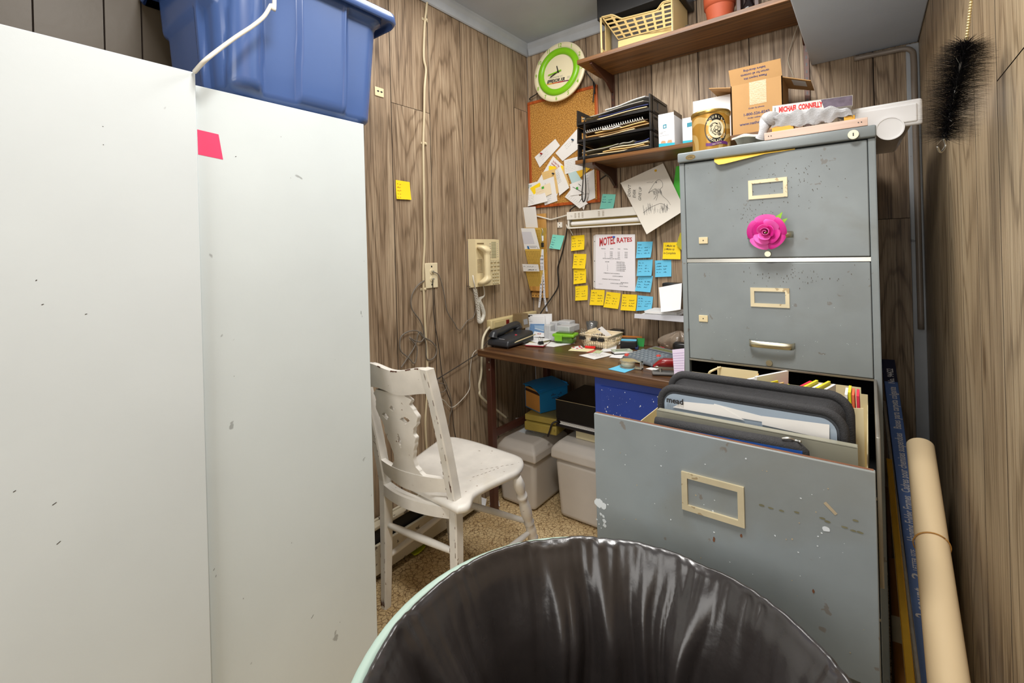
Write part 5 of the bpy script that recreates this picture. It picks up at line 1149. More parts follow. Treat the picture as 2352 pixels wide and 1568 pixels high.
# lanyard
ly_ = thing('lanyard', 'white printed lanyard with a black clip hanging on the letter holder', 'lanyard', bk(1247, 690, .03)); LAN = mat('lanyard_white', (226, 228, 234), .6, var=.02)
for off, xs in (((.060), ((1246, 572), (1247, 610), (1249, 650), (1250, 680), (1256, 715))), ((.064), ((1243, 572), (1243, 610), (1243, 650), (1241, 684), (1238, 706)))):
    b = MB(); Pc = [bk(x, y, off - .03 * i / 4) for i, (x, y) in enumerate(xs)]
    def lf2(u, v, o=0.0): k = min(3.999, v * 4); i = int(k); t = k - i; return Pc[i] * (1 - t) + Pc[i + 1] * t + Vector(((u - .5) * .013, -o, 0))
    b.slab(lambda u, v, o: lf2(1 - u, v, o), 1, 12, .0008, LAN, False)
    for vv in (.18, .55): 
        V_, F_, w_ = text_geo('Terasil', .0); b.add([lf2(.25 + p_[1] * .45, vv + .30 * p_[0] / w_, .0006) for p_ in V_], F_, INK)
        b.line(INK, lambda u, v: lf2(u, v, .0006), [(.5 + .28 * math.cos(i * PI / 6), vv - .05 + .030 * math.sin(i * PI / 6)) for i in range(11)], .02 * 1, 3.0)
    b.build('strap', ly_)
b = MB(); c0 = bk(1246, 562, .064); b.box(c0 + Vector((-.008, -.004, -.014)), c0 + Vector((.008, .004, .012)), BLACKP, .003); b.build('buckle', ly_)
b = MB(); b.tube(catmull([bk(1246, 556, .064), bk(1244, 540, .062), bk(1247, 532, .06), bk(1244, 524, .06), bk(1242, 532, .06)], 5), .002, STEEL, 6); b.slab(lambda u, v, o: bk(1246.5, 553, .066) + Vector(((u - .5) * .011, -o, .028 * v)), 1, 1, .0008, LAN, False); b.build('clip', ly_)
b = MB(); b.tube(catmull([bk(1208, 664, .02), bk(1209, 680, .02), bk(1211, 700, .02), bk(1215, 716, .03), bk(1218, 724, .04)], 6), .004, WCAB, 8); tag(b.build('cable'), 'white cable dropping from the letter holder to the power strip', 'cable')
# ================================================================== ON THE DESK
K6 = lambda x, y: (1090 + x * .10204, 700 + y * .10204)
K7 = lambda x, y: (1300 + x * .11905, 720 + y * .11905)
K5_ = lambda x, y: (1080 + x * .21259, 660 + y * .21259)
K4 = lambda x, y: (830 + x * .408, 780 + y * .408)
ZD = zd + .0006
def dz_(p, dz=0.0): return atz(p[0], p[1], ZD + dz)
def frame2(a, b):
    d = b - a; d.z = 0; L_ = d.length; d.normalize()
    return Matrix.Translation(a) @ Matrix.Rotation(math.atan2(d.y, d.x), 4, 'Z'), L_
def flat(corners, z, m, label, extra=None, k=K7, name='paper', cat='paper', group='papers on the desk', th=.0005, curl=0.0):
    bl, br, tr, tl = [atz(*k(*p), ZD + z) for p in corners]; fn = quad_fn(bl, br, tr, tl, (0, 0, 1), curl); b = MB()
    b.slab(fn, 4, 4, th, m, True)
    if extra: extra(b, lambda u, v: fn(u, v, .0004))
    return tag(b.build(name), label, cat, group)
# desk telephone
a, b_ = dz_((1116, 796)), dz_((1167, 803)); TP, wp = frame2(a, b_); dp = (dz_((1203, 780)) - b_).length * .88
PHB = mat('charcoal_phone', (44, 46, 50), .32, var=.05); dph = thing('desk_phone', 'charcoal desk telephone with a red button at the left end of the desk', 'telephone', a + Vector((.05, .05, 0)))
b = MB(); h0_, h1_ = .038, .058
bm = bmesh.new(); vs = [bm.verts.new(p) for p in ((0, 0, .006), (wp, 0, .006), (wp, dp, .006), (0, dp, .006), (.004, .008, h0_), (wp - .004, .008, h0_), (wp - .004, dp, h1_), (.004, dp, h1_))]
for f_ in ((3, 2, 1, 0), (4, 5, 6, 7), (0, 1, 5, 4), (1, 2, 6, 5), (2, 3, 7, 6), (3, 0, 4, 7)): bm.faces.new([vs[i] for i in f_])
bmesh.ops.bevel(bm, geom=bm.edges[:], offset=.012, segments=4, profile=.5, affect='EDGES'); b.bm(bm, PHB, True, TP)
for x in (.02, wp - .02):
    for y in (.025, dp - .02): b.cyl((x, y, 0), (x, y, .010), .006, .006, BLACKP, 10, T=TP)
fp = lambda u, v, o=.0006: TP @ Vector((.004 + (wp - .008) * u, .012 + (dp - .016) * v, h0_ + (h1_ - h0_) * v + o))
rg = random.Random(8); KEYD = mat('phone_key_grey', (96, 98, 100), .4, var=0)
for r in range(5):
    for c in range(6): b.poly(KEYD, fp, [(.48 + c * .07 + du, .16 + r * .09 + dv) for du, dv in ((0, 0), (.035, 0), (.035, .035), (0, .035))])
b.line(GREYINK, fp, [(.46, .06), (.74, .06)], .03); b.build('base', dph)
b = MB(); q = [TP @ Vector((wp * .22, y, z)) for y, z in ((.018, h0_ + .004), (.03, h0_ + .022), (dp * .35, h0_ + .024), (dp * .7, h1_ + .018), (dp - .01, h1_ + .020), (dp, h1_ + .004))]
b.tube(catmull(q, 6), lambda t: .018 + .006 * (abs(2 * t - 1) ** 3), PHB, 14); b.build('handset', dph)
b = MB(); c_ = fp(.76, .48, 0); b.cyl(c_, c_ + Vector((0, 0, .003)), .006, .005, mat('red_key', (190, 40, 56), .4, var=0), 14); b.build('red_button', dph, label='round red button')
b = MB(); b.tube([TP @ Vector((wp * .95, .03, .02)), TP @ Vector((wp + .012, dp * .95, .040))], .0028, mat('bone_rod', (206, 190, 150), .4, var=.05), 8); tag(b.build('stylus'), 'thin bone-coloured stick leaning on the desk telephone', 'stick')
# standing printed pads, brochure and card behind the telephone
def stand(corners, base_px, m, label, extra=None, k=K6, name='paper', cat='paper', lean=.02, th=.001, group='papers standing on the desk', z0=None):
    # corners tl, tr, br, bl ; stands at the depth of its foot on the desk
    y0 = dz_(k(*base_px)).y if z0 is None else z0
    tl, tr, br, bl = [k(*p) for p in corners]; fn = quad_fn(aty(*bl, y0), aty(*br, y0), aty(*tr, y0 + lean), aty(*tl, y0 + lean), (0, -1, .2)); b = MB(); b.slab(fn, 3, 3, th, m, False)
    if extra: extra(b, lambda u, v: fn(u, v, .0006))
    return tag(b.build(name), label, cat, group)
yst = 2.02
def prt(b, f):
    for i in range(7): b.scrib(GREYINK, f, .05, .18 + .1 * (i % 3), .93 - i * .1, .03, .012, .7, i); 
    for i in range(9): b.line(GREYINK, f, [(.05, .90 - i * .1), (.95, .90 - i * .1)], .005)
stand([(1190, 210), (1740, 198), (1745, 700), (1200, 715)], (0, 0), WHITE, 'white printed sheet standing behind the other forms at the desk corner', z0=yst + .03, lean=.02)
stand([(1140, 250), (1575, 245), (1585, 715), (1145, 700)], (0, 0), WHITE, 'white form pad standing at the back corner of the desk', prt, z0=yst, lean=.03, th=.006)
stand([(1255, 425), (1570, 428), (1560, 715), (1212, 718)], (0, 0), mat('blue_brochure', (112, 148, 190), .35, var=.12, scale=25), 'blue glossy brochure leaning on the white form pad', lambda b, f: (b.poly(mat('brochure_white', (206, 218, 230), .4, var=.02), f, [(.35, .62), (1, .42), (1, .48), (.37, .68)]), b.poly(mat('brochure_pale', (150, 178, 206), .4, var=.02), f, [(.30, .9), (1, .86), (1, .5), (.36, .68)])), z0=yst - .02)
stand([(1350, 582), (1565, 606), (1570, 722), (1295, 722)], (0, 0), WHITE, 'small white card with a red shop name at the foot of the brochure', lambda b, f: b.text('ACE', REDI, f, .22, .34, .46, .62, .03, slant=.3), z0=yst - .03, name='card', cat='card')
# frosted plastic boxes
FROST = mat('frosted_plastic', (226, 228, 230), .35, var=.03, trans=.35)
def frost(x0, y0, x1, y1, Y, label, d_=.045, flute=True):
    p, q = aty(*K6(x0, y1), Y), aty(*K6(x1, y0), Y); b = MB(); zb9 = ZD if flute else p.z; b.box((p.x, Y, zb9), (q.x, Y + d_, q.z), FROST, .004)
    if flute:
        n_ = max(2, int((q.x - p.x) / .009))
        for i in range(1, n_): xx = p.x + (q.x - p.x) * i / n_; b.cyl((xx, Y + .0005, zb9 + .004), (xx, Y + .0005, q.z - .004), .0016, .0016, FROST, 6)
    tag(b.build('plastic_box'), label, 'plastic box', 'frosted plastic boxes on the desk')
frost(1565, 465, 1700, 752, 1.985, 'tall frosted plastic box nearest the blue brochure'); frost(1655, 615, 1812, 782, 1.950, 'shortest frosted plastic box standing in front beside the green lunch box', .03)
frost(1705, 392, 1850, 700, 2.035, 'frosted plastic box standing behind the tall one', .05); frost(1850, 492, 2130, 730, 1.99, 'wide fluted frosted plastic box behind the green lunch box', .05)
frost(1880, 375, 2135, 450, 2.06, 'flat frosted box lying on top at the back of the pile', .06, False); frost(1945, 460, 2235, 575, 2.045, 'flat frosted box under the topmost one of the pile', .06, False)
# loose papers under and around
flat([(1060, 880), (1590, 925), (1760, 760), (1130, 700)], .000, PAPER, 'white papers lying under the frosted boxes and red pad', k=K6, curl=0)
flat([(1075, 800), (1360, 875), (1700, 800), (1180, 730)], .0050, mat('straw_folder', (214, 202, 140), .6, var=.03), 'straw-yellow folder edge beside the desk telephone', k=K6)
flat([(1100, 770), (1400, 850), (1760, 770), (1250, 720)], .0085, WHITE, 'white sheet on top of the straw-yellow folder', k=K6)
flat([(1580, 925), (1780, 945), (2260, 860), (1720, 830)], .0012, WHITE, 'white sheet sticking out in front of the green lunch box', k=K6)
# red pad with a binder clip
a, b_ = dz_(K6(1140, 935)), dz_(K6(1550, 960)); T_, w_ = frame2(a, b_); REDP = mat('dark_red_cover', (140, 22, 34), .4, var=.05)
b = MB(); b.box((0, 0, .0015), (w_, .05, .007), REDP, .001, T_); b.box((.002, .001, .007), (w_ - .001, .049, .010), PAPER, 0, T_); tag(b.build('notebook'), 'small dark red pad under a black binder clip on the desk', 'notebook')
def clip(M_, label, wid=.024, par=None):
    r = thing('binder_clip', label, 'binder clip', M_.translation, 'black binder clips'); b = MB(); b.prism([(-.010, 0), (.010, 0), (.0025, .014), (-.0025, .014)], -wid / 2, wid / 2, BLACKP, M_ @ Matrix.Rotation(PI / 2, 4, 'X')); b.build('jaw', r)
    for s_ in (-1, 1):
        b = MB(); b.tube([M_ @ Vector((s_ * .003, -.008, .013)), M_ @ Vector((s_ * .010, -.006, .032)), M_ @ Vector((s_ * .011, 0, .036)), M_ @ Vector((s_ * .010, .006, .032)), M_ @ Vector((s_ * .003, .008, .013))], .0008, STEEL, 6); b.build('wire_arm', r)
clip(T_ @ Matrix.Translation((w_ * .78, .02, .0105)) @ Matrix.Rotation(-.7, 4, 'Z'), 'black binder clip standing on the dark red pad')
# green lunch box
gb = thing('lunch_box', 'clear green-lidded lunch box in the middle of the desk', 'food box', dz_((1297, 790))); GRN = mat('green_lid', (126, 190, 40), .3, var=.03, trans=.1); GRNT = mat('green_tint_plastic', (150, 200, 90), .12, var=0, trans=.75)
a, b_ = dz_((1273, 788)), dz_((1316, 791)); T_, w_ = frame2(a, b_); b = MB(); b.box((0, 0, .0015), (w_, .062, .036), GRNT, .012, T_, 4); b.build('base', gb)
b = MB(); b.box((-.008, -.008, .032), (w_ + .008, .070, .047), GRN, .006, T_, 3); b.box((.006, .010, .047), (w_ - .006, .052, .053), GRNT, .004, T_); b.build('lid', gb); b = MB(); b.box((.006, -.0125, .014), (.045, -.007, .044), GRN, .002, T_); b.build('latch', gb)
# basket of bits
bk_t = [dz_(K7(*p), .05) for p in ((292, 400), (800, 458), (1015, 385))]; bk_b = [dz_(K7(*p)) for p in ((345, 622), (790, 682), (985, 592))]
bs = thing('basket', 'small cream slotted plastic basket full of clips and cards on the desk', 'basket', bk_b[0]); T_, w_ = frame2(bk_b[0], bk_b[1]); dd_ = (bk_b[2] - bk_b[1]).length; hb_ = .055; fl_ = .012
def bpt(u, v, side):
    o = fl_ * v; c = [(-o, -o), (w_ + o, -o), (w_ + o, dd_ + o), (-o, dd_ + o)]; p, q = c[side], c[(side + 1) % 4]; return T_ @ Vector((p[0] + (q[0] - p[0]) * u, p[1] + (q[1] - p[1]) * u, .001 + hb_ * v))
b = MB(); BSK = mat('basket_cream', (236, 220, 188), .4, var=.03)
for s_ in range(4):
    n_ = 11 if s_ % 2 == 0 else 9
    for i in range(n_ + 1): u = i / n_; b.tube([bpt(u, .02, s_), bpt(u, .80, s_)], .0018, BSK, 5)
    for v, r_ in ((.22, .0018), (.50, .0018)): b.tube([bpt(0, v, s_), bpt(1, v, s_)], r_, BSK, 5)
    for v0, v1 in ((0, .14), (.72, 1.0)): P = [bpt(0, v0, s_), bpt(1, v0, s_), bpt(1, v1, s_), bpt(0, v1, s_)]; n_v = (P[1] - P[0]).cross(P[3] - P[0]).normalized() * .0016; b.hexa([P[0], P[1], P[1] - n_v, P[0] - n_v, P[3], P[2], P[2] - n_v, P[3] - n_v], BSK)
    b.tube([bpt(0, 1, s_), bpt(1, 1, s_)], .0035, BSK, 6)
b.hexa([T_ @ Vector(p) for p in ((0, 0, .001), (w_, 0, .001), (w_, dd_, .001), (0, dd_, .001), (0, 0, .0025), (w_, 0, .0025), (w_, dd_, .0025), (0, dd_, .0025))], BSK); b.build('basket_body', bs)
for u, lb in ((.10, 'black binder clip at the left end of the basket rim'), (.55, 'black binder clip at the middle of the basket rim'), (.82, 'black binder clip at the right end of the basket rim')):
    p = bpt(u, .62, 0) + T_.to_3x3() @ Vector((0, -.012, 0)); clip(Matrix.Translation(p) @ Matrix.Rotation(drot + PI / 2, 4, 'Z') @ Matrix.Rotation(0, 4, 'X'), lb, .028)
def inb(c, m, label, extra=None, name='card', th=.001, tilt=0): 
    p = [aty(*K7(*q), (bk_b[0] + (bk_b[2] - bk_b[1]) * .55).y) for q in c]; fn = quad_fn(p[3], p[2], p[1], p[0], (0, -1, .3)); b = MB(); b.slab(fn, 2, 2, th, m, False)
    if extra: extra(b, lambda u, v: fn(u, v, .0006))
    tag(b.build(name), label, 'card', 'cards in the basket')
inb([(415, 320), (585, 265), (620, 380), (420, 420)], CHEQ, 'cream card standing in the basket', lambda b, f: b.line(INK, f, [(.1, .35), (.9, .45)], .03))
inb([(600, 300), (690, 245), (880, 420), (780, 440)], WHITE, 'white card with a navy stamp leaning in the basket', lambda b, f: b.poly(mat('navy_stamp', (40, 52, 86), .5, var=0), f, [(.1, .80), (.35, .80), (.35, .94), (.1, .94)]))
cg = thing('glass_cup', 'clear plastic cup with red bits standing behind the basket', 'cup', dz_(K7(510, 480))); b = MB(); GL = mat('clear_plastic', (240, 244, 244), .08, var=0, trans=.92); CUY = bk_b[2].y + .045; c0 = aty(*K7(505, 400), CUY); r0 = .026; b.lathe([(.020, 0), (.021, .001), (r0 + .004, .060), (r0 + .003, .060), (.019, .002), (0, .002)], GL, 28, Matrix.Translation((c0.x, CUY, ZD + .030))); b.build('cup', cg)
b = MB(); b.lathe([(0, .004), (.018, .004), (.022, .040), (.012, .046), (0, .044)], mat('red_beads', (210, 60, 48), .4, var=.15, scale=200, bump=.6), 20, Matrix.Translation((c0.x, CUY, ZD + .030))); b.build('contents', cg, label='red bits')
b = MB(); b.box((c0.x - .03, CUY - .03, ZD + .0005), (c0.x + .03, CUY + .03, ZD + .0295), PAPER, .001); tag(b.build('paper_pad'), 'white paper block under the clear cup behind the basket', 'paper')
def paperclip(p, label):
    b = MB(); b.tube(catmull([p + Vector(q) for q in ((0, 0, 0), (-.004, 0, .016), (.001, 0, .022), (.006, 0, .016), (.003, 0, .004), (.0, 0, .002), (-.001, 0, .014))], 5), .0008, STEEL, 5); tag(b.build('paper_clip'), label, 'paper clip', 'wire clips at the basket')
for i, (x, y, lb) in enumerate(((300, 400, 'bent wire clip poking up at the left of the basket'), (360, 380, 'bent wire clip beside the cream card in the basket'))): paperclip(bpt(.04 + .10 * i, 1.0, 0) + Vector((0, .006, .003)), lb)
# papers, marker and pads right of the basket
flat([(40, 712), (470, 738), (560, 680), (150, 640)], .0010, mat('pale_yellow_paper', (236, 228, 180), .7, var=.02), 'pale yellow paper lying in front of the basket')
flat([(95, 650), (190, 692), (345, 670), (285, 612)], .0020, WHITE, 'red and white card lying left of the basket', lambda b, f: [b.poly(mat('card_red', (206, 44, 36), .5, var=0), f, [(x, y), (x + .25, y), (x + .25, y + .22), (x, y + .22)]) for x, y in ((.05, .7), (.38, .62), (.7, .7), (.05, .08), (.6, .2))], name='card', cat='card')
flat([(390, 745), (560, 760), (690, 712), (545, 695)], .0016, mat('printed_card', (196, 96, 84), .5, var=.2, scale=90), 'red patterned card under the banknote-green one', name='card', cat='card')
flat([(505, 755), (650, 765), (720, 715), (590, 704)], .0024, mat('green_print', (196, 206, 160), .5, var=.2, scale=120), 'small pale green printed card in front of the basket', name='card', cat='card')
flat([(250, 802), (545, 882), (930, 790), (660, 728)], .0012, PAPER, 'white printed sheet lying nearest the front in the middle of the desk', lambda b, f: [b.scrib(GREYINK, f, .15, .8, .3 + .08 * i, .05, .01, 1, i) for i in range(6)])
flat([(640, 740), (960, 720), (985, 600), (760, 640)], .0006, WHITE, 'white sheet under the basket corner'); flat([(830, 840), (1060, 862), (1200, 790), (930, 770)], .0018, WHITE, 'white slip at the left of the calculator')
a, b_ = dz_(K7(372, 640), .008), dz_(K7(568, 655), .008); b = MB(); d_ = (b_ - a).normalized(); RM = mat('red_marker', (216, 20, 24), .35, var=.02); b.tube([a + d_ * (t * (b_ - a).length) for t in (0, .03, .1, .5, .72, .74, .97, 1)], lambda t: .0055 + .0005 * (t > .7), RM, 12); tag(b.build('marker'), 'red marker lying against the front of the basket', 'marker')
# stack of pads
a, b_ = dz_(K7(930, 805)), dz_(K7(1290, 788)); T_, w_ = frame2(a, b_); b = MB(); b.box((0, 0, .001), (w_, .045, .006), BLACKP, .001, T_); b.box((.002, .001, .006), (w_, .046, .013), WHITE, .0006, T_); b.box((0, .001, .013), (w_ + .002, .047, .016), mat('pad_cover_green', (176, 188, 168), .5, var=.06, scale=80), .0006, T_)
fz_ = lambda u, v: T_ @ Vector((w_ * u, .046 * v, .0163)); b.poly(mat('pad_print', (90, 100, 92), .6, var=.3, scale=200), fz_, [(.12, .3), (.8, .35), (.82, .62), (.2, .6)]); tag(b.build('notepad'), 'small grey-green pad stacked on white paper beside the calculator', 'notepad')
# black letter box with blue notes
a, b_ = dz_(K7(1045, 680)), dz_(K7(1370, 692)); T_, w_ = frame2(a, b_); nb = thing('note_dispenser', 'black note dispenser holding blue notes, behind the calculator', 'note dispenser', a); b = MB(); b.box((0, 0, .0006), (w_, .075, .036), BLACKP, .004, T_); b.box((w_ * .1, .035, .036), (w_ * .95, .070, .040), mat('dark_lid', (48, 40, 38), .3, var=.1), .002, T_); b.build('case', nb)
b = MB(); b.box((w_ * .06, .004, .036), (w_ * .98, .030, .0395), BLU, .0006, T_); b.build('note_pad', nb, label='strip of blue notes'); b = MB(); b.box((w_ * .9, -.006, .001), (w_ * 1.08, .05, .010), mat('navy_base', (36, 48, 96), .4, var=.03), .001, T_); tag(b.build('pad'), 'navy blue pad sticking out under the black note dispenser', 'pad')
# ruler, folders, small black box behind
def slabbox(p0, p1, dep, z0, hgt, m, label, name, cat, group=None, bev=.001):
    a, b_ = dz_(K7(*p0)), dz_(K7(*p1)); T_, w_ = frame2(a, b_); b = MB(); b.box((0, 0, z0), (w_, dep, z0 + hgt), m, bev, T_); return tag(b.build(name), label, cat, group)
yw_ = 2.05
def wallrest(c, y, m, label, name, cat, th=.004, lean=.02): 
    tl, tr, br, bl = [K7(*p) for p in c]; fn = quad_fn(aty(*bl, y), aty(*br, y), aty(*tr, y + lean), aty(*tl, y + lean), (0, -1, .2)); b = MB(); b.slab(fn, 1, 1, th, m, False); return tag(b.build(name), label, cat)
wallrest([(990, 415), (1465, 440), (1465, 470), (985, 452)], 2.075, mat('ruler_wood', (176, 106, 44), .4, var=.08), 'long brown wooden ruler standing behind the note dispenser', 'ruler', 'ruler')
wallrest([(985, 455), (1210, 462), (1200, 560), (985, 560)], 2.06, mat('yellow_print', (226, 190, 24), .5, var=.12, scale=90), 'yellow printed booklet behind the basket corner', 'booklet', 'booklet')
wallrest([(1130, 455), (1520, 478), (1500, 640), (1000, 610)], 2.04, mat('green_folder', (30, 140, 58), .4, var=.04, trans=.1), 'translucent green folder behind the black note dispenser', 'folder', 'folder', .003)
wallrest([(1085, 480), (1120, 490), (985, 640), (930, 640)], 2.02, WHITE, 'white slip leaning on the green folder by the basket', 'paper', 'paper', .001)
b = MB(); p, q = aty(*K7(840, 420), 2.10), aty(*K7(1055, 325), 2.10); b.box((p.x, 2.10, ZD), (q.x, 2.145, q.z), BLACKP, .003); tag(b.build('black_box'), 'small black box against the back wall behind the basket', 'box')
# calculator
a, b_ = dz_(K7(1075, 885)), dz_(K7(1665, 1048)); T_, w_ = frame2(a, b_); c_ = dz_(K7(2085, 700)); dcal = abs((T_.inverted() @ c_).y); dcal = min(.19, max(.15, dcal)); w_ = .165
ca = thing('calculator', 'grey desktop calculator with red keys and a tilted display', 'calculator', a); CAL = mat('calculator_grey', (104, 110, 116), .38, .1, var=.03); CK = mat('calculator_key', (128, 138, 146), .35, var=.03)
top = lambda u, v, o=0.0: T_ @ Vector((w_ * u, dcal * v, .016 + .016 * v + o))
b = MB(); bm = bmesh.new(); vs = [bm.verts.new(T_ @ Vector(p)) for p in ((0, 0, .003), (w_, 0, .003), (w_, dcal, .003), (0, dcal, .003))] + [bm.verts.new(top(*p)) for p in ((.01, .01), (.99, .01), (.99, .99), (.01, .99))]
for f_ in ((3, 2, 1, 0), (4, 5, 6, 7), (0, 1, 5, 4), (1, 2, 6, 5), (2, 3, 7, 6), (3, 0, 4, 7)): bm.faces.new([vs[i] for i in f_])
bmesh.ops.bevel(bm, geom=bm.edges[:], offset=.005, segments=3, profile=.5, affect='EDGES'); b.bm(bm, CAL, True); b.build('case', ca)
b = MB(); b.hexa([top(u, v, o) for o in (0, .004) for u, v in ((.08, .70), (.92, .70), (.92, .94), (.08, .94))], CAL); b.poly(mat('lcd', (116, 120, 84), .25, var=.05), lambda u, v: top(u, v, .0045), [(.12, .74), (.88, .74), (.88, .88), (.12, .88)]); b.poly(mat('lcd_frame', (168, 172, 174), .35, .2, var=0), lambda u, v: top(u, v, .0042), [(.10, .72), (.90, .72), (.90, .90), (.10, .90)]); b.line(INK, lambda u, v: top(u, v, .0046), [(.3, .92), (.8, .92)], .012); b.build('display', ca, label='olive display panel')
RK = mat('calculator_red', (224, 84, 76), .4, var=0)
b = MB(); red = MB()
for r in range(5):
    for c in range(7):
        u, v = .09 + c * .128, .08 + r * .118; isr = (r, c) in ((0, 0), (3, 5)); t_ = red if isr else b
        t_.hexa([top(u + du * .048, v + dv * .040, .0) for du, dv in ((-1, -1), (1, -1), (1, 1), (-1, 1))] + [top(u + du * .036, v + dv * .030, .0065) for du, dv in ((-1, -1), (1, -1), (1, 1), (-1, 1))], RK if isr else CK)
b.build('keys', ca); 
p = top(.05, .52, .007); red2 = MB(); red.build('red_keys', ca, label='two red keys')
# tape dispenser on its blue note
flat([(812, 1068), (1132, 1138), (1402, 1035), (1060, 985)], .0006, BLU, 'blue sticky note lying under the tape dispenser', name='sticky_note', cat='sticky note', group=None)
td = thing('tape_dispenser', 'clear plastic tape dispenser on a blue note at the front of the desk', 'tape dispenser', dz_(K7(1170, 1060))); CLT = mat('clear_tape_plastic', (236, 232, 220), .12, var=0, trans=.80); TPE = mat('tape_roll', (226, 214, 186), .25, var=.03, trans=.35)
c0 = dz_(K7(1170, 1050)); b = MB(); Tt = Matrix.Translation(c0 + Vector((0, .012, .0015)))
b.prism([(.030 * math.cos(a), .030 * math.sin(a)) for a in [i * PI / 14 for i in range(2, 27)]] + [(.058, -.012), (.058, .006)], 0, .003, CLT, Tt); b.prism([(.030 * math.cos(a), .030 * math.sin(a)) for a in [i * PI / 14 for i in range(2, 27)]] + [(.058, -.006), (.058, .006)], .024, .027, CLT, Tt); b.box((.052, -.010, 0), (.058, .006, .027), CLT, 0, Tt); b.build('case', td)
b = MB(); b.lathe([(.013, .004), (.026, .004), (.026, .023), (.013, .023), (.013, .004)], TPE, 32, Tt); b.build('tape_roll', td)
b = MB(); b.line(INK, lambda u, v: Tt @ Vector((-.030 + u * .012, -.024 + u * .002, .006 + .018 * v)), [(.2, .1), (.2, .6), (.8, .6), (.8, .1)], .12); b.build('print', td)
# stapler
a, b_ = dz_(K7(1665, 1200)), dz_(K7(2120, 1215)); T_, w_ = frame2(a, b_); sp_ = thing('stapler', 'dark red stapler with a grey base at the right end of the desk', 'stapler', a); STB = mat('stapler_grey', (112, 110, 108), .4, .2, var=.04); STR = mat('stapler_red', (132, 14, 20), .25, var=.03, coat=.3)
b = MB(); b.box((0, .0, .0015), (w_ + .03, .042, .012), STB, .005, T_); b.build('base', sp_); b = MB(); b.box((.012, .009, .024), (w_ + .03, .033, .032), STEEL, .001, T_); b.cyl((.03, .021, .010), (.03, .021, .026), .006, .006, STEEL, 12, T=T_); b.build('magazine', sp_)
b = MB(); P = []; 
for i in range(13):
    t = i / 12; x = .004 + (w_ + .03) * t; hh_ = .032 + .026 * min(1, math.sin(min(1, t * 2.6) * PI / 2)); hw = .016 * min(1, .55 + 1.2 * t)
    P.append([(x, .021 - hw, .031), (x, .021 - hw * .95, hh_ - .006), (x, .021 - hw * .5, hh_), (x, .021 + hw * .5, hh_), (x, .021 + hw * .95, hh_ - .006), (x, .021 + hw, .031)])
b.add([p for r in P for p in r], [(i * 6 + j, (i + 1) * 6 + j, (i + 1) * 6 + (j + 1) % 6, i * 6 + (j + 1) % 6) for i in range(12) for j in range(6)] + [(0, 1, 2, 3, 4, 5), tuple(range(77, 71, -1))], STR, True, T_); b.build('arm', sp_, label='glossy dark red arm')
flat([(1535, 1058), (1700, 1100), (1800, 1060), (1640, 1035)], .0003, WHITE, 'white slip under the front edge of the calculator')
# lilac lined pad, glasses case, plastic bag at the right end
fn = quad_fn(aty(1550, 878, 1.52), aty(1572, 880, 1.52), aty(1572, 800, 1.54), aty(1544, 803, 1.54), (0, -1, 0)); b = MB(); b.slab(fn, 2, 4, .002, mat('lilac_paper', (222, 208, 228), .7, var=.02), True)
for i in range(12): b.line(mat('lilac_rule', (190, 170, 204), .7, var=0), lambda u, v: fn(u, v, .0006), [(.02, .06 + i * .075), (.98, .06 + i * .075)], .012)
tag(b.build('lined_paper'), 'lilac lined paper hanging over the desk edge beside the filing cabinet', 'paper')
b = MB(); p = aty(*K7(2110, 655), 1.86); b.box((p.x - .010, 1.845, ZD), (p.x + .06, 1.885, aty(*K7(2110, 545), 1.86).z), mat('glossy_black', (22, 20, 20), .2, var=.05), .014, None, 4); tag(b.build('glasses_case'), 'glossy black case at the right end of the desk beside the cabinet', 'case')
pb = MB(); BAGC = mat('clear_bag', (214, 196, 176), .18, var=.05, trans=.72, bump=.6, bscale=70); c0 = aty(*K7(1960, 520), 1.96)
rgb = random.Random(9)
def bagp(u, v):
    th = 2 * PI * u; r = .062 * math.sin(PI * (.05 + .9 * v)) * (1 + .18 * math.sin(5 * th + 3 * v) + .1 * math.sin(9 * th)); return Vector((c0.x + r * 1.0 * math.cos(th) + .05 * (v - .5), 2.04 + r * .6 * math.sin(th), ZD + .002 + .085 * v + .012 * math.sin(3 * th) * v * (1 - v)))
pb.grid(bagp, 40, 16, BAGC, True, wrap=True); tag(pb.build('plastic_bag'), 'crumpled clear plastic bag on the desk under the paper tray', 'bag')
b = MB(); b.box((c0.x - .055, 1.975, ZD + .001), (c0.x - .02, 1.985, ZD + .022), mat('red_wrapper', (196, 30, 40), .4, var=.1), .006); tag(b.build('wrapper'), 'small red wrapper beside the crumpled clear bag', 'wrapper')
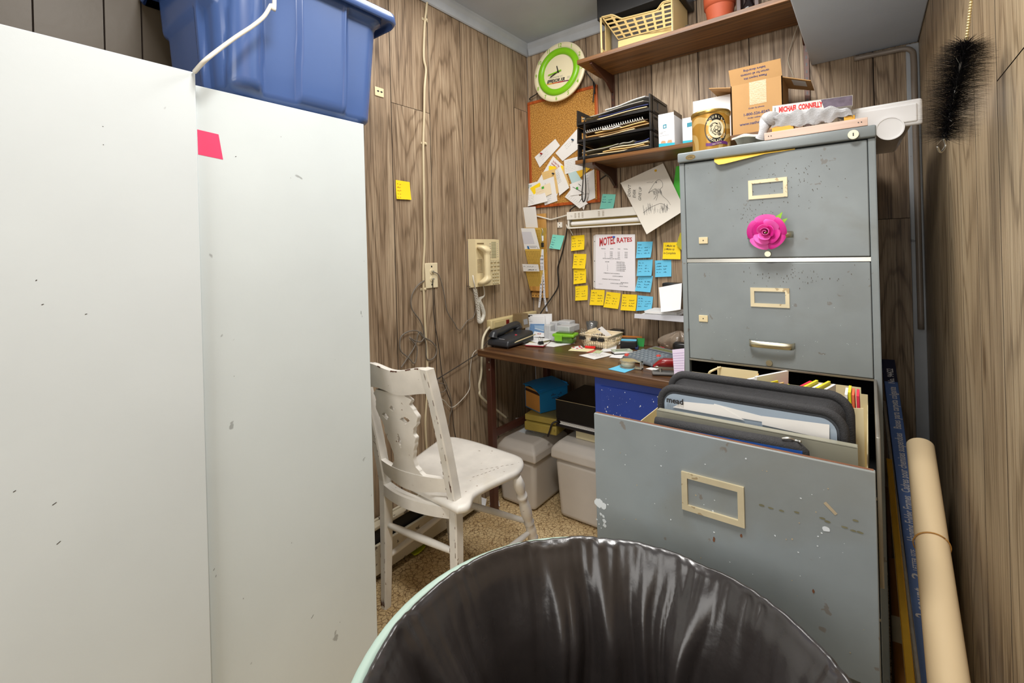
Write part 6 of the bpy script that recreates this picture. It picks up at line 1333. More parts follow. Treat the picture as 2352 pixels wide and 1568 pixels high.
# paper tray on the wall with papers
GT = mat('pale_grey_tray', (214, 214, 220), .45, var=.03); x0, x1 = aty(1457, 725, YB - .16).x, fx0 - .004; p = aty(1457, 728, YB - .16); b = MB(); b.box((x0, YB - .16, p.z - .004), (x1, YB - .002, p.z), GT, .001)
b.prism([(x0, p.z - .004), (x1, p.z - .010), (x1, p.z + .017), (x1 - .010, p.z + .002), (x1 - .035, p.z + .022), (x0 + .002, p.z + .016)], 0, .0015, GT, Matrix.Translation((0, YB - .1605, 0)) @ Matrix.Rotation(PI / 2, 4, 'X')); tag(b.build('paper_tray'), 'pale grey paper tray fixed to the back wall above the calculator', 'tray'); zt_ = p.z
b = MB(); rg = random.Random(2)
q0, q1 = aty(1475, 712, YB - .14), aty(1532, 690, YB - .14)
for i, (c, z0_, z1_, lb) in enumerate((((q0.x, q1.x + .02), 0.0005, .012, 'thick wad of white papers lying in the grey wall tray'), ((q0.x + .02, q1.x + .04), .0125, .030, 'curled white papers on top of the wad in the grey wall tray'))):
    b = MB()
    for k in range(5): zz = zt_ + z0_ + (z1_ - z0_) * k / 5; o = rg.random() * .012; b.box((c[0] - o, YB - .155 + o, zz), (c[1] + .01 - o, YB - .02, zz + (z1_ - z0_) / 5 - .0003), WHITE if k % 3 else PAPER, .0006)
    tag(b.build('paper_stack'), lb, 'papers', 'papers in the wall tray')
fn = quad_fn(aty(1521, 718, YB - .17), aty(1566, 712, YB - .17), aty(1566, 650, YB - .10), aty(1513, 660, YB - .10), (0, -1, .3), .01, .006); b = MB(); b.slab(fn, 4, 4, .0006, WHITE, True); tag(b.build('paper'), 'large white sheet curling out of the wall tray against the cabinet', 'paper')
b = MB(); p, q = aty(1522, 662, YB - .07), aty(1562, 650, YB - .07); b.box((p.x, YB - .08, p.z - .05), (q.x, YB - .03, q.z), BLACKP, .006); tag(b.build('box'), 'black box peeping over the white sheet in the wall tray', 'box')
# ================================================================== UNDER THE DESK
c1x0, c1x1, c1y, c1z = CX1; c2x0, c2x1, c2y, c2z = CX2
MUST = worn('mustard_tin', (160, 140, 66), (96, 80, 40), .4, .5, 10, stain=(176, 158, 96), thr=.66)
LOWZ = max(c1z, c2z) + .002
a, b_ = atz(*K4(918, 505), LOWZ), atz(*K4(1098, 542), LOWZ); T_, w_ = frame2(a, b_)
b = MB(); b.box((0, 0, .0), (w_, .19, .040), MUST, .004, T_); tag(b.build('tin_box'), 'lower mustard metal box lying across the two coolers', 'metal box', 'mustard metal boxes')
b = MB(); Tl = T_ @ Matrix.Translation((-.004, .012, .042)) @ Matrix.Rotation(.0, 4, 'Y'); b.box((0, 0, 0), (w_ * 1.0, .18, .030), MUST, .005, Tl); tag(b.build('tin_box'), 'upper mustard metal box under the blue accordion file', 'metal box', 'mustard metal boxes')
AZ = LOWZ + .0735
a, b_ = atz(*K5_(600, 1285), AZ), atz(*K5_(757, 1362), AZ); T_, w_ = frame2(a, b_); af = thing('accordion_file', 'blue accordion file with tan pleats on the mustard boxes', 'file', a); AB = mat('file_blue', (38, 134, 196), .5, var=.05); AT = mat('file_tan', (206, 148, 72), .6, var=.06); hgt = aty(*K5_(770, 1112), b_.y).z - AZ; dep = .17
b = MB(); b.box((w_ - .002, 0, 0), (w_, dep, hgt), AB, 0, T_); b.box((-.002, 0, 0), (0, dep, hgt), AB, 0, T_); b.box((0, 0, -.0), (w_, dep, .002), AB, 0, T_); b.box((0, dep - .002, 0), (w_, dep, hgt + .01), AB, 0, T_)
ft = lambda u, v: T_ @ Vector((w_ + .0006, dep * u, hgt * v)); b.scrib(INKB, ft, .40, .80, .62, .12, .02, .7, 3); b.scrib(INKB, ft, .42, .70, .50, .08, .02, .7, 5); b.build('cover', af)
b = MB(); n_ = 15
V = []; 
for i in range(n_ * 2 + 1): x = .001 + (w_ - .004) * i / (n_ * 2); V += [T_ @ Vector((x, .001 + (.014 if i % 2 else 0), .002)), T_ @ Vector((x, .001 + (.014 if i % 2 else 0), hgt - .012)), ]
b.add(V, [(2 * i, 2 * i + 2, 2 * i + 3, 2 * i + 1) for i in range(n_ * 2)], AT); b.box((.001, .016, hgt - .014), (w_ - .003, dep - .01, hgt - .012), BLACKP, 0, T_); b.box((0, .0005, hgt - .03), (w_ - .002, .0085, hgt - .018), mat('file_band', (60, 34, 22), .6, var=.05), 0, T_); b.build('pleats', af, label='tan pleated pockets')
b = MB(); b.slab(lambda u, v, o: T_ @ Vector((-.004 + (w_ + .016) * u, -.012 + (dep + .012) * v, hgt + .014 + o - .014 * u ** 2 + .010 * math.sin(3.2 * u) * (1 - v) - .012 * (1 - v) ** 3)), 8, 8, .002, AB, True); b.build('flap', af)
# black case, leather portfolio, beige box
fy = atz(*K4(1205, 560), c2z).y
a, b_ = aty(*K5_(925, 1400), fy), aty(*K5_(1340, 1530), fy)
BEI = mat('beige_box', (216, 204, 164), .5, var=.04); p = aty(*K4(1208, 565), fy + .01); q = aty(*K4(1208, 498), fy + .01)
bzt_ = c2z + .045; b = MB(); b.box((p.x, fy + .01, c2z + .0015), (c2x1 - .02, fy + .2, bzt_), BEI, .002); tag(b.build('box'), 'beige flat box on the right cooler under the leather portfolio', 'box')
PZ = bzt_ + .001; LEA = mat('black_leather', (30, 24, 26), .4, var=.15, scale=50, bump=.3, bscale=120)
px0 = aty(*K4(1098, 440), fy - .01).x; pf_ = thing('portfolio', 'black leather zip portfolio bulging with papers on the beige box', 'portfolio', (px0 + .1, fy + .1, PZ)); x1_ = min(c2x1 + .02, bx0 - .004)
b = MB(); b.box((px0, fy - .02, PZ), (x1_, fy + .22, PZ + .012), LEA, .005); b.box((px0 + .004, fy - .018, PZ + .028), (x1_, fy + .22, PZ + .040), LEA, .005); b.box((px0, fy - .012, PZ + .004), (px0 + .012, fy + .22, PZ + .036), LEA, .005); b.build('cover', pf_)
b = MB()
for k in range(5): b.box((px0 + .018 + .004 * (k % 2), fy - .012 + .003 * (k % 3), PZ + .0125 + .003 * k), (x1_ - .004, fy + .2, PZ + .0152 + .003 * k), PAPER, 0)
b.build('papers', pf_, label='white papers'); b = MB(); b.tube(catmull([(px0 + .01, fy - .014, PZ + .024), (px0 - .01, fy - .03, PZ + .014), (px0 - .020, fy - .04, PZ - .02), (px0 - .028, fy - .045, PZ - .045)], 5), .004, LEA, 7); b.build('zip_pull', pf_)
b = MB(); CZ = PZ + .0415; xc = aty(*K5_(930, 1300), fy - .02).x; b.box((xc, fy - .025, CZ), (x1_, fy + .25, aty(*K5_(930, 1205), fy - .025).z), mat('black_flat_case', (22, 20, 19), .35, var=.1), .003)
ed = mat('worn_edge', (196, 180, 140), .7, var=.1); b.line(ed, lambda u, v: Vector((u, fy - .0255, v)), [(xc, aty(*K5_(930, 1205), fy - .025).z - .001), (x1_, aty(*K5_(930, 1205), fy - .025).z - .0015)], .0018); tag(b.build('document_case'), 'flat black case with worn pale edges on top of the portfolio', 'case')
b = MB(); e = [atz(*K4(*p), c1z + .0015) for p in ((885, 515), (1010, 550), (1045, 530), (925, 491))]; fn = quad_fn(*e, (0, 0, 1)); b.slab(fn, 2, 2, .0008, mat('pale_envelope', (222, 228, 230), .6, var=.03), False); b.scrib(INKB, lambda u, v: fn(u, v, .0006), .3, .7, .4, .12, .02, 1, 3); tag(b.build('envelope'), 'pale envelope lying on the lid of the left cooler', 'envelope')
b = MB(); e = [atz(*K4(*p), c1z + .002) for p in ((872, 475), (900, 470), (905, 450), (868, 452))]; b.slab(quad_fn(*e, (0, 0, 1), .02, 0, .012), 4, 4, .0006, PAPER, True); tag(b.build('crumpled_paper'), 'crumpled white scrap at the back edge of the left cooler lid', 'paper')
# scraps on the floor
LIMEP = mat('lime_paper', (206, 214, 40), .5, var=.05); b = MB(); e = [atz(*p, .002) for p in ((932, 1268), (952, 1282), (978, 1262), (958, 1240))]; b.slab(quad_fn(*e, (0, 0, 1), .012, 0, .015), 5, 5, .0006, LIMEP, True); tag(b.build('paper'), 'lime yellow paper scrap on the floor under the chair', 'paper')
b = MB(); e = [atz(*p, .002) for p in ((1098, 1170), (1112, 1175), (1118, 1155), (1104, 1150))]; b.slab(quad_fn(*e, (0, 0, 1), .01, 0, .02), 4, 4, .0006, WHITE, True); tag(b.build('paper'), 'white paper scrap on the floor left of the desk leg', 'paper')
b = MB(); e = [atz(*p, .002) for p in ((1124, 1162), (1148, 1165), (1146, 1153), (1126, 1150))]; b.slab(quad_fn(*e, (0, 0, 1), .006, 0, .008), 4, 4, .0006, WHITE, True); tag(b.build('paper'), 'white paper scrap on the floor right of the desk leg', 'paper')

#print('DBG basket', bk_b, bk_t, 'calc', a, c2z, c1z, fy, CX1, CX2, 'phone', TP)
# ================================================================== UPPER SHELF
K2 = lambda x, y: (1300 + x * .2551, y * .2551)
yS = YB - .25
CRT = mat('crate_cream', (218, 190, 128), .4, var=.04); ZUs = ZU + .0006
cr = thing('crate', 'cream slotted plastic crate on the upper shelf', 'crate', aty(*K2(650, 380), yS + .03)); yf = yS + .012
cx0, cx1 = aty(*K2(308, 300), yf).x, aty(*K2(966, 200), yf).x; ct = aty(*K2(305, 160), yf).z; cd = .20
fpl = lambda u, v, o=0.0: Vector((cx0 + (cx1 - cx0) * u, yf + o, ZUs + (ct - ZUs) * v))
def bar_(b, u0, v0, u1, v1, o0=0.0, o1=.004): p, q = fpl(u0, v0, o0), fpl(u1, v1, o1); b.box(p, q, CRT, .0012)
b = MB()
bar_(b, 0, 0, .025, 1.0); bar_(b, .975, 0, 1.0, 1.0); 
b.box((cx0, yf, ZUs), (cx0 + .003, yf + cd, ZUs + (ct - ZUs) * .16), CRT); b.box((cx0, yf, ct - .012), (cx0 + .003, yf + cd, ct), CRT); b.box((cx0, yf + .05, ZUs), (cx0 + .003, yf + cd, ct), CRT)
b.box((cx1 - .003, yf, ZUs), (cx1, yf + cd, ct), CRT, 0); b.box((cx0, yf, ZUs), (cx1, yf + cd, ZUs + .003), CRT)
b.box((cx0, yf + cd - .003, ZUs), (cx1, yf + cd, ct), CRT); b.build('crate_body', cr)
# slotted front set back at a slope, with the hand cut-out in its top edge
b = MB(); p00, p10 = aty(*K2(470, 360), yf + .07), aty(*K2(962, 232), yf + .03); p01, p11 = aty(*K2(318, 150), yf + .004), aty(*K2(966, -10), yf + .004)
sf = quad_fn(p00, p10, p11, p01, (0, -1, 0))
def topv(u): return .98 - .24 * smooth(.14, .27, u) * (1 - smooth(.76, .88, u))
cols_, rows_ = 7, 6; NU, NVV = cols_ * 8, rows_ * 8
for j in range(NVV):
    for i in range(NU):
        u, v = (i + .5) / NU, (j + .5) / NVV
        ci, ri = i % 8, j % 8
        if v > topv(u): continue
        if 1 <= ci <= 6 and 2 <= ri <= 6 and v < topv(u) - .06 and .02 < u < .98: continue
        P = [sf(i / NU, j / NVV, 0), sf((i + 1) / NU, j / NVV, 0), sf((i + 1) / NU, (j + 1) / NVV, 0), sf(i / NU, (j + 1) / NVV, 0)]; Q = [p_ + Vector((0, .003, 0)) for p_ in P]; b.hexa([P[0], P[1], Q[1], Q[0], P[3], P[2], Q[2], Q[3]], CRT)
b.tube([sf(u_, topv(u_), 0) for u_ in [k / 50 for k in range(51)]], .0035, CRT, 6); b.build('slotted_panel', cr)
b = MB(); q00, q10, q11, q01 = aty(*K2(468, 470), yf + .05), aty(*K2(1000, 330), yf + .05), aty(*K2(1000, 225), yf + .06), aty(*K2(470, 370), yf + .06)
q00.z = q10.z = ZUs + .003; b.slab(quad_fn(q00, q10, q11, q01, (0, -1, 0)), 2, 2, .003, CRT, False); b.build('lower_panel', cr)
b = MB(); g0, g1 = aty(*K2(430, 110), yf + .09), aty(*K2(845, 70), yf + .09); GRD = mat('dark_grey_box', (92, 86, 78), .5, var=.05); b.box((g0.x - .02, yf + .085, ZUs + .004), (g1.x + .06, yf + .18, min(ct - .002, aty(*K2(640, 30), yf + .085).z)), GRD, .012)
for x, y in ((528, 138), (598, 117), (668, 96)): p = aty(*K2(x, y), yf + .085); b.cyl((p.x, yf + .0845, p.z), (p.x, yf + .0835, p.z), .0065, .0065, BLACKP, 14)
tag(b.build('storage_box'), 'dark grey box with three round holes inside the cream crate', 'box')
b = MB(); p, q = aty(*K2(510, 400), yf + .025), aty(*K2(702, 365), yf + .025); b.box((p.x, yf + .022, ZUs + .004), (q.x, yf + .048, q.z + .004), mat('blue_white_box', (120, 160, 200), .5, var=.25, scale=30), .004); tag(b.build('small_box'), 'small blue and white packet at the front of the cream crate', 'packet')
b = MB(); p0, p1 = aty(*K2(278, 100), yf + .02), aty(*K2(1030, 40), yf + .03); b.box((p0.x, yf + .02, ct + .001), (p1.x, YB - .01, min(ZC - .004, ct + .12)), BLACKP, .004); tag(b.build('black_case'), 'black case lying across the top of the cream crate under the ceiling', 'case')
b = MB(); p, q = aty(*K2(1010, 255), yS + .14), aty(*K2(1100, 200), yS + .14); b.box((cx1 + .003, yS + .16, ZUs), (q.x, yS + .22, q.z), mat('grey_block', (92, 84, 76), .6, var=.05), .003); tag(b.build('grey_block'), 'small grey block between the crate and the flowerpot', 'box')
TER = mat('terracotta', (186, 86, 52), .6, var=.06); pt = aty(*K2(1388, 170), YB - .13); b = MB(); pr_ = abs(aty(*K2(1530, 60), YB - .13).x - aty(*K2(1245, 60), YB - .13).x) / 2
b.lathe([(0, .002), (pr_ * .66, 0), (pr_ * .70, .006), (pr_ * .92, .085), (pr_ * .925, .087), (pr_ * .985, .087), (pr_ * 1.02, .128), (pr_ * .94, .130), (pr_ * .86, .085), (pr_ * .6, .02), (0, .02)], TER, 48, Matrix.Translation((pt.x, YB - .13, ZUs))); tag(b.build('flower_pot'), 'terracotta flowerpot on the upper shelf right of the crate', 'flowerpot')
vz = thing('lantern', 'dark brown wooden box lantern on the upper shelf beside the flowerpot', 'lantern', (0, 0, 0)); p0, p1 = aty(*K2(1534, 80), yS + .06), aty(*K2(1738, 40), yS + .06); DB = mat('dark_brown_wood', (62, 32, 20), .4, var=.15, scale=30); w_ = p1.x - p0.x
vz.location = (p0.x, yS + .06, ZUs); ROOT[vz.name] = Matrix.Translation(vz.location)
b = MB()
for a0, c0_, a1, c1_ in ((0, 0, w_, .012), (0, .11, w_, .13), (0, 0, .016, .13), (w_ - .016, 0, w_, .13)): b.box((p0.x + a0, yS + .06, ZUs + c0_), (p0.x + a1, yS + .12, ZUs + c1_), DB, .002)
b.box((p0.x + .004, yS + .112, ZUs + .004), (p0.x + w_ - .004, yS + .12, ZUs + .126), DB); b.build('wooden_case', vz); b = MB(); b.lathe([(0, .001), (.022, 0), (.026, .02), (.012, .05), (.014, .08), (0, .08)], mat('dark_glass', (30, 22, 22), .08, var=.1), 20, Matrix.Translation((p0.x + w_ / 2, yS + .085, ZUs + .012))); b.build('glass', vz)
# thin cord hanging from the soffit edge to the shelf standard
b = MB(); b.tube(catmull([aty(*K2(2090, 225), YB - .05), aty(*K2(2060, 300), YB - .03), aty(*K2(2010, 470), YB - .012), aty(*K2(2002, 560), YB - .01), aty(*K2(2040, 670), YB - .012), aty(*K2(2050, 700), YB - .012)], 6), .0016, mat('grey_string', (170, 160, 140), .6, var=.1), 6); tag(b.build('string'), 'thin pale string hanging from the end of the upper shelf', 'string')

# ================================================================== LOWER SHELF
ZLs = ZL + .0006
lt = thing('letter_tray', 'black three-tier letter tray stuffed with envelopes on the lower shelf', 'letter tray', aty(*K2(450, 1390), yS + .1)); BT = mat('tray_black', (30, 27, 25), .35, var=.08)
tx0, tx1 = aty(*K2(105, 1390), yS + .015).x, aty(*K2(770, 1300), yS + .015).x; ty0, ty1 = yS + .012, YB - .022
ztop_ = aty(*K2(760, 830), yS + .015).z; tierh = (ztop_ - ZLs) / 3.02
for k in range(3):
    z0 = ZLs + k * tierh; b = MB()
    b.box((tx0, ty0, z0 + .002), (tx1, ty1, z0 + .005), BT)
    for xx, s_ in ((tx0, 1), (tx1, -1)):
        # side with an opening: four bars, the front post leaning
        b.hexa([(xx, ty0, z0), (xx + s_ * .006, ty0, z0), (xx + s_ * .006, ty0 + .022, z0), (xx, ty0 + .022, z0), (xx, ty0 + .006, z0 + tierh * .96), (xx + s_ * .006, ty0 + .006, z0 + tierh * .96), (xx + s_ * .006, ty0 + .034, z0 + tierh * .96), (xx, ty0 + .034, z0 + tierh * .96)], BT) if s_ > 0 else b.box((xx - .006, ty0, z0), (xx, ty0 + .03, z0 + tierh * .96), BT, .001)
        e0_, e1_ = min(xx, xx + s_ * .005), max(xx, xx + s_ * .005); yw0_, yw1_ = ty0 + .040, ty0 + .095
        b.box((e0_, ty0 + .02, z0), (e1_, ty1, z0 + tierh * .30), BT, .001); b.box((e0_, ty0 + .02, z0 + tierh * .74), (e1_, ty1, z0 + tierh * .97), BT, .001); b.box((e0_, ty0 + .02, z0 + tierh * .28), (e1_, yw0_, z0 + tierh * .76), BT); b.box((e0_, yw1_, z0 + tierh * .28), (e1_, ty1, z0 + tierh * .76), BT)
        if s_ < 0: b.box((xx + .0002, ty0 + .045, z0 + tierh * .12), (xx + .003, ty1 - .02, z0 + tierh * .20), BT); b.box((xx + .0002, ty0 + .045, z0 + tierh * .80), (xx + .003, ty1 - .02, z0 + tierh * .88), BT); b.box((xx - .004, yw0_, z0 + tierh * .28), (xx - .002, yw1_, z0 + tierh * .76), BT)
    b.box((tx0, ty1 - .004, z0), (tx1, ty1, z0 + .03), BT)
    b.prism([(tx0 + .006, z0 + .002), (tx1 - .006, z0 + .002), (tx1 - .006, z0 + .016), (tx0 + (tx1 - tx0) * .72, z0 + .016), (tx0 + (tx1 - tx0) * .62, z0 + .008), (tx0 + (tx1 - tx0) * .38, z0 + .008), (tx0 + (tx1 - tx0) * .28, z0 + .016), (tx0 + .006, z0 + .016)], 0, .003, BT, Matrix.Translation((0, ty0 + .003, 0)) @ Matrix.Rotation(PI / 2, 4, 'X')); b.build('tier', lt)
rg = random.Random(21); KRAFT = mat('kraft_envelope', (198, 160, 104), .7, var=.05); KR2 = mat('tan_envelope', (222, 196, 150), .7, var=.04); PLG = mat('clear_sleeve', (184, 182, 170), .2, var=.06, trans=.3); NAV = mat('navy_print', (34, 44, 92), .4, var=.1); SPR = mat('white_wire_binding', (232, 230, 222), .4, var=.02)
def tray_item(k, x0f, x1f, z0, z1l, z1r, m, label, cat='envelope', name='envelope', out=.0, th=.007, ext=None, wave=.004):
    zb = ZLs + k * tierh + .0105; out = out if z0 >= .011 else 0.0; X0, X1 = tx0 + .008 + (tx1 - tx0 - .016) * x0f, tx0 + .008 + (tx1 - tx0 - .016) * x1f; sd = 1.3 * k
    fn = lambda u, v, o=0.0: Vector((X0 + (X1 - X0) * u, ty0 + .008 - out + (ty1 - ty0 - .03) * v, zb + z0 + (z1l + (z1r - z1l) * u) * (0.75 + .25 * smooth(0, .35, v)) + wave * math.sin(7 * u + sd) * (1 - v) * .5 + o + .0015)); b = MB(); b.slab(fn, 10, 6, th * .5, m, True)
    if ext: ext(b, fn)
    return tag(b.build(name), label, cat, 'post in the letter tray')
GT_ = 'top tier'
tray_item(2, .02, .97, .000, .006, .020, KR2, 'tan envelope lying lowest in the top tier of the letter tray')
tray_item(2, .30, .99, .008, .010, .022, NAV, 'navy printed leaflet in the top tier of the letter tray', 'leaflet', 'leaflet', .004)
tray_item(2, .05, .93, .012, .014, .042, PLG, 'grey plastic sleeve heaped in the top tier of the letter tray', 'sleeve', 'plastic_sleeve', .002)
tray_item(2, .40, .95, .024, .022, .050, PAPER, 'white envelope sticking up at the back of the top tier', ext=lambda b, f: b.poly(mat('green_logo', (120, 140, 50), .5, var=0), lambda u, v: f(u, v, .0006), [(.6, .05), (.85, .05), (.85, .4), (.6, .4)]))
tray_item(1, .00, .80, .000, .004, .012, KR2, 'tan envelope lying lowest in the middle tier of the letter tray', out=.012)
tray_item(1, .05, .99, .005, .010, .020, KRAFT, 'brown kraft envelope in the middle tier of the letter tray', out=.004)
tray_item(1, .25, .95, .012, .014, .026, MANILA, 'manila envelope with red print in the middle tier of the letter tray', out=.006, ext=lambda b, f: b.scrib(REDI, lambda u, v: f(u, v, .0006), .3, .5, .1, .3, .05, 1, 2))
tray_item(1, .38, .62, .020, .010, .010, PAPER, 'white flap with a red corner print hanging out of the middle tier', out=.02, ext=lambda b, f: b.poly(REDI, lambda u, v: f(u, v, .0006), [(.3, .02), (.7, .02), (.5, .12)]))
b = MB(); zb = ZLs + tierh + .046; b.slab(lambda u, v, o: Vector((tx0 + .03 + (tx1 - tx0 - .05) * u, ty0 + .02 + (ty1 - ty0 - .06) * v, zb + .010 * u + o)), 2, 2, .003, mat('dark_brown_cover', (60, 42, 28), .4, var=.1), False)
P = []
for i in range(26 * 8): t = i / (26 * 8); a = i * PI / 4; P.append(Vector((tx0 + .035 + (tx1 - tx0 - .07) * t, ty0 + .018 + .005 * math.cos(a), zb + .010 * t + .006 + .006 * math.sin(a))))
b.tube(P, .0014, SPR, 5); tag(b.build('spiral_notebook'), 'dark spiral-bound notebook with white wire in the middle tier', 'notebook', 'post in the letter tray')
tray_item(0, .02, .98, .000, .006, .010, KR2, 'tan envelope lying lowest in the bottom tier of the letter tray', out=.006)
tray_item(0, .35, .92, .006, .010, .014, MANILA, 'manila envelope in the bottom tier of the letter tray', out=.006)
tray_item(0, .45, .98, .012, .014, .018, CHEQ, 'cream envelope near the top of the bottom tier', out=.002)
tray_item(0, .05, .585, .012, .014, .030, PLG, 'plastic sleeve with a lime stripe in the bottom tier of the letter tray', 'sleeve', 'plastic_sleeve', .008, ext=lambda b, f: (b.poly(mat('lime_stripe', (206, 216, 60), .4, var=0), lambda u, v: f(u, v, .0006), [(.02, .0), (.98, .0), (.98, .10), (.02, .10)]), b.poly(mat('sea_stripe', (90, 150, 150), .4, var=0), lambda u, v: f(u, v, .0006), [(.02, .10), (.98, .10), (.98, .2), (.02, .2)])))
tray_item(0, .80, .99, .014, .018, .030, NAV, 'navy striped packet at the right of the bottom tier', 'packet', 'packet', .002)
tray_item(0, .60, .785, .018, .022, .026, PLG, 'crumpled clear bag at the right of the bottom tier', 'bag', 'plastic_bag', .004)
# boxes of envelopes
CTN = mat('carton_white', (226, 226, 226), .5, var=.02); CYAN = mat('carton_cyan', (30, 168, 190), .5, var=0); SAL = mat('carton_salmon', (230, 150, 110), .5, var=.1, scale=60); CBI = mat('carton_inside', (120, 104, 84), .8, var=.05)
def carton(x0, x1, ytop, ybot, yy, dep, label, front):
    p, q = aty(*K2(x0, ybot), yy), aty(*K2(x1, ytop), yy); z0 = ZLs; b = MB(); b.box((p.x, yy, z0), (q.x, yy + dep, q.z), CTN, .001); fn = lambda u, v, o=.0005: Vector((p.x + (q.x - p.x) * u, yy - o, z0 + (q.z - z0) * v)); front(b, fn)
    fs_ = lambda u, v, o=.0005: Vector((q.x + o, yy + dep * u, z0 + (q.z - z0) * v)); r = thing('envelope_box', label, 'box', ((p.x + q.x) / 2, yy + dep / 2, z0), 'cartons of envelopes on the lower shelf'); b.build('carton', r)
    b = MB(); b.slab(lambda u, v, o: Vector((q.x - .002 - .012 * v, yy + .004 + (dep - .008) * u, q.z + .030 * v + o * 0)) if False else Vector((q.x - .001 + o, yy + .002 + (dep - .004) * u, q.z - .002 + .022 * v)), 1, 2, .001, CBI, False); b.slab(lambda u, v, o: Vector((p.x + .001 + (q.x - p.x - .002) * u, yy + .001 - o * -1, q.z - .001 + .012 * v)), 1, 1, .001, CTN, False); b.build('lid_flap', r); return r
def front1(b, f):
    b.poly(CYAN, f, [(.0, .0), (1, 0), (1, .10), (0, .14)]); b.poly(SAL, f, [(.12, .14), (.45, .12), (.42, .2), (.2, .22)]); b.poly(SAL, f, [(.52, .13), (.85, .11), (.82, .2), (.6, .21)]); b.poly(mat('carton_teal', (40, 130, 150), .5, var=0), f, [(.30, .60), (.52, .61), (.52, .74), (.30, .73)]); b.poly(CTN, lambda u, v: f(u, v, .0009), [(.36, .63), (.46, .635), (.46, .70), (.36, .695)]); b.text('ENVELOPES', GREYINK, f, .035, .04, .44, .9, .02, maxw=.8); b.line(GREYINK, f, [(.05, .50), (.5, .50)], .008); b.line(GREYINK, f, [(.05, .38), (.65, .38)], .008)
carton(836, 972, 1030, 1310, yS + .02, .11, 'white and cyan carton of envelopes right of the letter tray', front1)
carton(1052, 1190, 1065, 1300, yS + .05, .045, 'white and cyan carton of envelopes half hidden behind the gold tin', lambda b, f: (b.poly(CYAN, f, [(0, 0), (1, 0), (1, .16), (0, .2)]), b.poly(mat('carton_teal', (40, 130, 150), .5, var=0), f, [(.30, .72), (.60, .73), (.60, .90), (.30, .89)])))
b = MB(); p, q = aty(*K2(1150, 1200), yS + .10), aty(*K2(1478, 828), yS + .10); b.box((p.x, yS + .10, ZLs), (min(q.x, aty(*K2(1495, 1200), yS + .03).x - .004), yS + .16, min(aty(*K2(1310, 836), yS + .10).z, aty(*K2(1720, 728), yS + .03).z - .006)), CTN, .001); tag(b.build('white_box'), 'plain white box on the lower shelf behind the gold tin', 'box')
# cardboard carton with open flaps
CB = mat('cardboard', (190, 146, 92), .75, var=.04, scale=20); CBD = mat('cardboard_shaded_side', (160, 118, 70), .75, var=.05); BINK = mat('box_print_blue', (48, 54, 104), .7, var=.05); TAPE = mat('clear_packing_tape', (206, 180, 140), .12, var=.05, bump=.8, bscale=260)
xb0, xb1 = aty(*K2(1495, 1200), yS + .03).x, aty(*K2(1958, 1140), yS + .03).x; zb0 = ZLs; zb1 = aty(*K2(1720, 728), yS + .03).z; yb0 = yS + .03; db = .165
kb2 = thing('cardboard_box', 'open brown cardboard box with blue print on the lower shelf', 'box', ((xb0 + xb1) / 2, yb0 + db / 2, zb0)); b = MB(); t_ = .003
for lo_, hi_ in (((xb0, yb0, zb0), (xb1, yb0 + t_, zb1)), ((xb0, yb0 + db - t_, zb0), (xb1, yb0 + db, zb1)), ((xb0, yb0, zb0), (xb0 + t_, yb0 + db, zb1)), ((xb1 - t_, yb0, zb0), (xb1, yb0 + db, zb1)), ((xb0, yb0, zb0), (xb1, yb0 + db, zb0 + t_))): b.box(lo_, hi_, CB)
W_, H_ = xb1 - xb0, zb1 - zb0; ff = lambda u, v, o=.0005: Vector((xb0 + W_ * u, yb0 - o, zb0 + H_ * v))
asp = H_ / W_
b.poly(TAPE, ff, [(.37, 1.0), (.70, 1.0), (.70, .56), (.37, .56)]); SHINE = TAPE
def bt(s_, u, v, h, mw, f=ff, **k): b.text(s_, BINK, f, h, u, v, asp, .02, 'c', maxw=mw, **k)
bt('Order by phone:', .50, .485, .030, .36); bt('1-800-526-8243', .50, .365, .052, .74); bt('Order online:', .45, .300, .030, .30); bt('www.nathe', .36, .185, .056, .82); b.build('carton', kb2)
b = MB(); fo = zb1; hh = aty(*K2(1700, 590), yb0 + .0).z - zb1; sl_ = quad_fn((xb0, yb0, zb1), (xb1, yb0, zb1), (xb1 - .002, yb0 - .012, zb1 + hh), (xb0 - .004, yb0 - .012, zb1 + hh), (0, -1, 0)); b.slab(sl_, 1, 1, .003, CB, False); f3 = lambda u, v: sl_(1 - u, 1 - v, .0006)
for i, s_ in enumerate(('Please inspect this', 'carton for all contents', 'before discarding')): b.text(s_, BINK, f3, .13, .5, .68 - i * .24, hh / W_, .02, 'c', maxw=.66)
b.build('front_flap', kb2)
b = MB(); b.slab(quad_fn((xb0 - .085, yb0 + .02, zb1 + .02), (xb0, yb0 + .01, zb1), (xb0, yb0 + db, zb1), (xb0 - .085, yb0 + db, zb1 + .02), (0, 0, 1)), 1, 1, .003, CB, False); b.build('left_flap', kb2)
b = MB(); rr_ = quad_fn((xb1, yb0 + .006, zb1 - .002), (xb1 + .085, yb0 + .03, zb1 - .030), (xb1 + .085, yb0 + db, zb1 - .030), (xb1, yb0 + db, zb1 - .002), (0, 0, 1)); b.slab(rr_, 1, 1, .003, CB, False); b.poly(PAPER, lambda u, v: rr_(u, v, -.0036), [(.3, .1), (.8, .1), (.8, .6), (.3, .6)]); b.build('right_flap', kb2)

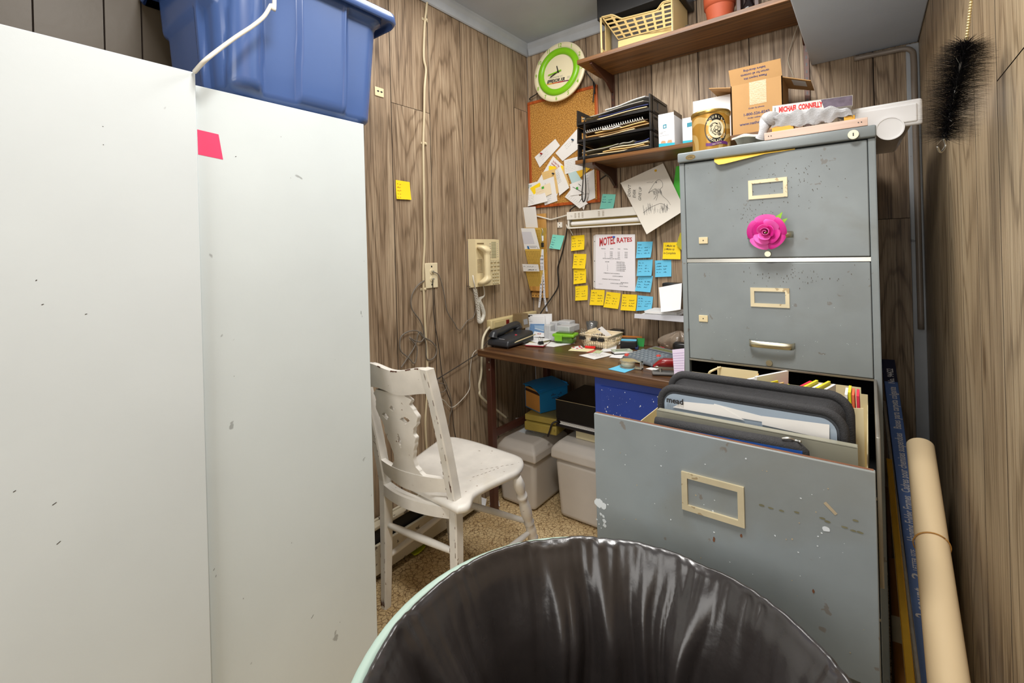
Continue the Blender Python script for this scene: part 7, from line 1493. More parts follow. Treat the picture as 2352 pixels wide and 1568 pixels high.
# ================================================================== ON TOP OF THE FILING CABINET
ZF = fz + .0006
tn = thing('gold_tin', 'round gold tin with a black oval label on top of the filing cabinet', 'tin', (0, 0, 0)); yt_ = YC + .085
ta, tb_ = aty(1590, 300, yt_), aty(1679, 300, yt_); rt_ = .0535; tc = Vector((aty(1634, 345, yt_).x, yt_, ZF)); tn.location = tc; ROOT[tn.name] = Matrix.Translation(tc); ht_ = aty(1634, 249, yt_ - rt_).z - ZF
def goldtin():
    M = bpy.data.materials.new('gold_tin_print'); M.use_nodes = True; N = M.node_tree; b = N.nodes['Principled BSDF']; L = N.links.new; tc_ = nd(N, 'ShaderNodeTexCoord')
    wv = nd(N, 'ShaderNodeTexWave', _wave_type='RINGS'); wv.inputs['Scale'].default_value = 9; wv.inputs['Distortion'].default_value = 7; wv.inputs['Detail'].default_value = 0; wv.inputs['Detail Scale'].default_value = 1.2; L(tc_.outputs['Object'], wv.inputs['Vector'])
    r = ramp(N, [(.60, (196, 146, 62)), (.68, (226, 190, 120))]); L(wv.outputs['Fac'], r.inputs[0]); L(r.outputs[0], b.inputs['Base Color']); b.inputs['Metallic'].default_value = .35; b.inputs['Roughness'].default_value = .25; return M
GTM = goldtin(); GOLD = mat('gold_rim', (190, 156, 84), .25, .85, var=.05)
b = MB(); b.lathe([(0, .001), (rt_ - .002, 0), (rt_, .003), (rt_, ht_ - .012)], GTM, 64, Matrix.Translation(tc)); b.build('tin_body', tn)
b = MB(); b.lathe([(rt_, ht_ - .013), (rt_ + .002, ht_ - .012), (rt_ + .003, ht_ - .004), (rt_ + .001, ht_), (rt_ - .004, ht_ + .001), (rt_ - .006, ht_ - .003), (0, ht_ - .003)], GOLD, 64, Matrix.Translation(tc)); b.build('lid', tn, label='plain gold lid')
b = MB(); aim = math.atan2(0 - tc.y, 0 - tc.x) + .28
def cf_(u, v, o=.0006): a = aim + u; return tc + Vector(((rt_ + o) * math.cos(a), (rt_ + o) * math.sin(a), ht_ * v))
def ell(a, c, n=40): return [(a * math.cos(2 * PI * i / n), .52 + c * math.sin(2 * PI * i / n)) for i in range(n)]
def ringpoly(m, r0, r1, o, n=40):
    for i in range(n):
        P = [(r0[0] * math.cos(2 * PI * i / n), .52 + r0[1] * math.sin(2 * PI * i / n)), (r1[0] * math.cos(2 * PI * i / n), .52 + r1[1] * math.sin(2 * PI * i / n)), (r1[0] * math.cos(2 * PI * (i + 1) / n), .52 + r1[1] * math.sin(2 * PI * (i + 1) / n)), (r0[0] * math.cos(2 * PI * (i + 1) / n), .52 + r0[1] * math.sin(2 * PI * (i + 1) / n))]
        b.add([cf_(u, v, o) for u, v in P], [(0, 1, 2, 3)], m)
LBK = mat('tin_label_black', (26, 24, 24), .3, var=.05); LCR = mat('tin_label_cream', (224, 214, 180), .4, var=.05); PUR = mat('tin_purple', (96, 40, 110), .4, var=.05)
ringpoly(LBK, (0.0, 0.0), (.60, .36), .0006); ringpoly(LCR, (.0, .0), (.40, .215), .0012)
for k, (w_t, off_) in enumerate((('DOUBLET', .29), ('CHOCOLATE CO', -.33))):
    for i, chh in enumerate(w_t):
        t = (i - (len(w_t) - 1) / 2) / len(w_t); ang_ = (PI / 2 - t * 2.3) if k == 0 else (-PI / 2 + t * 2.3); uu, vv = .50 * math.cos(ang_), .52 + .285 * math.sin(ang_) - .02
        b.text(chh, LCR, lambda u, v: cf_(-u if False else u, v, .0012), .060, uu, vv, ht_ / rt_ * .8, .02, 'c')
rg = random.Random(6)
for i in range(26): a0_ = rg.uniform(0, 2 * PI); r0_ = rg.uniform(.05, .32); b.stroke(LBK, lambda u, v: cf_(u, v, .0016), (r0_ * math.cos(a0_), .52 + r0_ * .55 * math.sin(a0_)), ((r0_ + .05) * math.cos(a0_ + .5), .52 + (r0_ + .03) * .55 * math.sin(a0_ + .5)), .014, 2)
b.line(LBK, lambda u, v: cf_(u, v, .0016), [(.10 * math.cos(i), .545 + .05 * math.sin(i)) for i in range(7)], .010, 2); b.line(LBK, lambda u, v: cf_(u, v, .0016), [(.18 * math.cos(i * .6), .44 + .05 * math.sin(i * .6)) for i in range(12)], .010, 2)
for i in range(12): u0_ = -.55 + i * .1; b.add([cf_(u, v, .0018) for u, v in ((u0_, .145 + .02 * math.sin(u0_ * 5)), (u0_ + .1, .145 + .02 * math.sin((u0_ + .1) * 5)), (u0_ + .1, .215 + .02 * math.sin((u0_ + .1) * 5)), (u0_, .215 + .02 * math.sin(u0_ * 5)))], [(0, 1, 2, 3)], PUR)
b.text('Hot Cocoa', LCR, lambda u, v: cf_(u, v + .02 * math.sin(u * 5), .0023), .040, 0, .160, ht_ / rt_ * .8, .0, 'c', slant=.3, maxw=.8); b.build('label', tn, label='black oval label with a cream figure and a purple ribbon')
# cloths
RAG = mat('grey_rag', (182, 182, 184), .9, var=.06, scale=40, bump=.6, bscale=300); TOW = mat('white_towel', (232, 228, 212), .95, var=.03, bump=.8, bscale=260)
def lump(u, v, f, seed):
    return f * (math.sin(9 * u + seed) * math.cos(7 * v + 2 * seed) + .6 * math.sin(17 * u + 5 * v + seed))
tx_a, tx_b = aty(1682, 330, YC + .01).x, aty(1768, 318, YC + .01).x
b = MB(); b.slab(lambda u, v, o: Vector((tx_a + (tx_b - tx_a) * u, YC + .004 + .20 * v, ZF + .012 + o + .022 * math.sin(PI * min(1, v * 2.2 + .15)) ** .5 * (.7 + .3 * math.sin(5 * u)) + max(-.004, lump(u, v, .0035, 2)) * min(1, v * 5))), 16, 14, .005, TOW, True); tag(b.build('towel'), 'crumpled white towel on the filing cabinet between the gold tin and the rag', 'cloth')
# wooden stretcher frame
wx0, wx1 = aty(1757, 315, YC).x, aty(1993, 280, YC).x; PNK = wood_top('pale_pink_wood', (186, 150, 130), (214, 184, 166), (230, 206, 190), 1.0, .6); zw = ZF + .020
wf_ = thing('canvas_stretcher', 'pale wooden frame lying on the front of the filing cabinet', 'frame', ((wx0 + wx1) / 2, YC + .1, ZF)); yw0 = YC - .010
for nm, lo_, hi_ in (('front_bar', (wx0, yw0, ZF), (wx1, yw0 + .022, zw)), ('back_bar', (wx0, yw0 + .078, ZF), (wx1, yw0 + .095, zw)), ('side_bar', (wx0, yw0 + .0225, ZF), (wx0 + .02, yw0 + .0775, zw)), ('side_bar', (wx1 - .02, yw0 + .0225, ZF), (wx1, yw0 + .0775, zw))):
    b = MB(); b.box(lo_, hi_, PNK, .0008)
    if nm == 'front_bar':
        for xx in (wx0 + .010, wx0 + .016, wx1 - .018, wx1 - .012): b.cyl((xx, yw0 + .0002, ZF + .010), (xx, yw0 - .0006, ZF + .010), .0014, .0014, BLACKP, 8)
    b.build(nm, wf_)
YB_ = mat('yellow_block', (226, 172, 60), .6, var=.05)
for xp, wd_, lb in ((1800, .050, 'yellow sponge block on the wooden frame at the left under the grey rag'), (1952, .022, 'yellow sponge block on the wooden frame at the right end')):
    p = aty(xp, 290, YC + .02); b = MB(); b.box((p.x - wd_ / 2, YC - .002, zw + .0005), (p.x + wd_ / 2, YC + .03, zw + .012), YB_, .001); tag(b.build('sponge'), lb, 'sponge', 'yellow sponge blocks')
# grey rag draped over, its tail hanging at the left
rx0, rx1 = aty(1775, 290, YC + .03).x, aty(1957, 270, YC + .03).x
def ragp(u, v, o=0.0):
    x = rx0 + (rx1 - rx0) * u; top_ = .040 * math.sin(PI * min(1, .20 + .80 * u)) ** .35
    fz2 = max(0, 1 - v / .45); dr = .003 * math.sin(9 * u + 5 * v + 1.0) + .0030 * abs(math.sin(14 * u - 9 * v + 2)) + .002 * math.sin(43 * u + 7 * v); zz2 = top_ * (1 - fz2 ** 2.2) + (.012 * math.sin(7 * u + 1) - .004) * fz2 ** 2
    y_ = YC - .004 - .004 * math.sin(PI * min(1, v / .45)) + (.18 * (v - .35) if v > .35 else 0) + dr * (1 - max(0, v - .5) * 2) * (.35 + .65 * fz2)
    return Vector((x + .006 * math.sin(8 * v + 5 * u) * fz2, y_, zw + .0085 + max(.0, zz2) + .003 * math.sin(31 * u + 9 * v) + o))
b = MB(); b.slab(ragp, 70, 26, .003, RAG, True)
tl_ = catmull([ragp(.02, .2), aty(1763, 275, YC + .03), aty(1756, 292, YC + .01), aty(1750, 310, YC + .004), Vector((aty(1747, 318, YC + .006).x, YC + .006, ZF + .010))], 6)
b.tube(tl_, lambda t: (.017 + .004 * math.sin(7 * t)) * (1 - .3 * t), RAG, 14); tag(b.build('rag'), 'grey rag draped over the wooden frame under the paperback', 'cloth')
# paperback
p, q = aty(1774, 256, YC + .035), aty(1958, 235, YC + .035); T_, w_ = frame2(Vector((p.x, YC + .035, 0)), Vector((q.x, YC + .060, 0))); zb_ = aty(1775, 267, YC + .035).z; bh_ = aty(1775, 244, YC + .035).z - zb_; tilt_ = math.atan2(aty(1957, 246, YC + .05).z - zb_, w_) 
Tb = Matrix.Translation((p.x, YC + .035, max(zb_, zw + .053))) @ T_.to_3x3().to_4x4() @ Matrix.Rotation(-max(-.02, min(.05, tilt_)), 4, 'Y')
bo = thing('paperback', 'thick white paperback with red spine lettering on the grey rag', 'book', Tb.translation); b = MB(); CVR = mat('book_cover_white', (232, 228, 222), .4, var=.03); b.box((0, 0, 0), (w_, .11, .0012), CVR, 0, Tb); b.box((0, 0, bh_ - .0012), (w_, .11, bh_), CVR, 0, Tb); b.box((0, 0, 0), (w_, .0015, bh_), CVR, 0, Tb)
fb = lambda u, v, o=.0006: Tb @ Vector((w_ * u, -o, bh_ * v)); RB = mat('spine_red', (214, 40, 40), .5, var=.05); GB = mat('cover_art_grey', (112, 100, 116), .5, var=.3, scale=70)
b.text('MICHAEL CONNELLY', RB, fb, .52, .085, .28, bh_ / w_ * .72, .05, maxw=.56); b.poly(GB, fb, [(.66, .05), (.995, .05), (.995, .95), (.62, .95)]); b.line(INK, fb, [(.035, .2), (.035, .8)], .008); b.build('cover', bo)
b = MB(); b.box((.001, .002, .0013), (w_ - .001, .108, bh_ - .0013), mat('page_edges', (226, 210, 170), .8, var=.08, scale=300), 0, Tb); b.build('pages', bo)
# plastic tub on its side with a white lid
TUB = mat('clear_tub', (196, 188, 180), .2, var=.04, trans=.2); LID = mat('white_lid', (238, 238, 238), .35, var=.01); yl0 = 1.52
a0, a1 = aty(1955, 300, yl0), aty(2119, 232, yl0); z0_, z1_ = aty(2060, 297, yl0).z, aty(2060, 233, yl0).z; xR_ = min(a1.x, XR - .012)
tb2 = thing('plastic_tub', 'clear plastic tub lying on its side with its white lid facing out', 'tub', ((a0.x + xR_) / 2, 1.7, ZF)); z0_ = max(z0_, ZF + .006)
b = MB(); b.box((a0.x, yl0, z0_), (xR_, yl0 + .012, z1_), LID, .010, None, 3); b.box((a0.x + .008, yl0 - .004, z0_ + .008), (xR_ - .010, yl0 + .002, z1_ - .012), LID, .003); b.build('lid', tb2)
b = MB(); ins = .012
bm = bmesh.new(); vs = [bm.verts.new(p_) for p_ in ((a0.x + ins, yl0 + .0125, z0_ - .004 + .004), (xR_ - ins - .006, yl0 + .0125, z0_), (xR_ - ins - .006, yl0 + .0125, z1_ - ins), (a0.x + ins, yl0 + .0125, z1_ - ins), (a0.x + ins + .01, 1.95, z0_ + .0), (xR_ - ins - .022, 1.95, z0_ + .0), (xR_ - ins - .022, 1.95, z1_ - ins - .006), (a0.x + ins + .01, 1.95, z1_ - ins - .006))]
for f_ in ((0, 1, 2, 3), (7, 6, 5, 4), (4, 5, 1, 0), (5, 6, 2, 1), (6, 7, 3, 2), (7, 4, 0, 3)): bm.faces.new([vs[i] for i in f_])
bmesh.ops.bevel(bm, geom=bm.edges[:], offset=.012, segments=3, profile=.5, affect='EDGES'); b.bm(bm, TUB, True); b.build('tub_body', tb2)
c0 = aty(2044, 294, yl0 - .012); b = MB(); Tc = Matrix.Translation((c0.x, yl0 - .006, c0.z)) @ Matrix.Rotation(PI / 2, 4, 'X'); rc = .029; c0.x += .0095; b.lathe([(0, .0012), (rc * .88, .0012), (rc * .90, .003), (rc, .003), (rc, 0), (0, 0)], LID, 40, Tc, False); b.build('round_cap', tb2)
# yellow paper caught in the top drawer
b = MB(); yy_ = YC - .014; P = [aty(x, y, yy_ + dy) for x, y, dy in ((1641, 372, -.004), (1650, 378, -.006), (1664, 376, -.006), (1700, 367, -.003), (1757, 353, .004), (1826, 343, .012), (1826, 341, .0125), (1640, 364, .0125))]
YF_ = mat('folder_yellow', (234, 190, 66), .6, var=.03); n = len(P); V = P + [p_ + Vector((0, .0012, 0)) for p_ in P]; b.add(V, [tuple(range(n - 1, -1, -1)), tuple(range(n, 2 * n))] + [(i, (i + 1) % n, n + (i + 1) % n, n + i) for i in range(n)], YF_); tag(b.build('yellow_sheet'), 'yellow sheet caught in the top drawer of the filing cabinet', 'paper')
# pink foam rose on the top handle
rs = thing('foam_rose', 'pink foam rose stuck on the top drawer handle', 'flower', (0, 0, 0)); rc_ = aty(1763, 533, YC - .045); rs.location = rc_; ROOT[rs.name] = Matrix.Translation(rc_)
PK1 = mat('rose_pink', (238, 96, 186), .6, var=.05); PK2 = mat('rose_deep_pink', (206, 30, 140), .6, var=.05); GLF = mat('rose_leaf', (150, 206, 50), .5, var=.05)
RTm = Matrix.Translation(rc_) @ Matrix.Rotation(PI / 2, 4, 'X') 
def petal(a, R, open_, wid, tiltz, m, name='petal', z0=0.0):
    b = MB()
    def pfn(u, v, o=0.0):
        s = (u - .5) * wid; r = R * (.25 + .75 * v ** .8) + .004 * v * v * open_; hgt = .012 + (R * open_) * (1 - v) ** 1.5 * 0 + tiltz * v * (1 - .45 * v * open_) - .006 * (2 * u - 1) ** 2 * v; aa = a + s * (0.45 + .55 * math.sin(PI * min(1, v * .8 + .1)))
        rr = r + o; return RTm @ Vector((rr * math.cos(aa), rr * math.sin(aa), z0 + hgt))
    b.slab(pfn, 14, 10, .0013, m, True); return b.build(name, rs)
for i in range(5): petal(i * 2 * PI / 5 + .4, .042, 1.0, 1.7, .016, PK1 if i % 2 else PK2)
for i in range(4): petal(i * PI / 2 + 1.0, .030, .8, 1.9, .026, PK1 if i % 2 == 0 else PK2)
for i in range(3): petal(i * 2 * PI / 3 + .2, .019, .4, 2.3, .034, PK1 if i else PK2)
b = MB(); b.slab(lambda u, v, o: RTm @ Vector(((.003 + .009 * u + o) * math.cos(9 * u), (.003 + .009 * u + o) * math.sin(9 * u), .014 + .030 * v)), 50, 3, .0012, PK1, True); b.build('rose_heart', rs)
b = MB()
for a, l in ((.95, .062), (.62, .058)): b.prism([(.0, -.006), (l * .6, -.009), (l, 0), (l * .6, .009), (0, .006)], .0, .0015, GLF, RTm @ Matrix.Rotation(a, 4, 'Z') @ Matrix.Translation((0, 0, .003)))
b.tube([RTm @ Vector((0, 0, -.010)), RTm @ Vector((0, 0, .014))], .004, GLF, 8); b.build('leaf', rs)

# ================================================================== IN THE OPEN DRAWER
DZ0 = bz + .002
def slab_x(px_l, px_r, y, zt_px, th, m, label, name, cat, group=None, bev=.001, zb=None, extra=None):
    p, q = aty(*px_l, y), aty(*px_r, y); b = MB(); x0, x1 = max(p.x, ex0 + .016), min(q.x, ex1 - .014); b.hexa([(x0, y, zb or DZ0), (x1, y, zb or DZ0), (x1, y + th, zb or DZ0), (x0, y + th, zb or DZ0), (x0, y, p.z), (x1, y, q.z), (x1, y + th, q.z), (x0, y + th, p.z)], m)
    if extra: extra(b, x0, x1, p.z, q.z)
    return tag(b.build(name), label, cat, group)
NYL = mat('black_nylon', (50, 50, 52), .8, var=.12, scale=120, bump=.6, bscale=500); CLR = mat('smoky_clear_film', (176, 192, 208), .12, var=.04, trans=.25, coat=.3); NAVY = mat('binder_blue', (40, 88, 170), .35, var=.1)
OLG = mat('olive_grey_enamel', (142, 140, 124), .35, var=.04)
# thin blue zip case behind the drawer front
y1_ = YD + .030; bz1 = thing('zip_case', 'thin blue and black zip case just behind the open drawer front', 'zip case', (0, 0, 0)); pl_, pr_2 = aty(1502, 972, y1_), aty(1843, 1037, y1_); zcT = (pl_.z + pr_2.z) / 2 - .0; bz1.location = (pl_.x, y1_, DZ0); ROOT[bz1.name] = Matrix.Translation(bz1.location)
zl_, zr_ = aty(1508, 966, y1_).z, aty(1840, 1024, y1_).z; xl_, xr_ = max(pl_.x, ex0 + .014), pr_2.x
b = MB(); b.hexa([(xl_, y1_, DZ0), (xr_, y1_, DZ0), (xr_, y1_ + .020, DZ0), (xl_, y1_ + .020, DZ0), (xl_, y1_, zl_ - .008), (xr_, y1_, zr_ - .008), (xr_, y1_ + .020, zr_ - .008), (xl_, y1_ + .020, zl_ - .008)], NAVY); b.build('case_body', bz1)
b = MB(); b.tube([Vector((xl_, y1_ + .010, zl_ - .006)), Vector((xr_ - .006, y1_ + .010, zr_ - .006)), Vector((xr_ - .001, y1_ + .010, zr_ - .012)), Vector((xr_, y1_ + .010, zr_ - .03))], .0095, NYL, 12); b.build('zip_edge', bz1)
b = MB(); z_ = Vector((aty(1795, 1020, y1_).x, y1_ + .004, zr_ + .004)); b.tube(catmull([z_, z_ + Vector((.010, 0, .003)), z_ + Vector((.018, .004, 0)), z_ + Vector((.026, 0, .001))], 4), .0020, STEEL, 6); b.build('zip_pull', bz1)
# metal follower plate
y2_ = YD + .070; p, q = aty(1508, 942, y2_), aty(1970, 1027, y2_); zpl = (p.z + q.z) / 2; b = MB(); x1f = min(q.x, ex1 - .014)
b.box((max(p.x, ex0 + .013), y2_, DZ0), (x1f, y2_ + .0015, zpl), OLG); b.box((max(p.x, ex0 + .013), y2_, zpl - .0025), (x1f, y2_ + .016, zpl), OLG, .001); tag(b.build('follower_plate'), 'olive-grey metal divider plate across the open drawer', 'divider')
# big zip binder
y3_ = YD + .105; zb2 = thing('zip_binder', 'large black zip binder with a smoky clear front in the open drawer', 'binder', (0, 0, 0))
pA, pB = aty(1516, 895, y3_), aty(1938, 985, y3_); zA = (aty(1600, 897, y3_).z + aty(1850, 945, y3_).z) / 2; bx0_, bx1_ = max(pA.x, ex0 + .014), min(pB.x, ex1 - .034); zb2.location = (bx0_, y3_, DZ0); ROOT[zb2.name] = Matrix.Translation(zb2.location)
def rrect(x0, x1, z0, z1, r, n=6):
    P = [(x0, z0), (x1, z0)]
    P += [(x1 - r + r * math.cos(a), z1 - r + r * math.sin(a)) for a in [i * PI / 2 / n for i in range(n + 1)]]; P += [(x0 + r + r * math.cos(a), z1 - r + r * math.sin(a)) for a in [PI / 2 + i * PI / 2 / n for i in range(n + 1)]]; return P
RX = lambda y: Matrix.Translation((0, y, 0)) @ Matrix.Rotation(PI / 2, 4, 'X')
outer = rrect(bx0_, bx1_, DZ0, zA, .030); b = MB(); b.prism(outer, -.012, 0, mat('binder_inner', (60, 64, 70), .5, var=.1), RX(y3_ + .002)); P3 = [Vector((x, y3_ + .006, z)) for x, z in outer[2:]]; P3 = [Vector((bx1_, y3_ + .006, DZ0))] + P3 + [Vector((bx0_, y3_ + .006, DZ0))]; b.tube(P3, .0075, NYL, 10); b.build('front_cover', zb2)
win = rrect(bx0_ + .009, bx1_ - .009, DZ0, zA - .009, .022); b = MB(); b.prism(win, 0, .0015, CLR, RX(y3_ - .0005)); fwn = lambda u, v: Vector((bx0_ + (bx1_ - bx0_) * u, y3_ - .0064, v))
b.text('mead', INK, fwn, .011, .050, zA - .026, 1 / (bx1_ - bx0_), .03); 
DOT = mat('embossed_dots', (196, 206, 214), .3, var=0)
for i in range(60): b.line(DOT, fwn, [(.04 + i * .0155, zA - .070), (.048 + i * .0155, zA - .070)], .003, 2)
b.build('clear_window', zb2, label='smoky clear plastic window')
for i, (c_, lb) in enumerate((([(1640, 927), (1872, 987), (1882, 990), (1640, 950)], 0), ([(1570, 922), (1650, 930), (1710, 965), (1545, 935)], 0), ([(1750, 955), (1905, 975), (1905, 1010), (1750, 975)], 0))):
    b = MB(); q_ = [aty(x, y, y3_ - .0030 - .0009 * i) for x, y in c_]
    qf = quad_fn(q_[3], q_[2], q_[1], q_[0], (0, -1, 0)); 
    b.slab(lambda u, v, o: qf(u, v, o), 2, 2, .0004, PAPER, False); b.build('paper_sheet', zb2, label='white sheet showing in the binder window')
# its back half, gaping open behind
y4_ = y3_ + .060; pC, pD = aty(1548, 866, y4_), aty(1935, 960, y4_); zC_ = (aty(1620, 868, y4_).z + aty(1860, 898, y4_).z) / 2; cx0_, cx1_ = bx0_ + .004, bx1_ + .006
outer2 = rrect(cx0_, cx1_, DZ0, zC_, .030); b = MB(); b.prism(outer2, -.004, 0, NYL, RX(y4_)); P4 = [Vector((cx1_, y4_, DZ0))] + [Vector((x, y4_, z)) for x, z in outer2[2:]] + [Vector((cx0_, y4_, DZ0))]; b.tube(P4, .008, NYL, 10); b.build('back_cover', zb2)
b = MB(); n = len(P4); V = [Vector((x, y3_ + .010, z)) for x, z in ((p_.x, p_.z) for p_ in P3)] + [p_ + Vector((0, -.002, 0)) for p_ in P4]; m_ = len(P3)
def gus(u, v): k = u * (m_ - 1); i = min(int(k), m_ - 2); t = k - i; a_ = P3[i] * (1 - t) + P3[i + 1] * t; c_ = P4[i] * (1 - t) + P4[i + 1] * t; p_ = a_ * (1 - v) + c_ * v; cen = Vector(((bx0_ + bx1_) / 2, p_.y, DZ0 + .1)); return p_ + (cen - p_).normalized() * .018 * math.sin(PI * v)
b.grid(gus, 40, 8, NYL, True); b.build('gusset', zb2)
b = MB(); qf = quad_fn(aty(1755, 925, y4_ - .012), aty(1802, 928, y4_ - .012), aty(1797, 914, y4_ - .012), aty(1757, 913, y4_ - .012), (0, -1, 0)); b.slab(qf, 1, 1, .0006, WHITE, False); b.poly(mat('orange_mark', (220, 90, 50), .5, var=0), lambda u, v: qf(u, v, .0006), [(.72 + .14 * math.cos(i), .35 + .3 * math.sin(i)) for i in range(6)]); tag(b.build('label'), 'white slip with an orange mark inside the black zip binder', 'paper')
# cream file carriers behind the binder
y5_ = y4_ + .035; slab_x((1800, 936), (1986, 938), y5_, 0, .0015, CREAMM, 'cream divider standing behind the zip binder at the right of the drawer', 'file_divider', 'divider', 'cream dividers in the open drawer')
b = MB(); y6_ = 1.30; p, q = aty(1896, 866, y6_), aty(1952, 880, y6_); zc6 = aty(1870, 862, y6_).z; b.box((p.x - .02, y6_, DZ0), (min(q.x + .02, ex1 - .014), y6_ + .0015, zc6 - .015), CREAMM); tag(b.build('file_divider'), 'cream divider further back in the open drawer under the second drawer', 'divider', 'cream dividers in the open drawer')
b = MB(); y7_ = 1.215; p, q = aty(1612, 850, y7_), aty(1722, 858, y7_); zt7 = aty(1660, 843, y7_ + .10).z; xl7 = max(p.x, ex0 + .014)
b.box((xl7 + .012, y7_ + .10, DZ0), (q.x, y7_ + .102, zt7), CREAMM); b.box((q.x, y7_, DZ0), (q.x + .002, y7_ + .102, zt7 - .006), MANILA); b.tube(catmull([(xl7, y7_ + .06, DZ0), (xl7, y7_ + .06, zt7 - .04), (xl7 + .001, y7_ + .06, zt7 - .012), (xl7 + .010, y7_ + .06, zt7 - .002), (xl7 + .02, y7_ + .10, zt7 - .001)], 6), .003, CREAMM, 8); tag(b.build('file_box'), 'cream open file box holding white envelopes at the left of the drawer', 'file box')
def leaf(px_a, px_b, y, lean_y, th, m, label, name='envelope', cat='envelope', wd=.10, group='post filed in the open drawer', zmax=None, turn=.0):
    # an upright file: its top edge runs from px_a (front) back into the drawer
    a_ = aty(*px_a, y); a_.z = aty(*px_a, y + wd * math.cos(turn)).z; zt_ = min(a_.z, (zmax or 9)); b = MB(); d_ = Vector((math.sin(turn), math.cos(turn), 0)); s_ = Vector((math.cos(turn), -math.sin(turn), 0)) * th
    P = [Vector((a_.x, y, DZ0 + .004)), Vector((a_.x, y, DZ0 + .004)) + s_, Vector((a_.x, y, DZ0 + .004)) + s_ + d_ * wd, Vector((a_.x, y, DZ0 + .004)) + d_ * wd]; T4 = [p_ + Vector((lean_y, 0, zt_ - DZ0 - .004)) for p_ in P]
    b.hexa(P + T4, m); return tag(b.build(name), label, cat, group)
YLF = mat('yellow_file', (222, 214, 40), .5, var=.04); RDF = mat('red_file', (214, 40, 70), .5, var=.04)
for i in range(5): leaf((1650 + i * 17, 860 - i * 5), None, 1.10, .012, .006, WHITE if i % 2 else PAPER, ['white envelope lying leftmost against the cream file box', 'second white envelope from the left in the file box', 'white envelope at the middle of the file box', 'fourth white envelope from the left in the file box', 'white envelope nearest the manila side of the file box'][i], turn=.5)
for i in range(3): leaf((1730 + i * 13, 866 + i * 4), None, 1.08, .010, .003, (YLF, MANILA, YLF)[i], ['yellow envelope edge right of the white ones in the open drawer', 'manila envelope edge between two yellow ones in the open drawer', 'rightmost yellow envelope edge left of the dark gap in the drawer'][i], wd=.06, turn=.45)
for (x, y, m_, lb, tl) in ((1812, 868, RDF, 'red envelope at the right of the dark gap in the open drawer', .014), (1826, 866, YLF, 'yellow file next to the red envelope in the open drawer', .014), (1838, 874, WHITE, 'white envelope between the two yellow files', .012), (1852, 868, YLF, 'second yellow file in the middle of the open drawer', .016), (1872, 876, WHITE, 'white envelope right of the second yellow file', .010)): leaf((x, y), None, 1.14, tl, .005, m_, lb, wd=.07, turn=.25)
for (x, y, m_, lb, tl, nm) in ((1946, 890, WHITE, 'crumpled white envelope at the right end of the open drawer', -.004, 'envelope'), (1960, 886, YLF, 'yellow file at the right end of the open drawer', -.008, 'envelope'), (1968, 892, mat('orange_file', (222, 110, 70), .5, var=.04), 'orange file beside the right end of the open drawer', -.008, 'envelope'), (1976, 894, RDF, 'red file at the far right of the open drawer', -.006, 'envelope')): leaf((x, y), None, y5_ + .02, tl, .004, m_, lb, nm, wd=.05, zmax=aty(1960, 888, y5_ + .02).z)
# ================================================================== BETWEEN THE CABINET AND THE RIGHT WALL
def lean_bar(top, ytop, bot, ybot, w_, d_, m, label, name, cat, extra=None, group=None, bev=.0015):
    # a long flat bar leaning in the gap; top and bottom points as seen, each with its distance
    A_, B_ = aty(*top, ytop), aty(*bot, ybot); dn_ = (B_ - A_); k = (A_.z - .004) / (A_.z - B_.z); B_ = A_ + dn_ * k; ax = (A_ - B_).normalized(); L_ = (A_ - B_).length
    side = Vector((1, 0, 0)); side = (side - ax * side.dot(ax)).normalized(); bk_ = ax.cross(side); M_ = Matrix((side, bk_ * -1 if bk_.y < 0 else bk_, ax)).transposed().to_4x4(); 
    if M_.to_3x3().determinant() < 0: M_ = Matrix((side, -Vector(M_.col[1][:3]), ax)).transposed().to_4x4()
    M_.translation = B_; b = MB(); b.box((-w_ / 2, -d_ / 2, 0), (w_ / 2, d_ / 2, L_), m, bev, M_)
    sgn = -1 if (M_.to_3x3() @ Vector((0, 1, 0))).y > 0 else 1
    if extra: extra(b, lambda u, v, o=.0006: M_ @ Vector(((u - .5) * w_, sgn * (d_ / 2 + o), v)), L_, M_)
    return tag(b.build(name), label, cat, group)
BLUB = mat('frames_box_blue', (84, 116, 178), .45, var=.05); NVB = mat('frames_box_navy', (24, 30, 60), .4, var=.05); PRN = mat('box_white_print', (222, 222, 226), .6, var=0); GLD = mat('gold_frame', (176, 138, 40), .25, .75, var=.1, scale=40); SLV = mat('silver_frame', (150, 148, 142), .3, .7, var=.15, scale=60); GRD_ = mat('dark_green_frame', (28, 46, 38), .3, var=.1)
def bluebox(b, f, L_, M_):
    V_ = lambda v, u: f(u, v)
    b.poly(NVB, lambda u, v: f(u, v, .0003), [(0, L_ * .93), (1, L_ * .93), (1, L_), (0, L_)])
    def vt(s_, z, h, mw, bold=.0): 
        Vv, Ff, wd = text_geo(s_, bold); k = mw / wd; b.add([f(.5 - (p_[1] - .5) * h, z + p_[0] * k, .0009) for p_ in Vv], Ff, PRN)
    def zof(py_): 
        p_ = f(.5, 0); q_ = f(.5, L_); lo_, hi_ = 0.0, L_
        for _ in range(30):
            mid = (lo_ + hi_) / 2; w_ = f(.5, mid) - O0; yy_ = CY - FPX * w_.dot(UP) / w_.dot(FW)
            if yy_ > py_: lo_ = mid
            else: hi_ = mid
        return lo_
    for s_, ya_, yb_, h in (('No. 94422', 880, 846, .5), ('Bases para carpeta colgante', 984, 888, .55), ('Cadres pour chemises suspendues', 1130, 994, .55), ('Hanging Folder Frames', 1242, 1138, .62), ('LETTER SIZE', 1310, 1262, .34), ('2', 1330, 1316, .6), ('2 count', 1420, 1350, .75)):
        za_, zb_ = zof(ya_), zof(yb_); vt(s_, za_, h, zb_ - za_, .02)
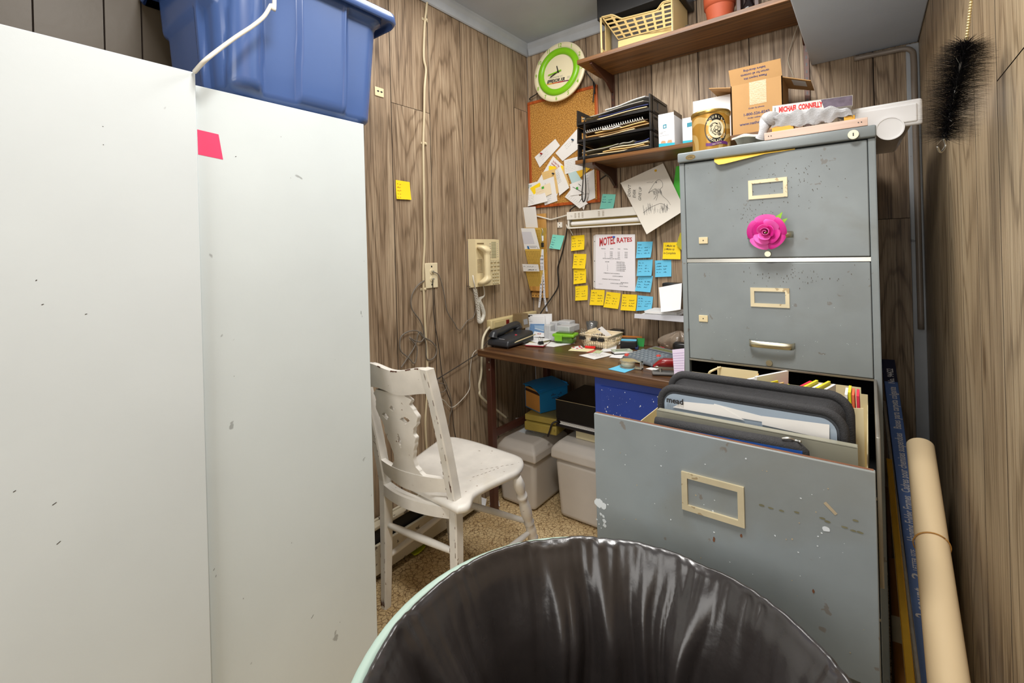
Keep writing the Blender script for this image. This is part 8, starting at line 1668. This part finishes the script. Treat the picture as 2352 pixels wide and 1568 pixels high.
lean_bar((2040, 834), 1.95, (2119, 1440), 1.40, .033, .040, BLUB, 'long blue box of hanging folder frames with white print leaning by the cabinet', 'folder_frame_box', 'box', bluebox)
lean_bar((2030, 924), 1.78, (2110, 1568), 1.05, .007, .014, SLV, 'silver frame edge leaning between the blue box and the gold strip', 'picture_frame', 'frame', group='frames leaning in the gap')
lean_bar((2042, 1057), 1.50, (2091, 1568), .97, .012, .012, GLD, 'gold metal frame leaning beside the cabinet in front of the brown tube', 'picture_frame', 'frame', group='frames leaning in the gap')
# rolled chart with its rubber band
tu = thing('paper_roll', 'long cream paper roll with a rubber band leaning against the right wall', 'paper roll', (0, 0, 0)); RLP = mat('cream_roll_paper', (236, 212, 170), .6, var=.03, scale=5)
A_, B_ = aty(2113, 1024, 1.52), aty(2178, 1568, 1.0); r_ = .028
B_ = A_ + (B_ - A_) * ((A_.z - .005) / (A_.z - B_.z)); A_.x = min(A_.x, XR - r_ - .006); B_.x = min(B_.x, XR - r_ - .004); tu.location = B_; ROOT[tu.name] = Matrix.Translation(B_)
ax = (A_ - B_).normalized(); a_ = ax.orthogonal().normalized(); c_ = ax.cross(a_); L_ = (A_ - B_).length
def roll(u, v, o=0.0):
    t = u * 2 * PI * 2.3; r = r_ * (.80 + .20 * u) + o; return B_ + ax * (L_ * v + .004 * math.sin(t) * (v > .99)) + (a_ * math.cos(t) + c_ * math.sin(t)) * r
b = MB(); b.slab(roll, 90, 12, .0006, RLP, True); b.build('roll', tu)
tb_ = .62
for k in range(40):
    w_ = B_ + ax * L_ * (k / 40) - O0
    if CY - FPX * w_.dot(UP) / w_.dot(FW) > 1225: tb_ = k / 40
b = MB(); b.tube([B_ + ax * (L_ * tb_ + .006 * math.cos(t)) + (a_ * math.cos(t) + c_ * math.sin(t)) * (r_ + .001) for t in [i * PI / 16 for i in range(33)]], .0012, mat('rubber_band', (190, 140, 70), .6, var=.05), 6); b.build('rubber_band', tu, label='tan rubber band')
# brown mailing tube with a label
ct_ = thing('mailing_tube', 'brown cardboard tube with a pale label low beside the cabinet', 'tube', (0, 0, 0)); A2, B2 = aty(2066, 1290, 1.62), aty(2079, 1568, 1.46); A2.x = max(A2.x, fx1 + .034); B2.x = max(B2.x, fx1 + .036); B2 = A2 + (B2 - A2) * ((A2.z - .004) / (A2.z - B2.z)); B2.x = max(B2.x, fx1 + .034); ct_.location = B2; ROOT[ct_.name] = Matrix.Translation(B2)
b = MB(); TBC = mat('tube_kraft', (166, 110, 50), .6, var=.06); b.cyl(B2, A2, .028, .028, TBC, 32); b.build('tube', ct_)
ts_ = [k / 200 for k in range(201)]; rowy = lambda p_: CY - FPX * (p_ - O0).dot(UP) / (p_ - O0).dot(FW)
p0_ = A2 + (B2 - A2) * min(ts_, key=lambda t: abs(rowy(A2 + (B2 - A2) * t) - 1425)); p1_ = A2 + (B2 - A2) * min(ts_, key=lambda t: abs(rowy(A2 + (B2 - A2) * t) - 1485)); b = MB(); b.cyl(p0_, p1_, .0284, .0284, mat('tube_label', (214, 202, 172), .7, var=.06, scale=60), 32, False); b.build('label', ct_, label='pale paper label')
# sticks low in the gap
b = MB(); b.tube([Vector((fx1 + .012, 1.55, .004)), Vector((fx1 + .012, 1.9, .42))], .006, mat('dull_wood_stick', (120, 84, 50), .6, var=.1), 8); tag(b.build('stick'), 'thin brown stick leaning low in the gap behind the mailing tube', 'stick')
# black bristle brush on its bead chain
br = thing('bristle_brush', 'black bristle brush hanging on a bead chain against the right wall', 'brush', (0, 0, 0)); yb_ = .93; A3, B3 = aty(2219, 98, yb_), aty(2168, 318, yb_ + .01); A3.x = min(A3.x, XR - .036); B3.x = min(B3.x, XR - .036); br.location = B3; ROOT[br.name] = Matrix.Translation(B3)
BRI = mat('black_bristle', (34, 32, 36), .55, var=.2, scale=200); WSP = mat('white_lint', (226, 222, 214), .8, var=0); ax = (A3 - B3).normalized(); a_ = ax.orthogonal().normalized(); c_ = ax.cross(a_); L_ = (A3 - B3).length; rg = random.Random(31)
b = MB(); b.tube([B3, A3], .003, STEEL, 8); b.tube(catmull([B3, B3 - ax * .010 + a_ * .006, B3 - ax * .02, B3 - ax * .012 - a_ * .008], 5), .0016, STEEL, 6); b.build('wire_core', br)
b = MB()
for i in range(7500):
    t = rg.random(); th = rg.uniform(0, 2 * PI); d_ = a_ * math.cos(th) + c_ * math.sin(th); l = .037 * (.72 + .34 * rg.random()) * (1 - .25 * max(0, t - .85) / .15); p = B3 + ax * L_ * t; e = p + d_ * l + ax * (.014 * (rg.random() - .30)) + Vector((0, 0, -.006 * rg.random()))
    if e.x > XR - .001: e.x = XR - .001
    s_ = ax.cross(d_).normalized() * .00045; b.add([p - s_, p + s_, e + s_ * .3, e - s_ * .3], [(0, 1, 2, 3)], WSP if i % 60 == 0 else BRI)
o = b.build('bristles', br); o['kind'] = 'stuff'
b = MB(); top = Vector((min(XR - .012, aty(2240, -60, yb_).x), yb_, aty(2240, -60, yb_).z)); ch_pts = [A3 + (Vector((XR - .010, yb_ - .02, 1.76)) - A3) * (k / 70) for k in range(71)]
for p in ch_pts: b.lathe([(.0022 * math.sin(PI * i / 6), -.0022 * math.cos(PI * i / 6)) for i in range(7)], mat('bead_chain', (206, 188, 140), .3, .6, var=.05), 8, Matrix.Translation(p))
o = b.build('bead_chain', br); b = MB(); e = ch_pts[-1]; b.tube(catmull([Vector((XR + .002, e.y, e.z + .004)), Vector((XR - .010, e.y, e.z + .002)), Vector((XR - .014, e.y, e.z + .008))], 4), .0018, STEEL, 6); tag(b.build('wall_hook'), 'small steel hook in the right wall holding the bead chain', 'hook')
